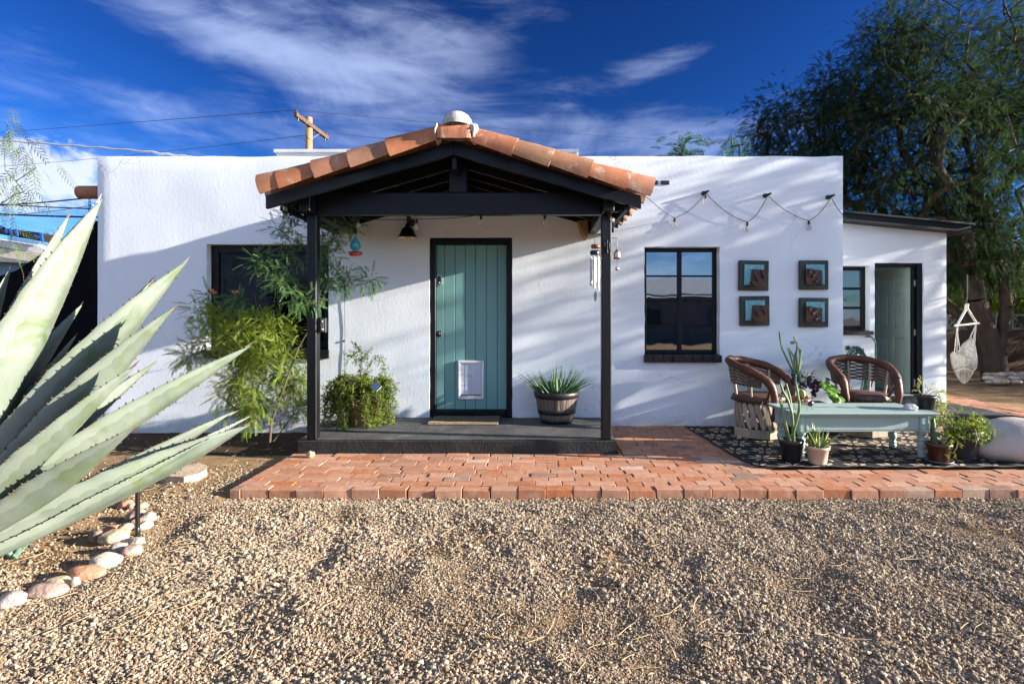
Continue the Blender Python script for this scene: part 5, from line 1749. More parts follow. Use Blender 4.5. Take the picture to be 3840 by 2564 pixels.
# ================================================================== SHRUB BY THE PORCH
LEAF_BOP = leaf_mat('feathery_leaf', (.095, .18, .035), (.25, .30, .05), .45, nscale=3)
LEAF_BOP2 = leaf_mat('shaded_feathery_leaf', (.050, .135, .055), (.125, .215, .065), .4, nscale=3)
STEM = pm('shrub_stem', (.085, .06, .035), .8, .3, 15)
TF_BOP = frond(11, .15, .034, .22, .35, .8)
rng = np.random.default_rng(8)
sb = np.array(W(1010, 1640, 5.25)); sb[2] = -.03
st = thing('feathery_shrub', 'large feathery yellow green shrub in front of the dark window by the left post', 'shrub', tuple(sb))
def cl(lst, rng):
    out = []
    for (px, py, Y, rx, ry, rz, n) in lst: out.append(ell_points(n, Wn(px, py, Y), (rx, ry, rz), rng, .15))
    return np.concatenate(out)
low = cl([(930, 1250, 5.3, .36, .25, .16, 26), (830, 1210, 5.3, .17, .2, .18, 10), (960, 1430, 5.2, .28, .25, .28, 34), (1000, 1330, 5.25, .30, .22, .15, 18),
          (900, 1330, 5.25, .22, .22, .12, 12), (930, 1540, 5.2, .14, .2, .13, 11), (1090, 1480, 5.45, .13, .15, .32, 14), (800, 1130, 5.35, .05, .1, .10, 3), (890, 1140, 5.35, .10, .1, .07, 3),
          (1040, 1250, 5.3, .16, .16, .14, 9), (720, 1340, 5.3, .12, .1, .06, 5), (770, 1290, 5.3, .12, .1, .08, 6), (900, 1480, 5.2, .2, .2, .14, 10), (1090, 1400, 5.4, .12, .12, .2, 8), (760, 1180, 5.3, .05, .1, .08, 3)], rng)
hi = cl([(990, 985, 4.9, .10, .10, .05, 5), (1065, 1040, 4.9, .13, .10, .09, 9), (1140, 1125, 4.85, .14, .1, .07, 7), (1230, 930, 5.1, .09, .12, .20, 11), (1280, 1050, 5.1, .20, .12, .08, 12),
         (1080, 850, 5.05, .10, .10, .09, 6), (1290, 850, 5.1, .09, .1, .06, 4), (1385, 1050, 5.1, .09, .1, .07, 4), (1120, 930, 5.1, .08, .12, .10, 5), (1070, 790, 5.0, .05, .06, .05, 2)], rng)
tr = [[sb, sb + [.02, 0, .25], sb + [.15, -.05, .55], np.array(W(1120, 1300, 5.2)), np.array(W(1185, 1190, 5.05)), np.array(W(1225, 1080, 5.05))],
      ('from', [sb + [.02, 0, .25], sb + [-.2, 0, .7], sb + [-.35, 0, 1.1]]), ('from', [sb, sb + [.2, .1, .3], np.array(W(1100, 1420, 5.45))]),
      ('from', [np.array(W(1185, 1190, 5.05)), np.array(W(1120, 1080, 5.0))])]
pos, par, rad, tips = skeleton(tr, np.concatenate([low, hi]), rng, .14, .09, .0021, .34)
V, Fc = branches(pos, par, rad, 5)
mesh_obj('stem', np_mesh('stem', V - sb, Fc, STEM), st)
tp = pos[tips]
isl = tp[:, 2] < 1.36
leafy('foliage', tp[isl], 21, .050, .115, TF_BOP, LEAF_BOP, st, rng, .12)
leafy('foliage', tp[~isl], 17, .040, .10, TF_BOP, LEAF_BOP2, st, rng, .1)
# red and yellow blossoms at the top
mb = MB()
for (px, py) in ((790, 1090), (882, 1095), (800, 1098), (1075, 800)):
    c = W(px, py, 5.3)
    for i in range(7):
        a = i * .9; q = c + Vector((math.cos(a) * .022, math.sin(a) * .02, .01 * math.sin(i * 2.1)))
        mb.blobby(q, (.014, .012, .009), 1, .2, 1, i, mi=0 if i % 2 else 1)
    for i in range(6):
        a = i * 1.05; mb.tube([c, c + Vector((math.cos(a) * .05, math.sin(a) * .03, .03 * math.sin(a)))], .0014, 3, 0)
mb.build('blossom', [pm('blossom_red', (.55, .04, .08), .5, .2, 9), pm('blossom_gold', (.65, .33, .05), .5, .2, 9)], st)

# ================================================================== POTTED PLANTS
POTB = pm('black_plastic', (.016, .016, .018), .45, .2, 12)
SOILP = pm('potting_soil', (.05, .04, .032), .95, .6, 40, .8, 90, bdist=.01, dirt=((.4, .38, .36), 55, .62, .05))
def pot_mesh(prof, c, n=28, mats=None, parent=None, name='pot'):
    return MB().lathe(prof, c, n).build(name, mats, parent)
def simple_pot(parent, c, r0, r1, h, mat, lip=.012, th=.006, n=28, ribs=0):
    z = c[2]
    prof = [(0, z + .001), (r0 * .96, z + .001), (r0, z + .006), (r0 + (r1 - r0) * .84, z + h * .84), (r1 + lip * .3, z + h * .845), (r1 + lip * .55, z + h), (r1 - th + lip * .3, z + h), (r1 - th - .004, z + h * .80), (0, z + h * .79)]
    mb = MB().lathe(prof, (c[0], c[1], 0), n)
    if ribs:
        for i, p in enumerate(mb.v):
            ring = i // n; j = i % n
            if 2 <= ring <= 3 and j % 2:
                d = Vector((p[0] - c[0], p[1] - c[1], 0)); k = .975
                mb.v[i] = (c[0] + d.x * k, c[1] + d.y * k, p[2])
    o = mb.build('pot', mat, parent)
    s = MB(); nn = 20
    V = [(c[0], c[1], z + h * .87)]
    for r_ in (.5, 1):
        for j in range(nn):
            a = 2 * math.pi * j / nn
            rr_ = (r1 - th - .001) * r_
            V.append((c[0] + rr_ * math.cos(a), c[1] + rr_ * math.sin(a), z + h * .87 + .006 * mnoise.noise(Vector((a * 3, r_ * 5, z)))))
    Fc = [(0, 1 + j, 1 + (j + 1) % nn) for j in range(nn)] + [(1 + j, 1 + nn + j, 1 + nn + (j + 1) % nn, 1 + (j + 1) % nn) for j in range(nn)]
    s.add(V, Fc).build('soil', SOILP, parent)
    return o
def blade(mb, p, d, L_, w, th, curl, mi=0, n=7, up=Vector((0, 0, 1))):
    """fleshy tapering leaf: triangular section, curving with gravity (curl < 0) or upwards"""
    p, d = Vector(p), Vector(d).normalized()
    sd = d.cross(up)
    if sd.length < .05: sd = d.cross(Vector((1, 0, 0)))
    sd.normalize()
    V = []
    for i in range(n + 1):
        t = i / n
        k = (1 - t) ** .75 if t > .15 else .9 + t * .5
        k = max(k, .03)
        nn = sd.cross(d).normalized()
        V += [p - sd * w * k, p - nn * th * k * -.25, p + sd * w * k, p + nn * -th * k]
        p = p + d * (L_ / n)
        d = (d + Vector((0, 0, curl / n))).normalized()
    Fc = []
    for i in range(n):
        b = i * 4
        for j in range(4): Fc.append((b + j, b + (j + 1) % 4, b + 4 + (j + 1) % 4, b + 4 + j))
    Fc.append((0, 1, 2, 3)); Fc.append((4 * n, 4 * n + 3, 4 * n + 2, 4 * n + 1))
    mb.add(V, Fc, mi, True)
ALOE = pm('aloe_leaf', (.028, .080, .035), .42, .3, 9, .1, 40, col2=(.060, .125, .045), rand=.25, spec=.5)
ALOEY = pm('young_aloe_leaf', (.14, .20, .035), .4, .3, 9, .1, 40, col2=(.20, .26, .06), rand=.25, spec=.5)
# barrel planter with aloe
bc = Vector((.285, 5.70, .131))
bp = thing('barrel_planter', 'half barrel planter of spiky green aloe right of the teal door', 'potted plant', bc)
BARW = pm('barrel_wood', (.085, .062, .050), .5, .35, 4, .3, 30, stretch=(9, 9, .5), col2=(.20, .155, .125), bdist=.004)
z = bc.z; hh = .345
def br(t): return .165 + (.246 - .165) * (t ** .72)
def ring(t0, t1, ex, mat, name, n=36):
    pr = [(br(t0) - .01, z + hh * t0), (br(t0) + ex, z + hh * t0 + .001), (br((t0 + t1) / 2) + ex, z + hh * (t0 + t1) / 2), (br(t1) + ex, z + hh * t1 - .001), (br(t1) - .014, z + hh * t1)]
    return MB().lathe(pr, (bc.x, bc.y, 0), n).build(name, mat, bp)
HOOP = pm('barrel_hoop', (.013, .013, .014), .45, .25, 14)
ring(0, .16, .004, HOOP, 'hoop'); ring(.30, .46, .005, HOOP, 'hoop'); ring(.80, 1.0, .008, HOOP, 'hoop')
nst = 22
for i in range(nst):
    a0, a1 = 2 * math.pi * i / nst + .012, 2 * math.pi * (i + 1) / nst - .012
    mb = MB(); V = []
    ts = np.linspace(.05, .99, 7)
    for t in ts:
        for a in (a0, (a0 + a1) / 2, a1):
            r_ = br(t) + (.002 if a not in (a0, a1) else -.0015)
            V.append((bc.x + r_ * math.cos(a), bc.y + r_ * math.sin(a), z + hh * t))
        for a in (a1, a0):
            r_ = br(t) - .015; V.append((bc.x + r_ * math.cos(a), bc.y + r_ * math.sin(a), z + hh * t))
    Fc = []
    for k in range(6):
        for j in range(5): Fc.append((k * 5 + j, k * 5 + (j + 1) % 5, k * 5 + 5 + (j + 1) % 5, k * 5 + 5 + j))
    Fc += [tuple(range(5))[::-1], tuple(range(30, 35))]
    mb.add(V, Fc).build('stave', BARW, bp)
MB().lathe([(.0, z + hh * .93), (.20, z + hh * .92), (br(.92) - .012, z + hh * .91)], (bc.x, bc.y, 0), 24).build('soil', SOILP, bp)
rr = random.Random(12)
for i in range(78):
    a = rr.uniform(0, 2 * math.pi); q = math.sqrt(rr.random()) * .17
    p = bc + Vector((q * math.cos(a), q * math.sin(a), hh * .9))
    out = q / .17
    lean = .25 + 1.25 * out + rr.uniform(-.3, .35)
    d = Vector((math.cos(a) * lean, math.sin(a) * lean, 1))
    L_ = rr.uniform(.20, .40) * (1.0 if out > .3 else .95)
    mb = MB(); blade(mb, p, d, L_, rr.uniform(.012, .019), .016, rr.uniform(-.45, .75), n=7)
    mb.build('leaf', ALOE, bp)
# trailing elephant bush on the porch
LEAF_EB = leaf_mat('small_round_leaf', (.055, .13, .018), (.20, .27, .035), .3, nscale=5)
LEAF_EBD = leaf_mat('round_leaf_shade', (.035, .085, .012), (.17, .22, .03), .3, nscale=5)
SP = [sprig(6, .24, 1, s) for s in range(3)]
REDSTEM = pm('red_stem', (.20, .10, .07), .6, .3, 20)
def trailing(parent, starts, rng, step=.03, per=3, size=.05, mat=LEAF_EB, rad=.0032, spread=.012, leaf_from=.15):
    """trailing stems given as polylines, leafed along their length with little sprigs"""
    P0, P1, R0, P, D = [], [], [], [], []
    for pts in starts:
        pts = [np.array(p, float) for p in pts]
        # resample
        seg = []
        for a, b in zip(pts, pts[1:]):
            n = max(1, int(np.linalg.norm(b - a) / step))
            seg += [a + (b - a) * i / n for i in range(n)]
        seg.append(pts[-1])
        for k in range(2):
            seg = [seg[0]] + [(seg[i - 1] + 2 * seg[i] + seg[i + 1]) / 4 for i in range(1, len(seg) - 1)] + [seg[-1]]
        for i, (a, b) in enumerate(zip(seg, seg[1:])):
            P0.append(a); P1.append(b); R0.append(rad * (1 - .55 * i / len(seg)))
            if i / len(seg) >= leaf_from:
                for k in range(per):
                    P.append(b + rng.normal(size=3) * spread); D.append(norm((b - a)[None])[0] * .6 + rng.normal(size=3) * .8)
    V, Fc = frusta(P0, P1, R0, np.array(R0) * .95, 5)
    mesh_obj('stem', np_mesh('stem', V - np.array(ORG[parent]), Fc, REDSTEM), parent)
    P, D = np.array(P), np.array(D)
    Vs, Fs, o = [], [], 0
    for s in range(3):
        v, f = scatter(SP[s][0], SP[s][1], P[s::3], D[s::3], rng.normal(size=P[s::3].shape), size * rng.uniform(.6, 1.3, len(P[s::3])))
        Vs.append(v); Fs.append(f + o); o += len(v)
    mesh_obj('foliage', np_mesh('foliage', np.concatenate(Vs) - np.array(ORG[parent]), np.concatenate(Fs), mat), parent)
ec = Vector((-1.80, 5.56, .131))
eb = thing('trailing_plant', 'bushy trailing potted plant with small round leaves left of the teal door', 'potted plant', ec)
simple_pot(eb, ec, .14, .205, .30, pm('brown_planter', (.20, .12, .075), .55, .25, 8), n=32)
rng = np.random.default_rng(21)
stems = []
for i in range(96):
    a = rng.uniform(0, 2 * math.pi); o = np.array([math.cos(a), math.sin(a) * .8, 0])
    b = np.array(ec) + [0, 0, .30] + o * rng.uniform(.03, .17)
    top = rng.uniform(.03, .21); reach = rng.uniform(.13, .40)
    drop = rng.uniform(.02, .47)
    e = np.array(ec) + o * reach; 
    zt_ = ec.z + .30 + top
    p = [b, b + o * reach * .35 + [0, 0, top], np.array([e[0], e[1], zt_ - .07]), np.array([e[0], e[1], 0]) + [rng.normal() * .03, rng.normal() * .02, max(.142, zt_ - .07 - drop)]]
    stems.append(p)
c0 = np.array(ec) + [-.03, 0, .30]
stems += [[c0, Wn(1345, 1440, 5.5), Wn(1355, 1370, 5.5), Wn(1352, 1310, 5.5), Wn(1335, 1295, 5.5)], [Wn(1355, 1380, 5.5), Wn(1330, 1330, 5.5), Wn(1308, 1330, 5.5), Wn(1303, 1350, 5.5)],
          [c0, Wn(1370, 1400, 5.5), Wn(1400, 1350, 5.5), Wn(1425, 1333, 5.5), Wn(1440, 1360, 5.5), Wn(1436, 1392, 5.5)], [Wn(1340, 1430, 5.5), Wn(1300, 1400, 5.5), Wn(1265, 1420, 5.5)],
          [Wn(1355, 1345, 5.5), Wn(1380, 1320, 5.5), Wn(1365, 1345, 5.5)]]
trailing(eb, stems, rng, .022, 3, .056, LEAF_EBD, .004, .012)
# little solar panel stuck in that pot
sp = thing('solar_panel', 'small tilted solar panel in a pale frame stuck in the trailing potted plant', 'solar panel', W(1410, 1450, 5.33))
c = W(1410, 1449, 5.33)
Mr = Matrix.Translation(c) @ Matrix.Rotation(R(38), 4, 'Y') @ Matrix.Rotation(R(-48), 4, 'X')
def xf(mb, M):
    mb.v = [tuple(M @ Vector(p)) for p in mb.v]; return mb
mb = MB().cbox(-.043, .043, -.006, .006, -.043, .043, .003)
xf(mb, Mr).build('panel_frame', pm('pale_frame', (.38, .39, .41), .4, .05, 5), sp)
for i in range(3):
    for j in range(3):
        m = MB().box(-.040 + i * .0275, -.040 + i * .0275 + .025, -.0085, -.0062, -.040 + j * .0275, -.040 + j * .0275 + .025)
        xf(m, Mr).build('solar_cell', pm('solar_cell', (.015, .03, .07), .15, .3, 30), sp)
MB().tube([c, c + Vector((.02, .1, -.12))], .005, 6).build('stake', LOCKB, sp)

# ---- pots on the rug
def pot_thing(name, label, px, py_base, Y, r0, r1, h, mat, z=None, ribs=0, cat='potted plant', lip=.012):
    c = W(px, py_base, Y); c.z = zr(Y) if z is None else z
    t = thing(name, label, cat, c)
    simple_pot(t, c, r0, r1, h, mat, ribs=ribs, lip=lip)
    return t, c
CACT = pm('stick_cactus', (.085, .16, .045), .5, .25, 14, .2, 50, col2=(.20, .27, .10), stretch=(1, 1, .3))
t, c = pot_thing('stick_cactus', 'tall green stick cactus in a plain black pot at the front of the rug', 2966, 1735, 4.56, .076, .098, .185, POTB)
Yc = 4.56
def stick(t, paths, rad=.0105, Y=Yc, mat=CACT):
    for pts in paths:
        P = [W(px, py, Y + dy) for px, py, dy in pts]
        MB().tube(P, [rad] * (len(P) - 1) + [rad * .75], 7).build('stem', mat, t)
stick(t, [[(2962, 1670, 0), (2948, 1610, -.01), (2938, 1560, -.02), (2925, 1498, -.02)], [(2925, 1500, -.02), (2928, 1492, -.02), (2934, 1530, -.015)],
          [(2972, 1670, .01), (2974, 1600, 0), (2970, 1550, 0), (2955, 1500, 0), (2935, 1465, .01), (2926, 1436, .01)], [(2970, 1550, 0), (2962, 1490, .02), (2948, 1438, .02)],
          [(2978, 1670, -.01), (2976, 1620, -.02), (2990, 1570, -.03), (2998, 1520, -.03), (2990, 1470, -.03), (2985, 1436, -.03)], [(2990, 1570, -.03), (2998, 1540, -.04), (2998, 1500, -.04)],
          [(2968, 1670, .02), (2955, 1630, .03), (2945, 1580, .03)], [(2965, 1670, -.02), (2958, 1640, -.03), (2950, 1600, -.03)]])
t, c = pot_thing('ribbed_pot', 'beige ribbed pot with yellow green aloe at the front edge of the rug', 3066, 1745, 4.47, .070, .090, .150, pm('beige_pot', (.52, .41, .32), .5, .06, 6), ribs=1)
rr = random.Random(4)
for (ox, lean, n, Lh) in ((-.025, -.15, 15, .17), (.035, .65, 9, .19), (-.045, -.5, 8, .12)):
    for i in range(n):
        a = rr.uniform(0, 6.28)
        d = Vector((lean + .45 * math.cos(a), .45 * math.sin(a), 1))
        p = c + Vector((ox + rr.uniform(-.015, .015), rr.uniform(-.03, .03), .13))
        if n == 15: p += Vector((0, 0, rr.uniform(0, .07)))
        mb = MB(); blade(mb, p, d, Lh * rr.uniform(.55, 1.05), .011, .009, rr.uniform(-.5, .5), n=5)
        mb.build('leaf', ALOEY, t)
# brown pot with finger cactus
BROWNP = pm('brown_glazed', (.075, .026, .015), .3, .25, 8, spec=.6)
t, c = pot_thing('brown_pot', 'glossy brown pot with one finger cactus by the right table leg', 3521, 1735, 4.52, .070, .095, .165, BROWNP)
MB().lathe([(0, c.z + .001), (.10, c.z + .001), (.108, c.z + .018), (.103, c.z + .018), (.095, c.z + .006), (.0765, c.z + .0062)], (c.x, c.y, 0), 28).build('saucer', pm('grey_saucer', (.11, .10, .10), .4, .2, 6), t)
p0 = W(3503, 1660, 4.52)
mb = MB(); n = 10
pts = [(p0.x, p0.y, p0.z), (p0.x - .008, p0.y, p0.z + .10), (p0.x - .010, p0.y, p0.z + .17), (p0.x - .008, p0.y, p0.z + .215)]
mb.tube(pts, [.026, .024, .020, .010], n)
for i, v in enumerate(mb.v[:4 * n]):
    if (i % n) % 2:
        q = Vector(pts[i // n]); mb.v[i] = tuple(q + (Vector(v) - q) * .78)
mb.build('cactus', pm('finger_cactus', (.035, .085, .035), .5, .25, 14), t)
# grey pot with the sprawling jade-like plant
t, c = pot_thing('grey_pot', 'large grey pot with sprawling yellow green trailing stems beside the pale boulder', 3612, 1725, 4.66, .092, .135, .255, pm('grey_pot', (.065, .062, .068), .55, .15, 6))
rng = np.random.default_rng(9)
g = lambda *a: [Wn(px, py, 4.62 + d) for px, py, d in a]
stems = [g((3600, 1640, 0), (3585, 1600, -.05), (3560, 1596, -.1), (3545, 1620, -.13), (3535, 1665, -.14), (3530, 1690, -.14)),
         g((3600, 1640, 0), (3590, 1605, -.08), (3592, 1650, -.16), (3585, 1690, -.2), (3570, 1702, -.2), (3545, 1706, -.2)),
         g((3605, 1640, 0), (3590, 1610, -.05), (3575, 1640, -.15), (3555, 1660, -.18), (3540, 1680, -.18), (3536, 1688, -.18)),
         g((3615, 1640, 0), (3600, 1590, 0), (3592, 1550, 0), (3575, 1525, 0), (3555, 1522, 0)),
         g((3615, 1640, 0), (3610, 1580, 0), (3640, 1560, 0), (3662, 1580, 0), (3662, 1610, 0)),
         g((3620, 1640, 0), (3625, 1580, -.04), (3650, 1548, -.04), (3670, 1550, -.04), (3685, 1570, -.04)),
         g((3625, 1640, 0), (3640, 1610, -.05), (3670, 1610, -.05), (3692, 1620, -.05), (3706, 1650, -.05)),
         g((3620, 1640, 0), (3655, 1626, -.08), (3662, 1660, -.1), (3655, 1690, -.1), (3640, 1700, -.1)),
         g((3590, 1640, 0), (3570, 1595, 0), (3540, 1585, 0), (3520, 1580, 0), (3515, 1600, 0)),
         g((3600, 1640, 0), (3565, 1610, -.06), (3540, 1640, -.1), (3530, 1660, -.1)), g((3600, 1640, 0), (3600, 1620, -.1), (3620, 1635, -.15), (3618, 1660, -.15)),
         g((3610, 1640, 0), (3620, 1600, -.02), (3640, 1590, -.02)), g((3610, 1640, 0), (3630, 1600, 0), (3650, 1605, 0)), g((3605, 1640, 0), (3580, 1580, .03), (3560, 1560, .03)),
         g((3600, 1640, 0), (3570, 1620, -.1), (3555, 1645, -.12)), g((3600, 1640, 0), (3580, 1605, -.06), (3550, 1610, -.09), (3525, 1630, -.09))]
for k in range(26):
    a = rng.uniform(0, 6.28); L_ = rng.uniform(.08, .19)
    b = np.array([c.x, c.y, c.z + .24]) + [.06 * math.cos(a), .06 * math.sin(a), 0]
    stems.append([b, b + [math.cos(a) * L_ * .6 - .03, math.sin(a) * L_ * .6, rng.uniform(.04, .13)], b + [math.cos(a) * L_ * 1.1 - .04, math.sin(a) * L_, rng.uniform(-.05, .12)]])
trailing(t, stems, rng, .024, 1, .058, LEAF_EB, .0045, .008, .22)
# boulder at the right end of the rug
BOUL = pm('pale_boulder', (.42, .37, .32), .85, .16, 4, .6, 70, col2=(.52, .47, .42), bdist=.008, dirt=((.26, .19, .15), 3.2, .62, .12))
bo = W(3815, 1745, 4.68)
mb = MB().blobby((bo.x, 4.68, .145), (.43, .265, .205), 4, .075, 1.5, 3)
for i, v in enumerate(mb.v): mb.v[i] = (v[0], v[1], max(v[2], .004) + .004 * mnoise.noise(Vector(v) * 14))
tag(mb.build('boulder', BOUL, origin=(bo.x, 4.68, 0)), 'large pale rounded boulder at the right end of the rug', 'boulder')

# ---- things on the table
tz = TZ + .001
t, c = pot_thing('black_pot', 'small black pot with trailing jade sprigs on the right end of the table', 3470, 1535, 4.79, .060, .082, .125, POTB, z=tz)
rng = np.random.default_rng(14)
g = lambda *a: [Wn(px, py, 4.79 + d) for px, py, d in a]
stems = [g((3465, 1490, 0), (3455, 1475, 0), (3443, 1460, 0), (3445, 1440, 0), (3450, 1432, 0)), g((3475, 1490, 0), (3490, 1475, 0), (3505, 1490, -.03), (3522, 1505, -.04), (3535, 1525, -.05), (3545, 1535, -.05)),
         g((3475, 1490, 0), (3500, 1478, -.02), (3530, 1495, -.04), (3528, 1530, -.05), (3532, 1558, -.05)), g((3470, 1490, 0), (3475, 1470, 0), (3490, 1462, 0)), g((3470, 1490, 0), (3500, 1466, 0), (3530, 1466, 0), (3545, 1470, 0)),
         g((3465, 1490, 0), (3470, 1468, -.02), (3480, 1460, -.02)), g((3480, 1490, 0), (3510, 1484, -.02), (3535, 1490, -.03)), g((3478, 1490, 0), (3500, 1490, -.04), (3520, 1515, -.06), (3525, 1540, -.06))]
trailing(t, stems, rng, .020, 2, .050, leaf_mat('pale_jade_leaf', (.17, .22, .06), (.40, .42, .16), .3, nscale=6), .0040, .007, .25)
QUA = pm('quartz', (.50, .47, .50), .4, .2, 14, .6, 30, bdist=.01, dirt=((.25, .18, .17), 14, .58, .1))
c = W(3420, 1535, 4.72)
tag(MB().blobby((c.x, 4.74, tz + .026), (.064, .04, .034), 2, .22, 2.6, 4, smooth=False).build('quartz_rock', QUA, origin=(c.x, 4.74, tz)), 'rough white crystal rock on the table beside the small black pot', 'rock')
# ladybird planter
c = Vector((W(3010, 0, 4.82).x, 4.82, tz))
bug = thing('bug_planter', 'metal ladybird planter with round cactus on the left end of the table', 'planter', c)
REDG = pm('red_glaze', (.34, .095, .055), .35, .2, 9, spec=.6)
DARKG = pm('dark_glaze', (.02, .018, .018), .35, .3, 10)
mb = MB()
pr = [(0, .030), (.030, .032), (.058, .05), (.066, .075), (.060, .088), (.052, .088), (.045, .08), (0, .078)]
mb.lathe([(r, z + tz) for r, z in pr], (c.x, c.y, 0), 24)
mb.build('body', pm('cream_belly', (.45, .38, .30), .4, .1, 9), bug)
mb = MB().lathe([(.0675, tz + .068), (.069, tz + .082), (.062, tz + .096), (.055, tz + .096), (.053, tz + .086)], (c.x, c.y, 0), 24)
mb.build('rim', REDG, bug)
mb = MB()
for i in range(9):
    a = i * .7; mb.lathe([(0, .004), (.006, .003), (.006, 0)], (c.x + .069 * math.cos(a), c.y + .069 * math.sin(a), tz + .082), 8, rot=Matrix.Rotation(R(90), 3, 'Y') if abs(math.cos(a)) > .7 else Matrix.Rotation(R(90), 3, 'X'))
mb.build('spot', pm('spot_white', (.6, .5, .42), .5, .1, 9), bug)
# raised wing case on the left
mb = MB(); V = []; nn = 14
for i in range(nn + 1):
    for j in range(5):
        a = -math.pi * .95 * i / nn + math.pi * .55
        V.append((c.x - .052 + .042 * math.cos(a + math.pi / 2) * (1) - .01 * j / 4, c.y - .045 + .09 * j / 4, tz + .072 + .046 * math.sin(a + math.pi / 2)))
mb.add(V, [(i * 5 + j, i * 5 + j + 1, i * 5 + 6 + j, i * 5 + 5 + j) for i in range(nn) for j in range(4)], 0, True)
mb.build('wing_case', REDG, bug)
hc = Vector((W(3037, 0, 4.78).x, 4.775, tz + .055))
mb = MB().lathe([(.030 * math.cos(a), .030 * math.sin(a)) for a in np.linspace(-math.pi / 2, math.pi / 2, 9)], hc, 18)
mb.lathe([(.010 * math.cos(a), .010 * math.sin(a)) for a in np.linspace(-math.pi / 2, math.pi / 2, 6)], hc + Vector((.032, -.004, .004)), 10)
mb.build('head', DARKG, bug)
mb = MB()
for s in (-1, 1):
    b = hc + Vector((.015, s * .010, .025)); pts = [b]
    for i in range(12):
        k = i / 11; a = k * 7.0; r_ = .012 * (1 - .6 * k)
        pts.append(b + Vector((.012 + r_ * math.cos(a + 3.1), 0, .030 + r_ * math.sin(a + 3.1))))
    mb.tube(pts, .0016, 4)
mb.build('antenna', DARKG, bug)
mb = MB()
for (dx, dy) in ((-.055, -.03), (-.05, .04), (.0, -.055), (.01, .05), (.045, -.05), (.05, .02)):
    q = Vector((c.x + dx, c.y + dy, tz + .05)); mb.tube([q, q + Vector((dx * .12, dy * .25, -.025)), q + Vector((dx * .1, dy * .3, -.047)), q + Vector((dx * .1 + .012, dy * .3 - .006, -.048))], .0019, 5)
mb.build('leg', DARKG, bug)
mb = MB().lathe([(0, tz + .08), (.026, tz + .085), (.032, tz + .115), (.030, tz + .145), (.020, tz + .168), (.0, tz + .176)], (c.x - .005, c.y, 0), 20)
for i, v in enumerate(mb.v):
    if (i % 20) % 2: mb.v[i] = (c.x - .005 + (v[0] - c.x + .005) * .85, c.y + (v[1] - c.y) * .85, v[2])
mb.blobby((c.x + .035, c.y - .02, tz + .108), (.016, .014, .016), 2, .2, 2, 2)
mb.build('cactus', pm('golden_cactus', (.17, .21, .035), .6, .3, 20, .6, 80, col2=(.33, .36, .08)), bug)

# ---- planter trough between the chairs
c = Vector((2.98, 5.66, zr(5.6)))
tr_ = thing('planter_trough', 'dark trough of purple and lime leaves with tall thin cactus between the chairs', 'planter', c)
MB().cbox(c.x - .24, c.x + .26, 5.58, 5.80, c.z, c.z + .30, .012).build('trough', pm('trough_black', (.02, .02, .022), .5, .2, 8), tr_)
MB().box(c.x - .22, c.x + .24, 5.60, 5.78, c.z + .301, c.z + .312).build('soil', SOILP, tr_)
def heart(mat):
    n = 7
    o = [(0, 0), (.30, -.35), (.55, -.40), (.62, -.18), (.80, -.22), (1.0, 0), (.80, .22), (.62, .18), (.55, .40), (.30, .35)]
    V = [(x, y, -.22 * x * x - .35 * abs(y) ** 1.3) for x, y in o] + [(.45, 0, .02)]
    m = MB().add(V, [(10, i, (i + 1) % 10) for i in range(10)], 0, True)
    return m.mesh('leaf', mat)
LIME = leaf_mat('lime_leaf', (.10, .24, .02), (.17, .34, .03), .4, nscale=8)
PURP = leaf_mat('purple_leaf', (.035, .012, .030), (.075, .025, .055), .25, nscale=8)
GRN = leaf_mat('soft_green_leaf', (.04, .09, .03), (.09, .15, .05), .35, nscale=8)
HL, HP = heart(LIME), heart(PURP)
rr = random.Random(18)
def put_leaf(me, p, d, s, up=(0, 0, 1)):
    o = mesh_obj('leaf', me, tr_)
    d = Vector(d).normalized(); z_ = (Vector(up) - d * Vector(up).dot(d)).normalized(); y_ = z_.cross(d)
    Mx = Matrix((d, y_, z_)).transposed().to_4x4(); Mx.translation = Vector(p) - ORG[tr_]
    o.matrix_local = Mx @ Matrix.Scale(s, 4)
for i in range(46):
    px, py = rr.gauss(3050, 24), rr.gauss(1437, 14)
    put_leaf(HP, W(px, py, 5.58 + rr.uniform(-.08, .1)), (rr.uniform(-.6, .8), rr.uniform(-1, -.1), rr.uniform(-.7, .3)), rr.uniform(.05, .085), (rr.uniform(-.4, .4), -.6, 1))
for i in range(30):
    k = rr.random(); px, py = 3075 + 65 * k + rr.gauss(0, 12), 1425 + 72 * k + rr.gauss(0, 10)
    put_leaf(HL, W(px, py, 5.45 - .22 * k + rr.uniform(-.05, .05)), (rr.uniform(-.3, 1), rr.uniform(-1, -.2), rr.uniform(-.6, .2)), rr.uniform(.06, .10), (rr.uniform(-.3, .5), -.7, 1))
mb = MB()
mb.tube([Vector(W(3060, 1450, 5.58)), Vector(W(3110, 1440, 5.45)), Vector(W(3150, 1500, 5.25))], .004, 5)
mb.build('vine_stem', REDSTEM, tr_)
rng = np.random.default_rng(2)
cs = np.stack([Wn(px, py, 5.62) for px, py in ((2990, 1430), (3000, 1415), (3015, 1408), (2978, 1440), (3025, 1425), (3008, 1440))])
leafy('foliage', cs, 16, .03, .06, SP[0], GRN, tr_, rng, .1)
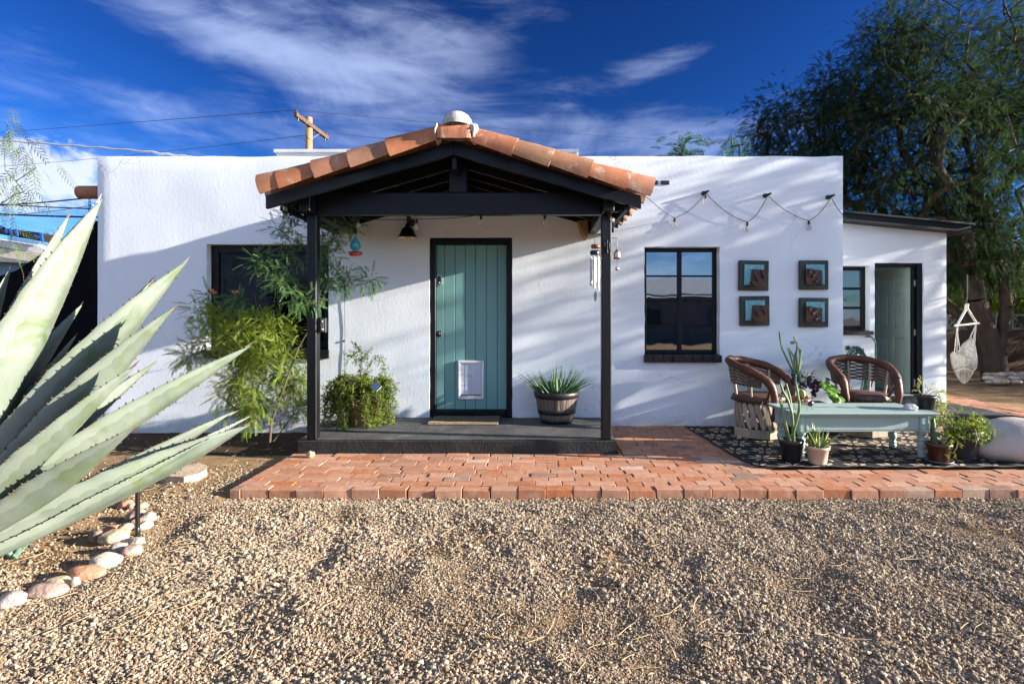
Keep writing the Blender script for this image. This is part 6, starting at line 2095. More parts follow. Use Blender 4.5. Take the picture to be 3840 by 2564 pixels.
for pts in ([(2985, 1430, 5.68), (2972, 1390, 5.68), (2950, 1345, 5.69), (2932, 1305, 5.70), (2924, 1262, 5.70), (2922, 1242, 5.7)], [(2988, 1430, 5.66), (2975, 1370, 5.66), (2960, 1320, 5.66), (2953, 1305, 5.66)],
            [(2990, 1430, 5.68), (2992, 1380, 5.68), (2985, 1330, 5.68), (2990, 1290, 5.68), (2975, 1262, 5.7)], [(2992, 1430, 5.67), (3000, 1370, 5.66), (3003, 1320, 5.66), (2992, 1300, 5.66)],
            [(2990, 1430, 5.65), (2998, 1360, 5.64), (3004, 1310, 5.64)], [(2994, 1430, 5.67), (2985, 1350, 5.68), (2957, 1305, 5.69)], [(2994, 1430, 5.7), (3003, 1345, 5.7), (2997, 1310, 5.7)], [(2988, 1430, 5.7), (2978, 1350, 5.7), (2983, 1320, 5.7)]):
    MB().tube([W(*q) for q in pts], [.0095] * (len(pts) - 1) + [.007], 7).build('stem', CACT, tr_)
mb = MB()
for i in range(8):
    q = W(2972 + (i % 4) * 4 - 6, 1287 - (i // 4) * 5, 5.7); mb.blobby(q, (.008, .008, .010), 1, .2, 1, i)
mb.build('blossom', pm('cactus_bloom', (.32, .17, .06), .6, .2, 9), tr_)
lc_ = W(2977, 1425, 5.5)
lt = thing('lantern', 'small dark blue slatted lantern among the plants between the chairs', 'lantern', lc_)
mb = MB()
for i in range(5): mb.lathe([(.0, -.045 + i * .022), (.030, -.045 + i * .022), (.030, -.036 + i * .022), (0, -.036 + i * .022)], lc_, 14)
mb.lathe([(.018, -.06), (.018, .06)], lc_, 10).lathe([(.032, .056), (.022, .072), (.0, .078)], lc_, 14)
mb.tube([lc_ + Vector((0, 0, -.06)), lc_ + Vector((0, .02, -.22))], .008, 6)
mb.build('lantern_body', pm('navy_plastic', (.015, .025, .05), .3, .2, 9), lt)
# ================================================================== AGAVE
AGM = None
def agave_mat():
    m = bpy.data.materials.new('agave_skin'); m.use_nodes = True
    nt = m.node_tree; N, L = nt.nodes, nt.links
    p = N['Principled BSDF']; p.inputs['Roughness'].default_value = .52; p.inputs['Specular IOR Level'].default_value = .4
    tc = N.new('ShaderNodeTexCoord'); uv = N.new('ShaderNodeUVMap')
    def noise(sc, det, vec, st=(1, 1, 1), dist=0):
        mp = N.new('ShaderNodeMapping'); mp.inputs['Scale'].default_value = st; L.new(vec, mp.inputs[0])
        n = N.new('ShaderNodeTexNoise'); n.inputs['Scale'].default_value = sc; n.inputs['Detail'].default_value = det; n.inputs['Distortion'].default_value = dist
        n.inputs['Roughness'].default_value = .6
        L.new(mp.outputs[0], n.inputs['Vector']); return n.outputs[0]
    cr = N.new('ShaderNodeValToRGB'); e = cr.color_ramp.elements
    e[0].position = .25; e[0].color = (.085, .112, .080, 1); e[1].position = .75; e[1].color = (.225, .258, .212, 1)
    L.new(noise(2.6, 7, tc.outputs['Object'], dist=.6), cr.inputs[0])
    # greener bruises, and the waxy imprint lines of older leaves (along the leaf edge, in leaf coordinates)
    mr = N.new('ShaderNodeMapRange'); mr.inputs['From Min'].default_value = .50; mr.inputs['From Max'].default_value = .70
    L.new(noise(5.5, 6, tc.outputs['Object'], dist=.8), mr.inputs[0])
    mx = N.new('ShaderNodeMix'); mx.data_type = 'RGBA'; L.new(mr.outputs[0], mx.inputs[0]); L.new(cr.outputs[0], mx.inputs[6]); mx.inputs[7].default_value = (.10, .14, .055, 1)
    sp = N.new('ShaderNodeSeparateXYZ'); L.new(uv.outputs[0], sp.inputs[0])
    def M(op, a, b=None, clamp=False):
        n = N.new('ShaderNodeMath'); n.operation = op; n.use_clamp = clamp
        for i, v in enumerate((a, b)):
            if v is None: continue
            if isinstance(v, (int, float)): n.inputs[i].default_value = v
            else: L.new(v, n.inputs[i])
        return n.outputs[0]
    u, v = sp.outputs[0], sp.outputs[1]
    # scalloped imprint: a wavy line parallel to the edge
    wav = M('MULTIPLY', M('ABSOLUTE', M('SINE', M('ADD', M('MULTIPLY', v, 36.0), M('MULTIPLY', noise(3.0, 3, tc.outputs['Object']), 9.0)))), .045)
    prev = M('SUBTRACT', M('ABSOLUTE', M('SUBTRACT', u, .5)), M('ADD', wav, .27))
    line = M('LESS_THAN', M('ABSOLUTE', prev), .006)
    band = M('GREATER_THAN', prev, 0.0)
    m2 = N.new('ShaderNodeMix'); m2.data_type = 'RGBA'; L.new(M('MULTIPLY', band, .30), m2.inputs[0]); L.new(mx.outputs[2], m2.inputs[6]); m2.inputs[7].default_value = (.29, .33, .27, 1)
    m3 = N.new('ShaderNodeMix'); m3.data_type = 'RGBA'; L.new(M('MULTIPLY', line, M('MULTIPLY', M('ADD', mr.outputs[0], .35), .7)), m3.inputs[0]); L.new(m2.outputs[2], m3.inputs[6]); m3.inputs[7].default_value = (.085, .11, .07, 1)
    L.new(m3.outputs[2], p.inputs['Base Color'])
    b = N.new('ShaderNodeBump'); b.inputs['Strength'].default_value = .25; b.inputs['Distance'].default_value = .01
    h = M('ADD', noise(9, 5, uv.outputs[0], (9, .8, 1)), M('MULTIPLY', line, -.5))
    L.new(h, b.inputs['Height']); L.new(b.outputs[0], p.inputs['Normal'])
    t = N.new('ShaderNodeBsdfTranslucent'); t.inputs[0].default_value = (.28, .36, .18, 1)
    ms = N.new('ShaderNodeMixShader'); ms.inputs[0].default_value = .08
    L.new(p.outputs[0], ms.inputs[1]); L.new(t.outputs[0], ms.inputs[2]); L.new(ms.outputs[0], N['Material Output'].inputs[0])
    return m
AGM = agave_mat()
SPINE = pm('agave_spine', (.075, .035, .025), .45, .3, 30)
AGC = Vector((-2.75, 2.35, -.05))
agave = thing('agave', 'huge pale grey green agave with toothed leaves at the left edge', 'agave', AGC)
def agave_leaf(base, tip, width, bow=.10, roll=0.0, fold=.35, n=44, twist=0.0):
    base, tip = Vector(base), Vector(tip)
    d = tip - base; L_ = d.length; d.normalize()
    view = (Vector((0, 0, H)) - (base + tip) / 2).normalized()
    nat = Vector((0, 0, 1)) - d * d.z
    nat = nat.normalized()
    face = view * .9 + SUN * 1.0                    # the broad side leans to the light
    face = (face - d * face.dot(d)).normalized()
    upn = (-face * .8 + nat * .45)
    upn = (upn - d * upn.dot(d)).normalized()
    sd0 = d.cross(upn).normalized()
    Rm = Matrix.Rotation(roll, 3, d)
    upn = Rm @ upn; sd0 = Rm @ sd0
    prof_s = [0, .12, .3, .5, .68, .82, .92, .975, 1.0]
    prof_w = [.70, .74, .92, 1.0, .80, .52, .25, .085, .012]
    us = [-1, -.82, -.5, -.2, 0, .2, .5, .82, 1]
    m = len(us)
    bm = bmesh.new(); uvl = bm.loops.layers.uv.new('UVMap')
    top, bot, UV = [], [], []
    rr = random.Random(int(abs(tip.x * 1000) + abs(tip.z * 777)))
    ph = rr.uniform(0, 6)
    edges = ([], [])
    for i in range(n + 1):
        s = i / n
        hw = np.interp(s, prof_s, prof_w) * width / 2
        c = base.lerp(tip, s) + Vector((0, 0, -bow * L_ * math.sin(math.pi * s))) + sd0 * (.012 * math.sin(s * 5 + ph))
        tw = Matrix.Rotation(twist * s, 3, d)
        sd, up = tw @ sd0, tw @ upn
        rt, rb = [], []
        wav = .010 * math.sin(s * 9 + ph) * (1 - s)
        for u in us:
            ed = (abs(math.sin(s * 34 + ph * (1 if u > 0 else 2))) * .05) if abs(u) == 1 else 0
            f = fold * 1.5 * hw * (abs(u) ** 1.35) + wav * u
            th = (.030 * (1 - s) + .005) * (1 - abs(u) ** 2.2) + .0016
            q = c + sd * (hw * u * (1 - ed)) + up * f
            rt.append(bm.verts.new(q)); rb.append(bm.verts.new(q - up * th))
        top.append(rt); bot.append(rb)
        edges[0].append((rt[0].co.copy(), -sd, d)); edges[1].append((rt[-1].co.copy(), sd, d))
    def quad(a, b, c_, e, uvs):
        f = bm.faces.new((a, b, c_, e)); f.smooth = True
        for l, q in zip(f.loops, uvs): l[uvl].uv = q
        return f
    for i in range(n):
        for j in range(m - 1):
            u0, u1 = (us[j] + 1) / 2, (us[j + 1] + 1) / 2; v0, v1 = i / n * L_, (i + 1) / n * L_
            quad(top[i][j], top[i][j + 1], top[i + 1][j + 1], top[i + 1][j], ((u0, v0), (u1, v0), (u1, v1), (u0, v1)))
            quad(bot[i][j + 1], bot[i][j], bot[i + 1][j], bot[i + 1][j + 1], ((u1, v0), (u0, v0), (u0, v1), (u1, v1)))
        quad(bot[i][0], top[i][0], top[i + 1][0], bot[i + 1][0], ((0, 0),) * 4)
        quad(top[i][-1], bot[i][-1], bot[i + 1][-1], top[i + 1][-1], ((1, 0),) * 4)
    # teeth along both margins and the end spine
    for side in (0, 1):
        pos = 0
        k = int(n * .12)
        while k < n - 2:
            p, out, dd = edges[side][k]
            h = rr.uniform(.008, .015); b_ = .007
            a = bm.verts.new(p - dd * b_); b2 = bm.verts.new(p + dd * b_); t = bm.verts.new(p + out * h + dd * .006); w = bm.verts.new(p - upn * .006)
            for f in ((a, b2, t), (a, t, w), (b2, w, t)):
                ff = bm.faces.new(f); ff.material_index = 1
            k += rr.choice((1, 2, 2))
    p = tip; q = bm.verts.new(p + d * .035)
    r = [bm.verts.new(p - d * .03 + sd0 * .0075 * math.cos(a) + upn * (.0075 * math.sin(a))) for a in (0, 2.1, 4.2)]
    for j in range(3):
        ff = bm.faces.new((r[j], r[(j + 1) % 3], q)); ff.material_index = 1
    for v in bm.verts: v.co -= AGC
    bmesh.ops.recalc_face_normals(bm, faces=bm.faces)
    me = bpy.data.meshes.new('leaf'); bm.to_mesh(me); bm.free()
    me.materials.append(AGM); me.materials.append(SPINE)
    return mesh_obj('leaf', me, agave)
D2 = 3840 / 2348.0
def AL(tx, ty, Y, width, bow=.08, roll=0., fold=.3, bz=.16, br=.12, twist=0., aim=None):
    tip = W(tx * D2, ty * D2, Y)
    h = Vector((tip.x - AGC.x, tip.y - AGC.y, 0)).normalized()
    b = AGC + h * br + Vector((0, 0, bz))
    if aim: b = W(aim[0] * D2, aim[1] * D2, aim[2])
    return agave_leaf(b, tip, width, bow, roll, fold, twist=twist)
#   tip x, tip y, depth, width
for (tx, ty, Y, w_, bow, roll, fold, bz) in (
        (228, 455, 2.85, .30, .02, 0, .34, .36), (157, 490, 3.10, .19, .02, 10, .4, .42), (135, 560, 3.25, .20, .02, 75, .4, .42),
        (428, 596, 3.00, .27, .02, 0, .34, .33), (350, 640, 3.15, .17, .02, 60, .4, .34), (403, 706, 2.75, .24, .02, 5, .32, .29), (185, 700, 3.10, .18, .02, 30, .55, .40),
        (172, 772, 2.95, .13, .03, 30, .5, .36), (310, 835, 2.55, .20, .03, 25, .4, .27), (361, 828, 3.10, .13, .02, -5, .34, .30), (572, 790, 3.20, .20, .01, 0, .32, .28),
        (290, 870, 3.05, .13, .02, 55, .4, .28), (312, 982, 2.50, .20, .03, 10, .36, .22), (536, 946, 3.30, .15, .03, 0, .30, .22), (572, 952, 3.40, .10, .03, 30, .3, .22),
        (571, 970, 3.15, .24, .03, 0, .30, .17), (470, 1010, 3.0, .15, .04, 40, .3, .14), (20, 620, 2.7, .26, .02, 35, .4, .4)):
    tip = W(tx * D2, ty * D2, Y)
    h = Vector((tip.x - AGC.x, tip.y - AGC.y, 0)).normalized()
    agave_leaf(AGC + h * .07 + Vector((0, 0, bz)), tip, w_, bow, R(roll), fold)
for (azm, el, ln, bz) in ((100, 35, 1.3, .3), (140, 50, 1.5, .35), (180, 30, 1.4, .3), (215, 50, 1.4, .35), (250, 35, 1.2, .3), (90, 62, 1.5, .4), (165, 70, 1.6, .45)):
    d = Vector((math.cos(R(azm)) * math.cos(R(el)), math.sin(R(azm)) * math.cos(R(el)), math.sin(R(el))))
    h = Vector((d.x, d.y, 0)).normalized()
    b = AGC + h * .07 + Vector((0, 0, bz))
    agave_leaf(b, b + d * ln, .22, .03, 0, .34)
mb = MB().lathe([(.07, -.05), (.11, .05), (.13, .25), (.12, .45), (.07, .65), (.03, .85), (0, .95)], AGC, 18)
mb.build('core', AGM, agave)
# dry fallen leaves under it
DRY = pm('dry_leaf', (.33, .22, .11), .85, .4, 12, .4, 40, col2=(.55, .43, .26), bdist=.006)
rr = random.Random(77)
def dry_leaf(mb, p, a, L_, w, curl=.3):
    n = 6; V = []
    d = Vector((math.cos(a), math.sin(a), 0)); s = Vector((-d.y, d.x, 0))
    for i in range(n + 1):
        t = i / n; hw = w * math.sin(math.pi * min(1, t * .9 + .1)) * .5
        c = p + d * L_ * t + Vector((0, 0, curl * L_ * t * (1 - t) + .004))
        V += [c - s * hw + Vector((0, 0, hw * .5)), c, c + s * hw + Vector((0, 0, hw * .5))]
    mb.add(V, [(i * 3 + j, i * 3 + j + 1, i * 3 + 4 + j, i * 3 + 3 + j) for i in range(n) for j in range(2)], 0, True)

# ---- small agave pups at the lower left
pups = [(10, 2010, 2.95), (52, 2040, 2.88)]
for i, (px, py, Y) in enumerate(pups):
    c = W(px, py + 15, Y); c.z = gz(c.x, c.y)
    t = thing('agave_pup', ('small blue green agave pup at the left edge under the huge agave', 'smallest agave pup beside the dry leaves under the huge agave')[i], 'agave', c)
    for k in range(10):
        a = rr.uniform(0, 6.28)
        mb = MB(); blade(mb, c, Vector((math.cos(a) * .8, math.sin(a) * .8, rr.uniform(.6, 1.2))), rr.uniform(.14, .24), .028, .010, .2, n=5)
        mb.build('leaf', pm('pup_leaf', (.10, .19, .15), .5, .25, 8, col2=(.2, .28, .20), rand=.2), t)

# ================================================================== BORDER STONES
STONES = [  # px centre, py base, half width px, half height px, colour
    (1075, 462, 0, 0, 0)]
PAL = {'grey': (.30, .26, .24), 'rose': (.36, .24, .20), 'tan': (.44, .33, .22), 'orange': (.42, .21, .13), 'pale': (.52, .44, .35), 'brown': (.24, .16, .12), 'green': (.27, .28, .23)}
SM = {k: pm('stone_' + k, v, .85, .3, 9, .9, 38, bdist=.010, dirt=(tuple(min(1, q * 1.5) for q in v), 9, .62, .12)) for k, v in PAL.items()}
#          x0   x1   ytop ybase  (crop coordinates 1.627 per photo px, origin y 1600), colour, label
ROCKS = [(-20, 160, 1000, 1100, 'grey', 'pale grey flat stone at the left edge, nearest of the border'),
         (170, 402, 938, 1036, 'rose', 'mauve oval border stone lying on the tan one'),
         (275, 440, 882, 968, 'tan', 'tan border stone behind the mauve oval'),
         (425, 488, 893, 962, 'green', 'small greenish border stone between the tan and the salmon ones'),
         (410, 645, 828, 920, 'orange', 'salmon coloured large border stone'),
         (566, 732, 758, 848, 'pale', 'cream pitted border stone above the salmon one'),
         (665, 775, 688, 765, 'grey', 'grey mauve round border stone beside the white-spotted one'),
         (738, 862, 705, 785, 'rose', 'pinkish border stone with a white spot'),
         (612, 782, 618, 705, 'tan', 'large beige border stone left of the light stake'),
         (545, 640, 610, 695, 'brown', 'dark brown round border stone at the left of the beige one'),
         (636, 740, 592, 650, 'orange', 'reddish border stone behind the large beige one'),
         (708, 812, 578, 645, 'tan', 'golden brown angular border stone beside the stake'),
         (725, 900, 662, 712, 'pale', 'long cream and pink border stone at the foot of the stake'),
         (778, 910, 540, 590, 'tan', 'wide tan border stone behind the stake'),
         (820, 932, 562, 622, 'pale', 'whitish border stone right of the stake'),
         (856, 950, 500, 570, 'grey', 'speckled dark grey border stone right of the stake'),
         (770, 890, 478, 560, 'rose', 'rosy brown border stone left of the speckled grey one'),
         (830, 900, 447, 490, 'tan', 'small tan border stone at the bend of the row'),
         (778, 838, 448, 492, 'rose', 'small mauve border stone third from the far end'),
         (722, 818, 430, 488, 'orange', 'brown orange upright border stone second from the far end'),
         (678, 745, 440, 482, 'brown', 'flat brown border stone near the far end'),
         (604, 715, 412, 472, 'orange', 'orange border stone at the far end of the row'),
         (415, 480, 446, 480, 'pale', 'pale stone half hidden under the lowest agave leaf')]
for i, (x0, x1, yt, yb, colr, lab) in enumerate(ROCKS):
    s = 1 / 1.627
    px, pb, pt = (x0 + x1) / 2 * s, 1600 + yb * s, 1600 + yt * s
    Y = (H + .045) * F / (pb - CY)
    rx = (x1 - x0) * s / 2 * Y / F
    hgt = (pb - pt) * s * 0 + (pb - pt) * Y / F
    rz = max(.025, hgt * .5)
    ry = min(rx * .75, rz * 1.5)
    c = W(px, pb, Y + ry * .6); c.z = gz(c.x, Y + ry) + rz * .62
    tilt = random.uniform(-.22, .1) if x1 - x0 > 120 else random.uniform(-.4, .3)
    mb = MB().blobby(c, (rx * 1.0, ry, rz * 1.0), 3, .12, 1.5, i + 3, rot=Matrix.Rotation(tilt, 3, 'Y') @ Matrix.Rotation(random.uniform(-.3, .3), 3, 'Z'))
    tag(mb.build('border_stone', SM[colr], origin=(c.x, c.y, c.z - rz)), lab, 'stone', 'rounded stones bordering the agave bed')
# flagstone
f0 = W(684, 1775, 4.45); f0.z = -.045
mb = MB()
oc = [(590, 1762), (625, 1752), (690, 1742), (752, 1735), (776, 1745), (775, 1760), (745, 1775), (690, 1788), (640, 1785), (600, 1775)]
pts = []
for (px, py) in oc:
    Y = (H - 0.005) * F / (py - CY); q = W(px, py, Y); pts.append((q.x, q.y))
V = [(x, y, .005 + .003 * mnoise.noise(Vector((x * 9, y * 9, 1)))) for x, y in pts] + [(x, y, -.06) for x, y in pts]
n = len(pts)
mb.add(V, [tuple(range(n)), tuple(range(2 * n - 1, n - 1, -1))] + [((i + 1) % n, i, n + i, n + (i + 1) % n) for i in range(n)])
tag(mb.build('flagstone', SM['tan'], origin=(f0.x, f0.y, -.05)), 'flat tan flagstone lying in the gravel between agave and brick path', 'flagstone')
# garden light on its stake
lp = W(516, 2008, 3.12)
ls = thing('garden_light', 'black stake of a garden light standing among the border stones', 'garden light', (lp.x, 3.12, -.05))
zt_ = W(0, 1802, 3.12).z
mb = MB().tube([(lp.x, 3.12, -.06), (lp.x, 3.12, zt_ - .03)], .0125, 12)
mb.lathe([(.0135, -.02), (.015, .0), (.015, .03), (.0126, .035)], (lp.x, 3.12, -.03), 12)
mb.build('stake', LOCKB, ls)
MB().lathe([(.012, zt_ - .04), (.017, zt_ - .02), (.030, zt_ + .03), (.036, zt_ + .06), (.040, zt_ + .11), (.03, zt_ + .13), (0, zt_ + .135)], (lp.x, 3.12, 0), 20).build('lamp_head', LOCKB, ls)
# dry ball on the bricks
c = W(1165, 1720, 4.72)
tag(MB().blobby((c.x, 4.72, .028), (.036, .034, .030), 3, .2, 2.5, 3).build('dried_gourd', DRY, origin=(c.x, 4.72, 0)), 'wrinkled brown dried seed pod on the brick path below the porch slab corner', 'seed pod')
# loose twigs and leaf litter in the yard
mb = MB()
rr = random.Random(99)
for i in range(520):
    y = 1.9 + 2.0 * rr.random(); x = rr.uniform(-1.05, 1.0) * y
    if i % 3 == 0: x, y = rr.uniform(-4.0, -1.6), rr.uniform(2.2, 5.2)
    if y > 3.8 and x > -2.35: continue
    a = rr.uniform(0, 6.28); L_ = rr.uniform(.03, .14) * (1.5 if i % 11 == 0 else 1)
    z = gz(x, y) + .014
    d = Vector((math.cos(a), math.sin(a), rr.uniform(-.02, .08)))
    p = Vector((x, y, z))
    mb.tube([p, p + d * L_ * .5 + Vector((-d.y, d.x, 0)) * L_ * rr.uniform(-.12, .12), p + d * L_], [.0022, .002, .0010], 3, caps=False)
for (px, py, Y) in ((560, 2100, 2.72),): pass
kind(mb.build('twigs', DRY), 'stuff', 'dry twigs and stalks scattered over the gravel')
mb = MB()
for i in range(330):
    if i < 170: x, y = rr.uniform(-4.2, -2.4), rr.uniform(2.4, 4.0)
    elif i < 240: x, y = rr.uniform(-4.5, -1.9), rr.uniform(4.4, 5.8)
    else: y = rr.uniform(1.9, 3.75); x = rr.uniform(-1, 1) * y
    dry_leaf(mb, Vector((x, y, gz(x, y) + .006)), rr.uniform(0, 6.28), rr.uniform(.025, .07) * (2.2 if i % 9 == 0 and i < 170 else 1), rr.uniform(.008, .018), .25)
kind(mb.build('leaf_litter', DRY), 'stuff', 'dry fallen leaves under the agave and on the gravel')

# ================================================================== GRAVEL
GRAV = pm('gravel_stone', (.5, .42, .32), .8, .12, 30, .4, 120, spec=.25, bdist=.003,
          randramp=[(0, (0.365, 0.286, 0.195)), (.18, (0.262, 0.194, 0.127)), (.36, (0.454, 0.370, 0.269)), (.5, (0.193, 0.132, 0.080)), (.62, (0.329, 0.249, 0.166)), (.74, (0.150, 0.116, 0.087)), (.82, (0.528, 0.447, 0.344)), (.9, (0.255, 0.166, 0.093)), (1, (0.084, 0.068, 0.055))])
def gravel(name, P, S, label):
    n = len(P)
    me = bpy.data.meshes.new(name)
    me.vertices.add(n); me.vertices.foreach_set('co', np.asarray(P, np.float32).ravel())
    a = me.attributes.new('siz', 'FLOAT_VECTOR', 'POINT'); a.data.foreach_set('vector', np.asarray(S, np.float32).ravel())
    r = me.attributes.new('rot', 'FLOAT_VECTOR', 'POINT')
    rot = np.stack([RNG.normal(0, .5, n), RNG.normal(0, .5, n), RNG.uniform(0, 6.28, n)], 1)
    r.data.foreach_set('vector', rot.astype(np.float32).ravel())
    o = mesh_obj(name, me); kind(o, 'stuff', label)
    ng = bpy.data.node_groups.new(name, 'GeometryNodeTree')
    ng.interface.new_socket('Geometry', in_out='INPUT', socket_type='NodeSocketGeometry')
    ng.interface.new_socket('Geometry', in_out='OUTPUT', socket_type='NodeSocketGeometry')
    N, L = ng.nodes, ng.links
    gi, go = N.new('NodeGroupInput'), N.new('NodeGroupOutput')
    mtp = N.new('GeometryNodeMeshToPoints'); L.new(gi.outputs[0], mtp.inputs[0])
    ico = N.new('GeometryNodeMeshIcoSphere'); ico.inputs['Radius'].default_value = 1; ico.inputs['Subdivisions'].default_value = 2
    sp = N.new('GeometryNodeSetPosition'); L.new(ico.outputs[0], sp.inputs[0])
    nz = N.new('ShaderNodeTexNoise'); nz.inputs['Scale'].default_value = .9; nz.inputs['Detail'].default_value = 1
    sb_ = N.new('ShaderNodeVectorMath'); sb_.operation = 'SUBTRACT'; sb_.inputs[1].default_value = (.5, .5, .5); L.new(nz.outputs['Color'], sb_.inputs[0])
    sc2 = N.new('ShaderNodeVectorMath'); sc2.operation = 'SCALE'; sc2.inputs['Scale'].default_value = 1.5; L.new(sb_.outputs[0], sc2.inputs[0])
    L.new(sc2.outputs[0], sp.inputs['Offset'])
    sm = N.new('GeometryNodeSetMaterial'); sm.inputs['Material'].default_value = GRAV; L.new(sp.outputs[0], sm.inputs[0])
    iop = N.new('GeometryNodeInstanceOnPoints')
    L.new(mtp.outputs[0], iop.inputs['Points']); L.new(sm.outputs[0], iop.inputs['Instance'])
    for at, sock in (('rot', 'Rotation'), ('siz', 'Scale')):
        na = N.new('GeometryNodeInputNamedAttribute'); na.data_type = 'FLOAT_VECTOR'; na.inputs['Name'].default_value = at
        if sock == 'Rotation':
            e2r = N.new('FunctionNodeEulerToRotation'); L.new(na.outputs[0], e2r.inputs[0]); L.new(e2r.outputs[0], iop.inputs[sock])
        else: L.new(na.outputs[0], iop.inputs[sock])
    L.new(iop.outputs[0], go.inputs[0])
    md = o.modifiers.new('stones', 'NODES'); md.node_group = ng
    return o
def gravel_points():
    n = 470000
    y = 1.25 + (3.87 - 1.25) * RNG.random(n) ** 1.0
    x = (RNG.random(n) * 2 - 1) * (y * 1.06 + 1.0)
    n2 = 26000
    x2 = RNG.uniform(-4.3, -1.7, n2); y2 = RNG.uniform(3.7, 5.0, n2)
    x = np.concatenate([x, x2]); y = np.concatenate([y, y2])
    keep = np.ones(len(x), bool)
    keep &= ~((x > -2.24) & (y > 3.835))
    # thin cover: bare soil around the agave bed and in scuffed patches
    P3 = np.stack([x, y], 1)
    dens = np.empty(len(x))
    g = {}
    for i in range(len(x)):
        k = (int(x[i] * 14), int(y[i] * 14))
        if k not in g:
            v = Vector((k[0] / 14, k[1] / 14, 0))
            a = mnoise.noise(v * 1.6 + Vector((5, 0, 0))) + .6 * mnoise.noise(v * 4 + Vector((0, 9, 0)))
            e = 1.0 - min(.75, max(0, a - .16) * 1.5)
            bx, by = k[0] / 14, k[1] / 14
            bedline = -2.32 if by > 2.9 else -2.32 - (2.9 - by) * .9
            bed = 1 / (1 + math.exp(-(bx - bedline + .10 * mnoise.noise(v * 3)) * 9))
            e = e * (.10 + .90 * bed)
            if by > 3.9: e *= max(0, min(1, (4.75 - by + .25 * mnoise.noise(v * 2)) / .5)) 
            g[k] = e
        dens[i] = g[k]
    keep &= RNG.random(len(x)) < dens
    x, y = x[keep], y[keep]
    z = np.array([gz(a, b) for a, b in zip(x, y)])
    s = RNG.lognormal(math.log(.0050), .36, len(x)).clip(.0026, .0140)
    fine = np.array([mnoise.noise(Vector((a * 1.1 + 40, b * 1.1, 0))) + .5 * mnoise.noise(Vector((a * 3, b * 3, 7))) for a, b in zip(x, y)])
    s = s * (1 - .42 * np.clip((fine - .02) * 2.6, 0, 1))
    S = np.stack([s * RNG.uniform(.85, 1.35, len(x)), s * RNG.uniform(.7, 1.0, len(x)), s * RNG.uniform(.5, .9, len(x))], 1)
    z = z + s * RNG.uniform(.05, .9, len(x))
    return np.stack([x, y, z], 1), S
P, S = gravel_points()
gravel('gravel', P, S, 'pale pea gravel covering the yard')
print('gravel', len(P))

# ================================================================== BACKGROUND, RIGHT
HC = W(3622, 1300, 9.5)
hs_ = thing('hanging_chair', 'white cotton hammock chair hanging from the mesquite branch beside the annex', 'hammock chair', (HC.x, 9.5, .3))
COT = pm('white_cotton', (.60, .57, .50), .9, .12, 20, .4, 90)
q = lambda px, py, dy=0: W(px, py, 9.5 + dy)
mb = MB()
mb.tube([q(3627, 1030), q(3627, 1120)], .010, 6).tube([q(3626, 1118), q(3622, 1135), q(3630, 1140), q(3627, 1150)], .011, 6)
mb.build('hanging_rope', pm('dark_rope', (.05, .045, .04), .8, .3, 20), hs_)
mb = MB()
mb.tube([q(3626, 1140), q(3624, 1158)], .030, 8)
mb.tube([q(3624, 1156), q(3590, 1218, -.1)], .020, 7).tube([q(3627, 1156), q(3662, 1212, .1)], .020, 7)
for a, b in (((3590, 1220, -.1), (3578, 1330, -.12)), ((3588, 1222, -.1), (3600, 1320, -.05)), ((3592, 1222, -.1), (3588, 1330, 0)), ((3662, 1214, .1), (3646, 1300, .1)), ((3660, 1216, .1), (3632, 1278, .12)), ((3660, 1216, .1), (3640, 1330, -.05)), ((3661, 1216, .1), (3624, 1300, .05)), ((3661, 1216, .1), (3648, 1370, -.1))):
    mb.tube([q(*a), q(*b)], .0075, 5)
mb.build('cords', COT, hs_)
MB().tube([q(3582, 1221, -.12), q(3670, 1212, .13)], .020, 10).build('spreader_bar', pm('pale_wood_bar', (.5, .44, .34), .6, .2, 10), hs_)
# seat sack: a soft net bag, higher at the right where it hangs from the bar
ol = [(3574, 1318), (3590, 1328), (3606, 1322), (3622, 1298), (3634, 1276), (3644, 1262), (3650, 1290), (3651, 1330), (3652, 1365), (3650, 1388), (3640, 1402), (3620, 1408), (3600, 1404), (3584, 1394), (3577, 1370), (3574, 1345)]
mb = MB(); V = []; m_ = len(ol)
cen = (3613, 1352)
for sgn in (-1, 1):
    for k, f in enumerate((1.0, .72, .40)):
        for (a_, b_) in ol:
            p = q(cen[0] + (a_ - cen[0]) * f, cen[1] + (b_ - cen[1]) * f); p.y += sgn * (.004, .13, .19)[k] + .012 * math.sin(a_ * .35 + b_ * .2); V.append(p)
    p = q(*cen); p.y += sgn * .20; V.append(p)
for h in (0, 1):
    o_ = h * (3 * m_ + 1)
    for k in range(2):
        for j in range(m_): mb.f.append((o_ + k * m_ + j, o_ + k * m_ + (j + 1) % m_, o_ + (k + 1) * m_ + (j + 1) % m_, o_ + (k + 1) * m_ + j)); mb.m.append(0); mb.sm.append(True)
    for j in range(m_): mb.f.append((o_ + 2 * m_ + j, o_ + 2 * m_ + (j + 1) % m_, o_ + 3 * m_)); mb.m.append(0); mb.sm.append(True)
for j in range(m_): mb.f.append((j, (j + 1) % m_, 3 * m_ + 1 + (j + 1) % m_, 3 * m_ + 1 + j)); mb.m.append(0); mb.sm.append(True)
mb.v = [tuple(p) for p in V]
mb.build('seat', pm('cotton_net', (.50, .47, .41), .9, .45, 34, .8, 60, bdist=.02), hs_)
mb = MB()
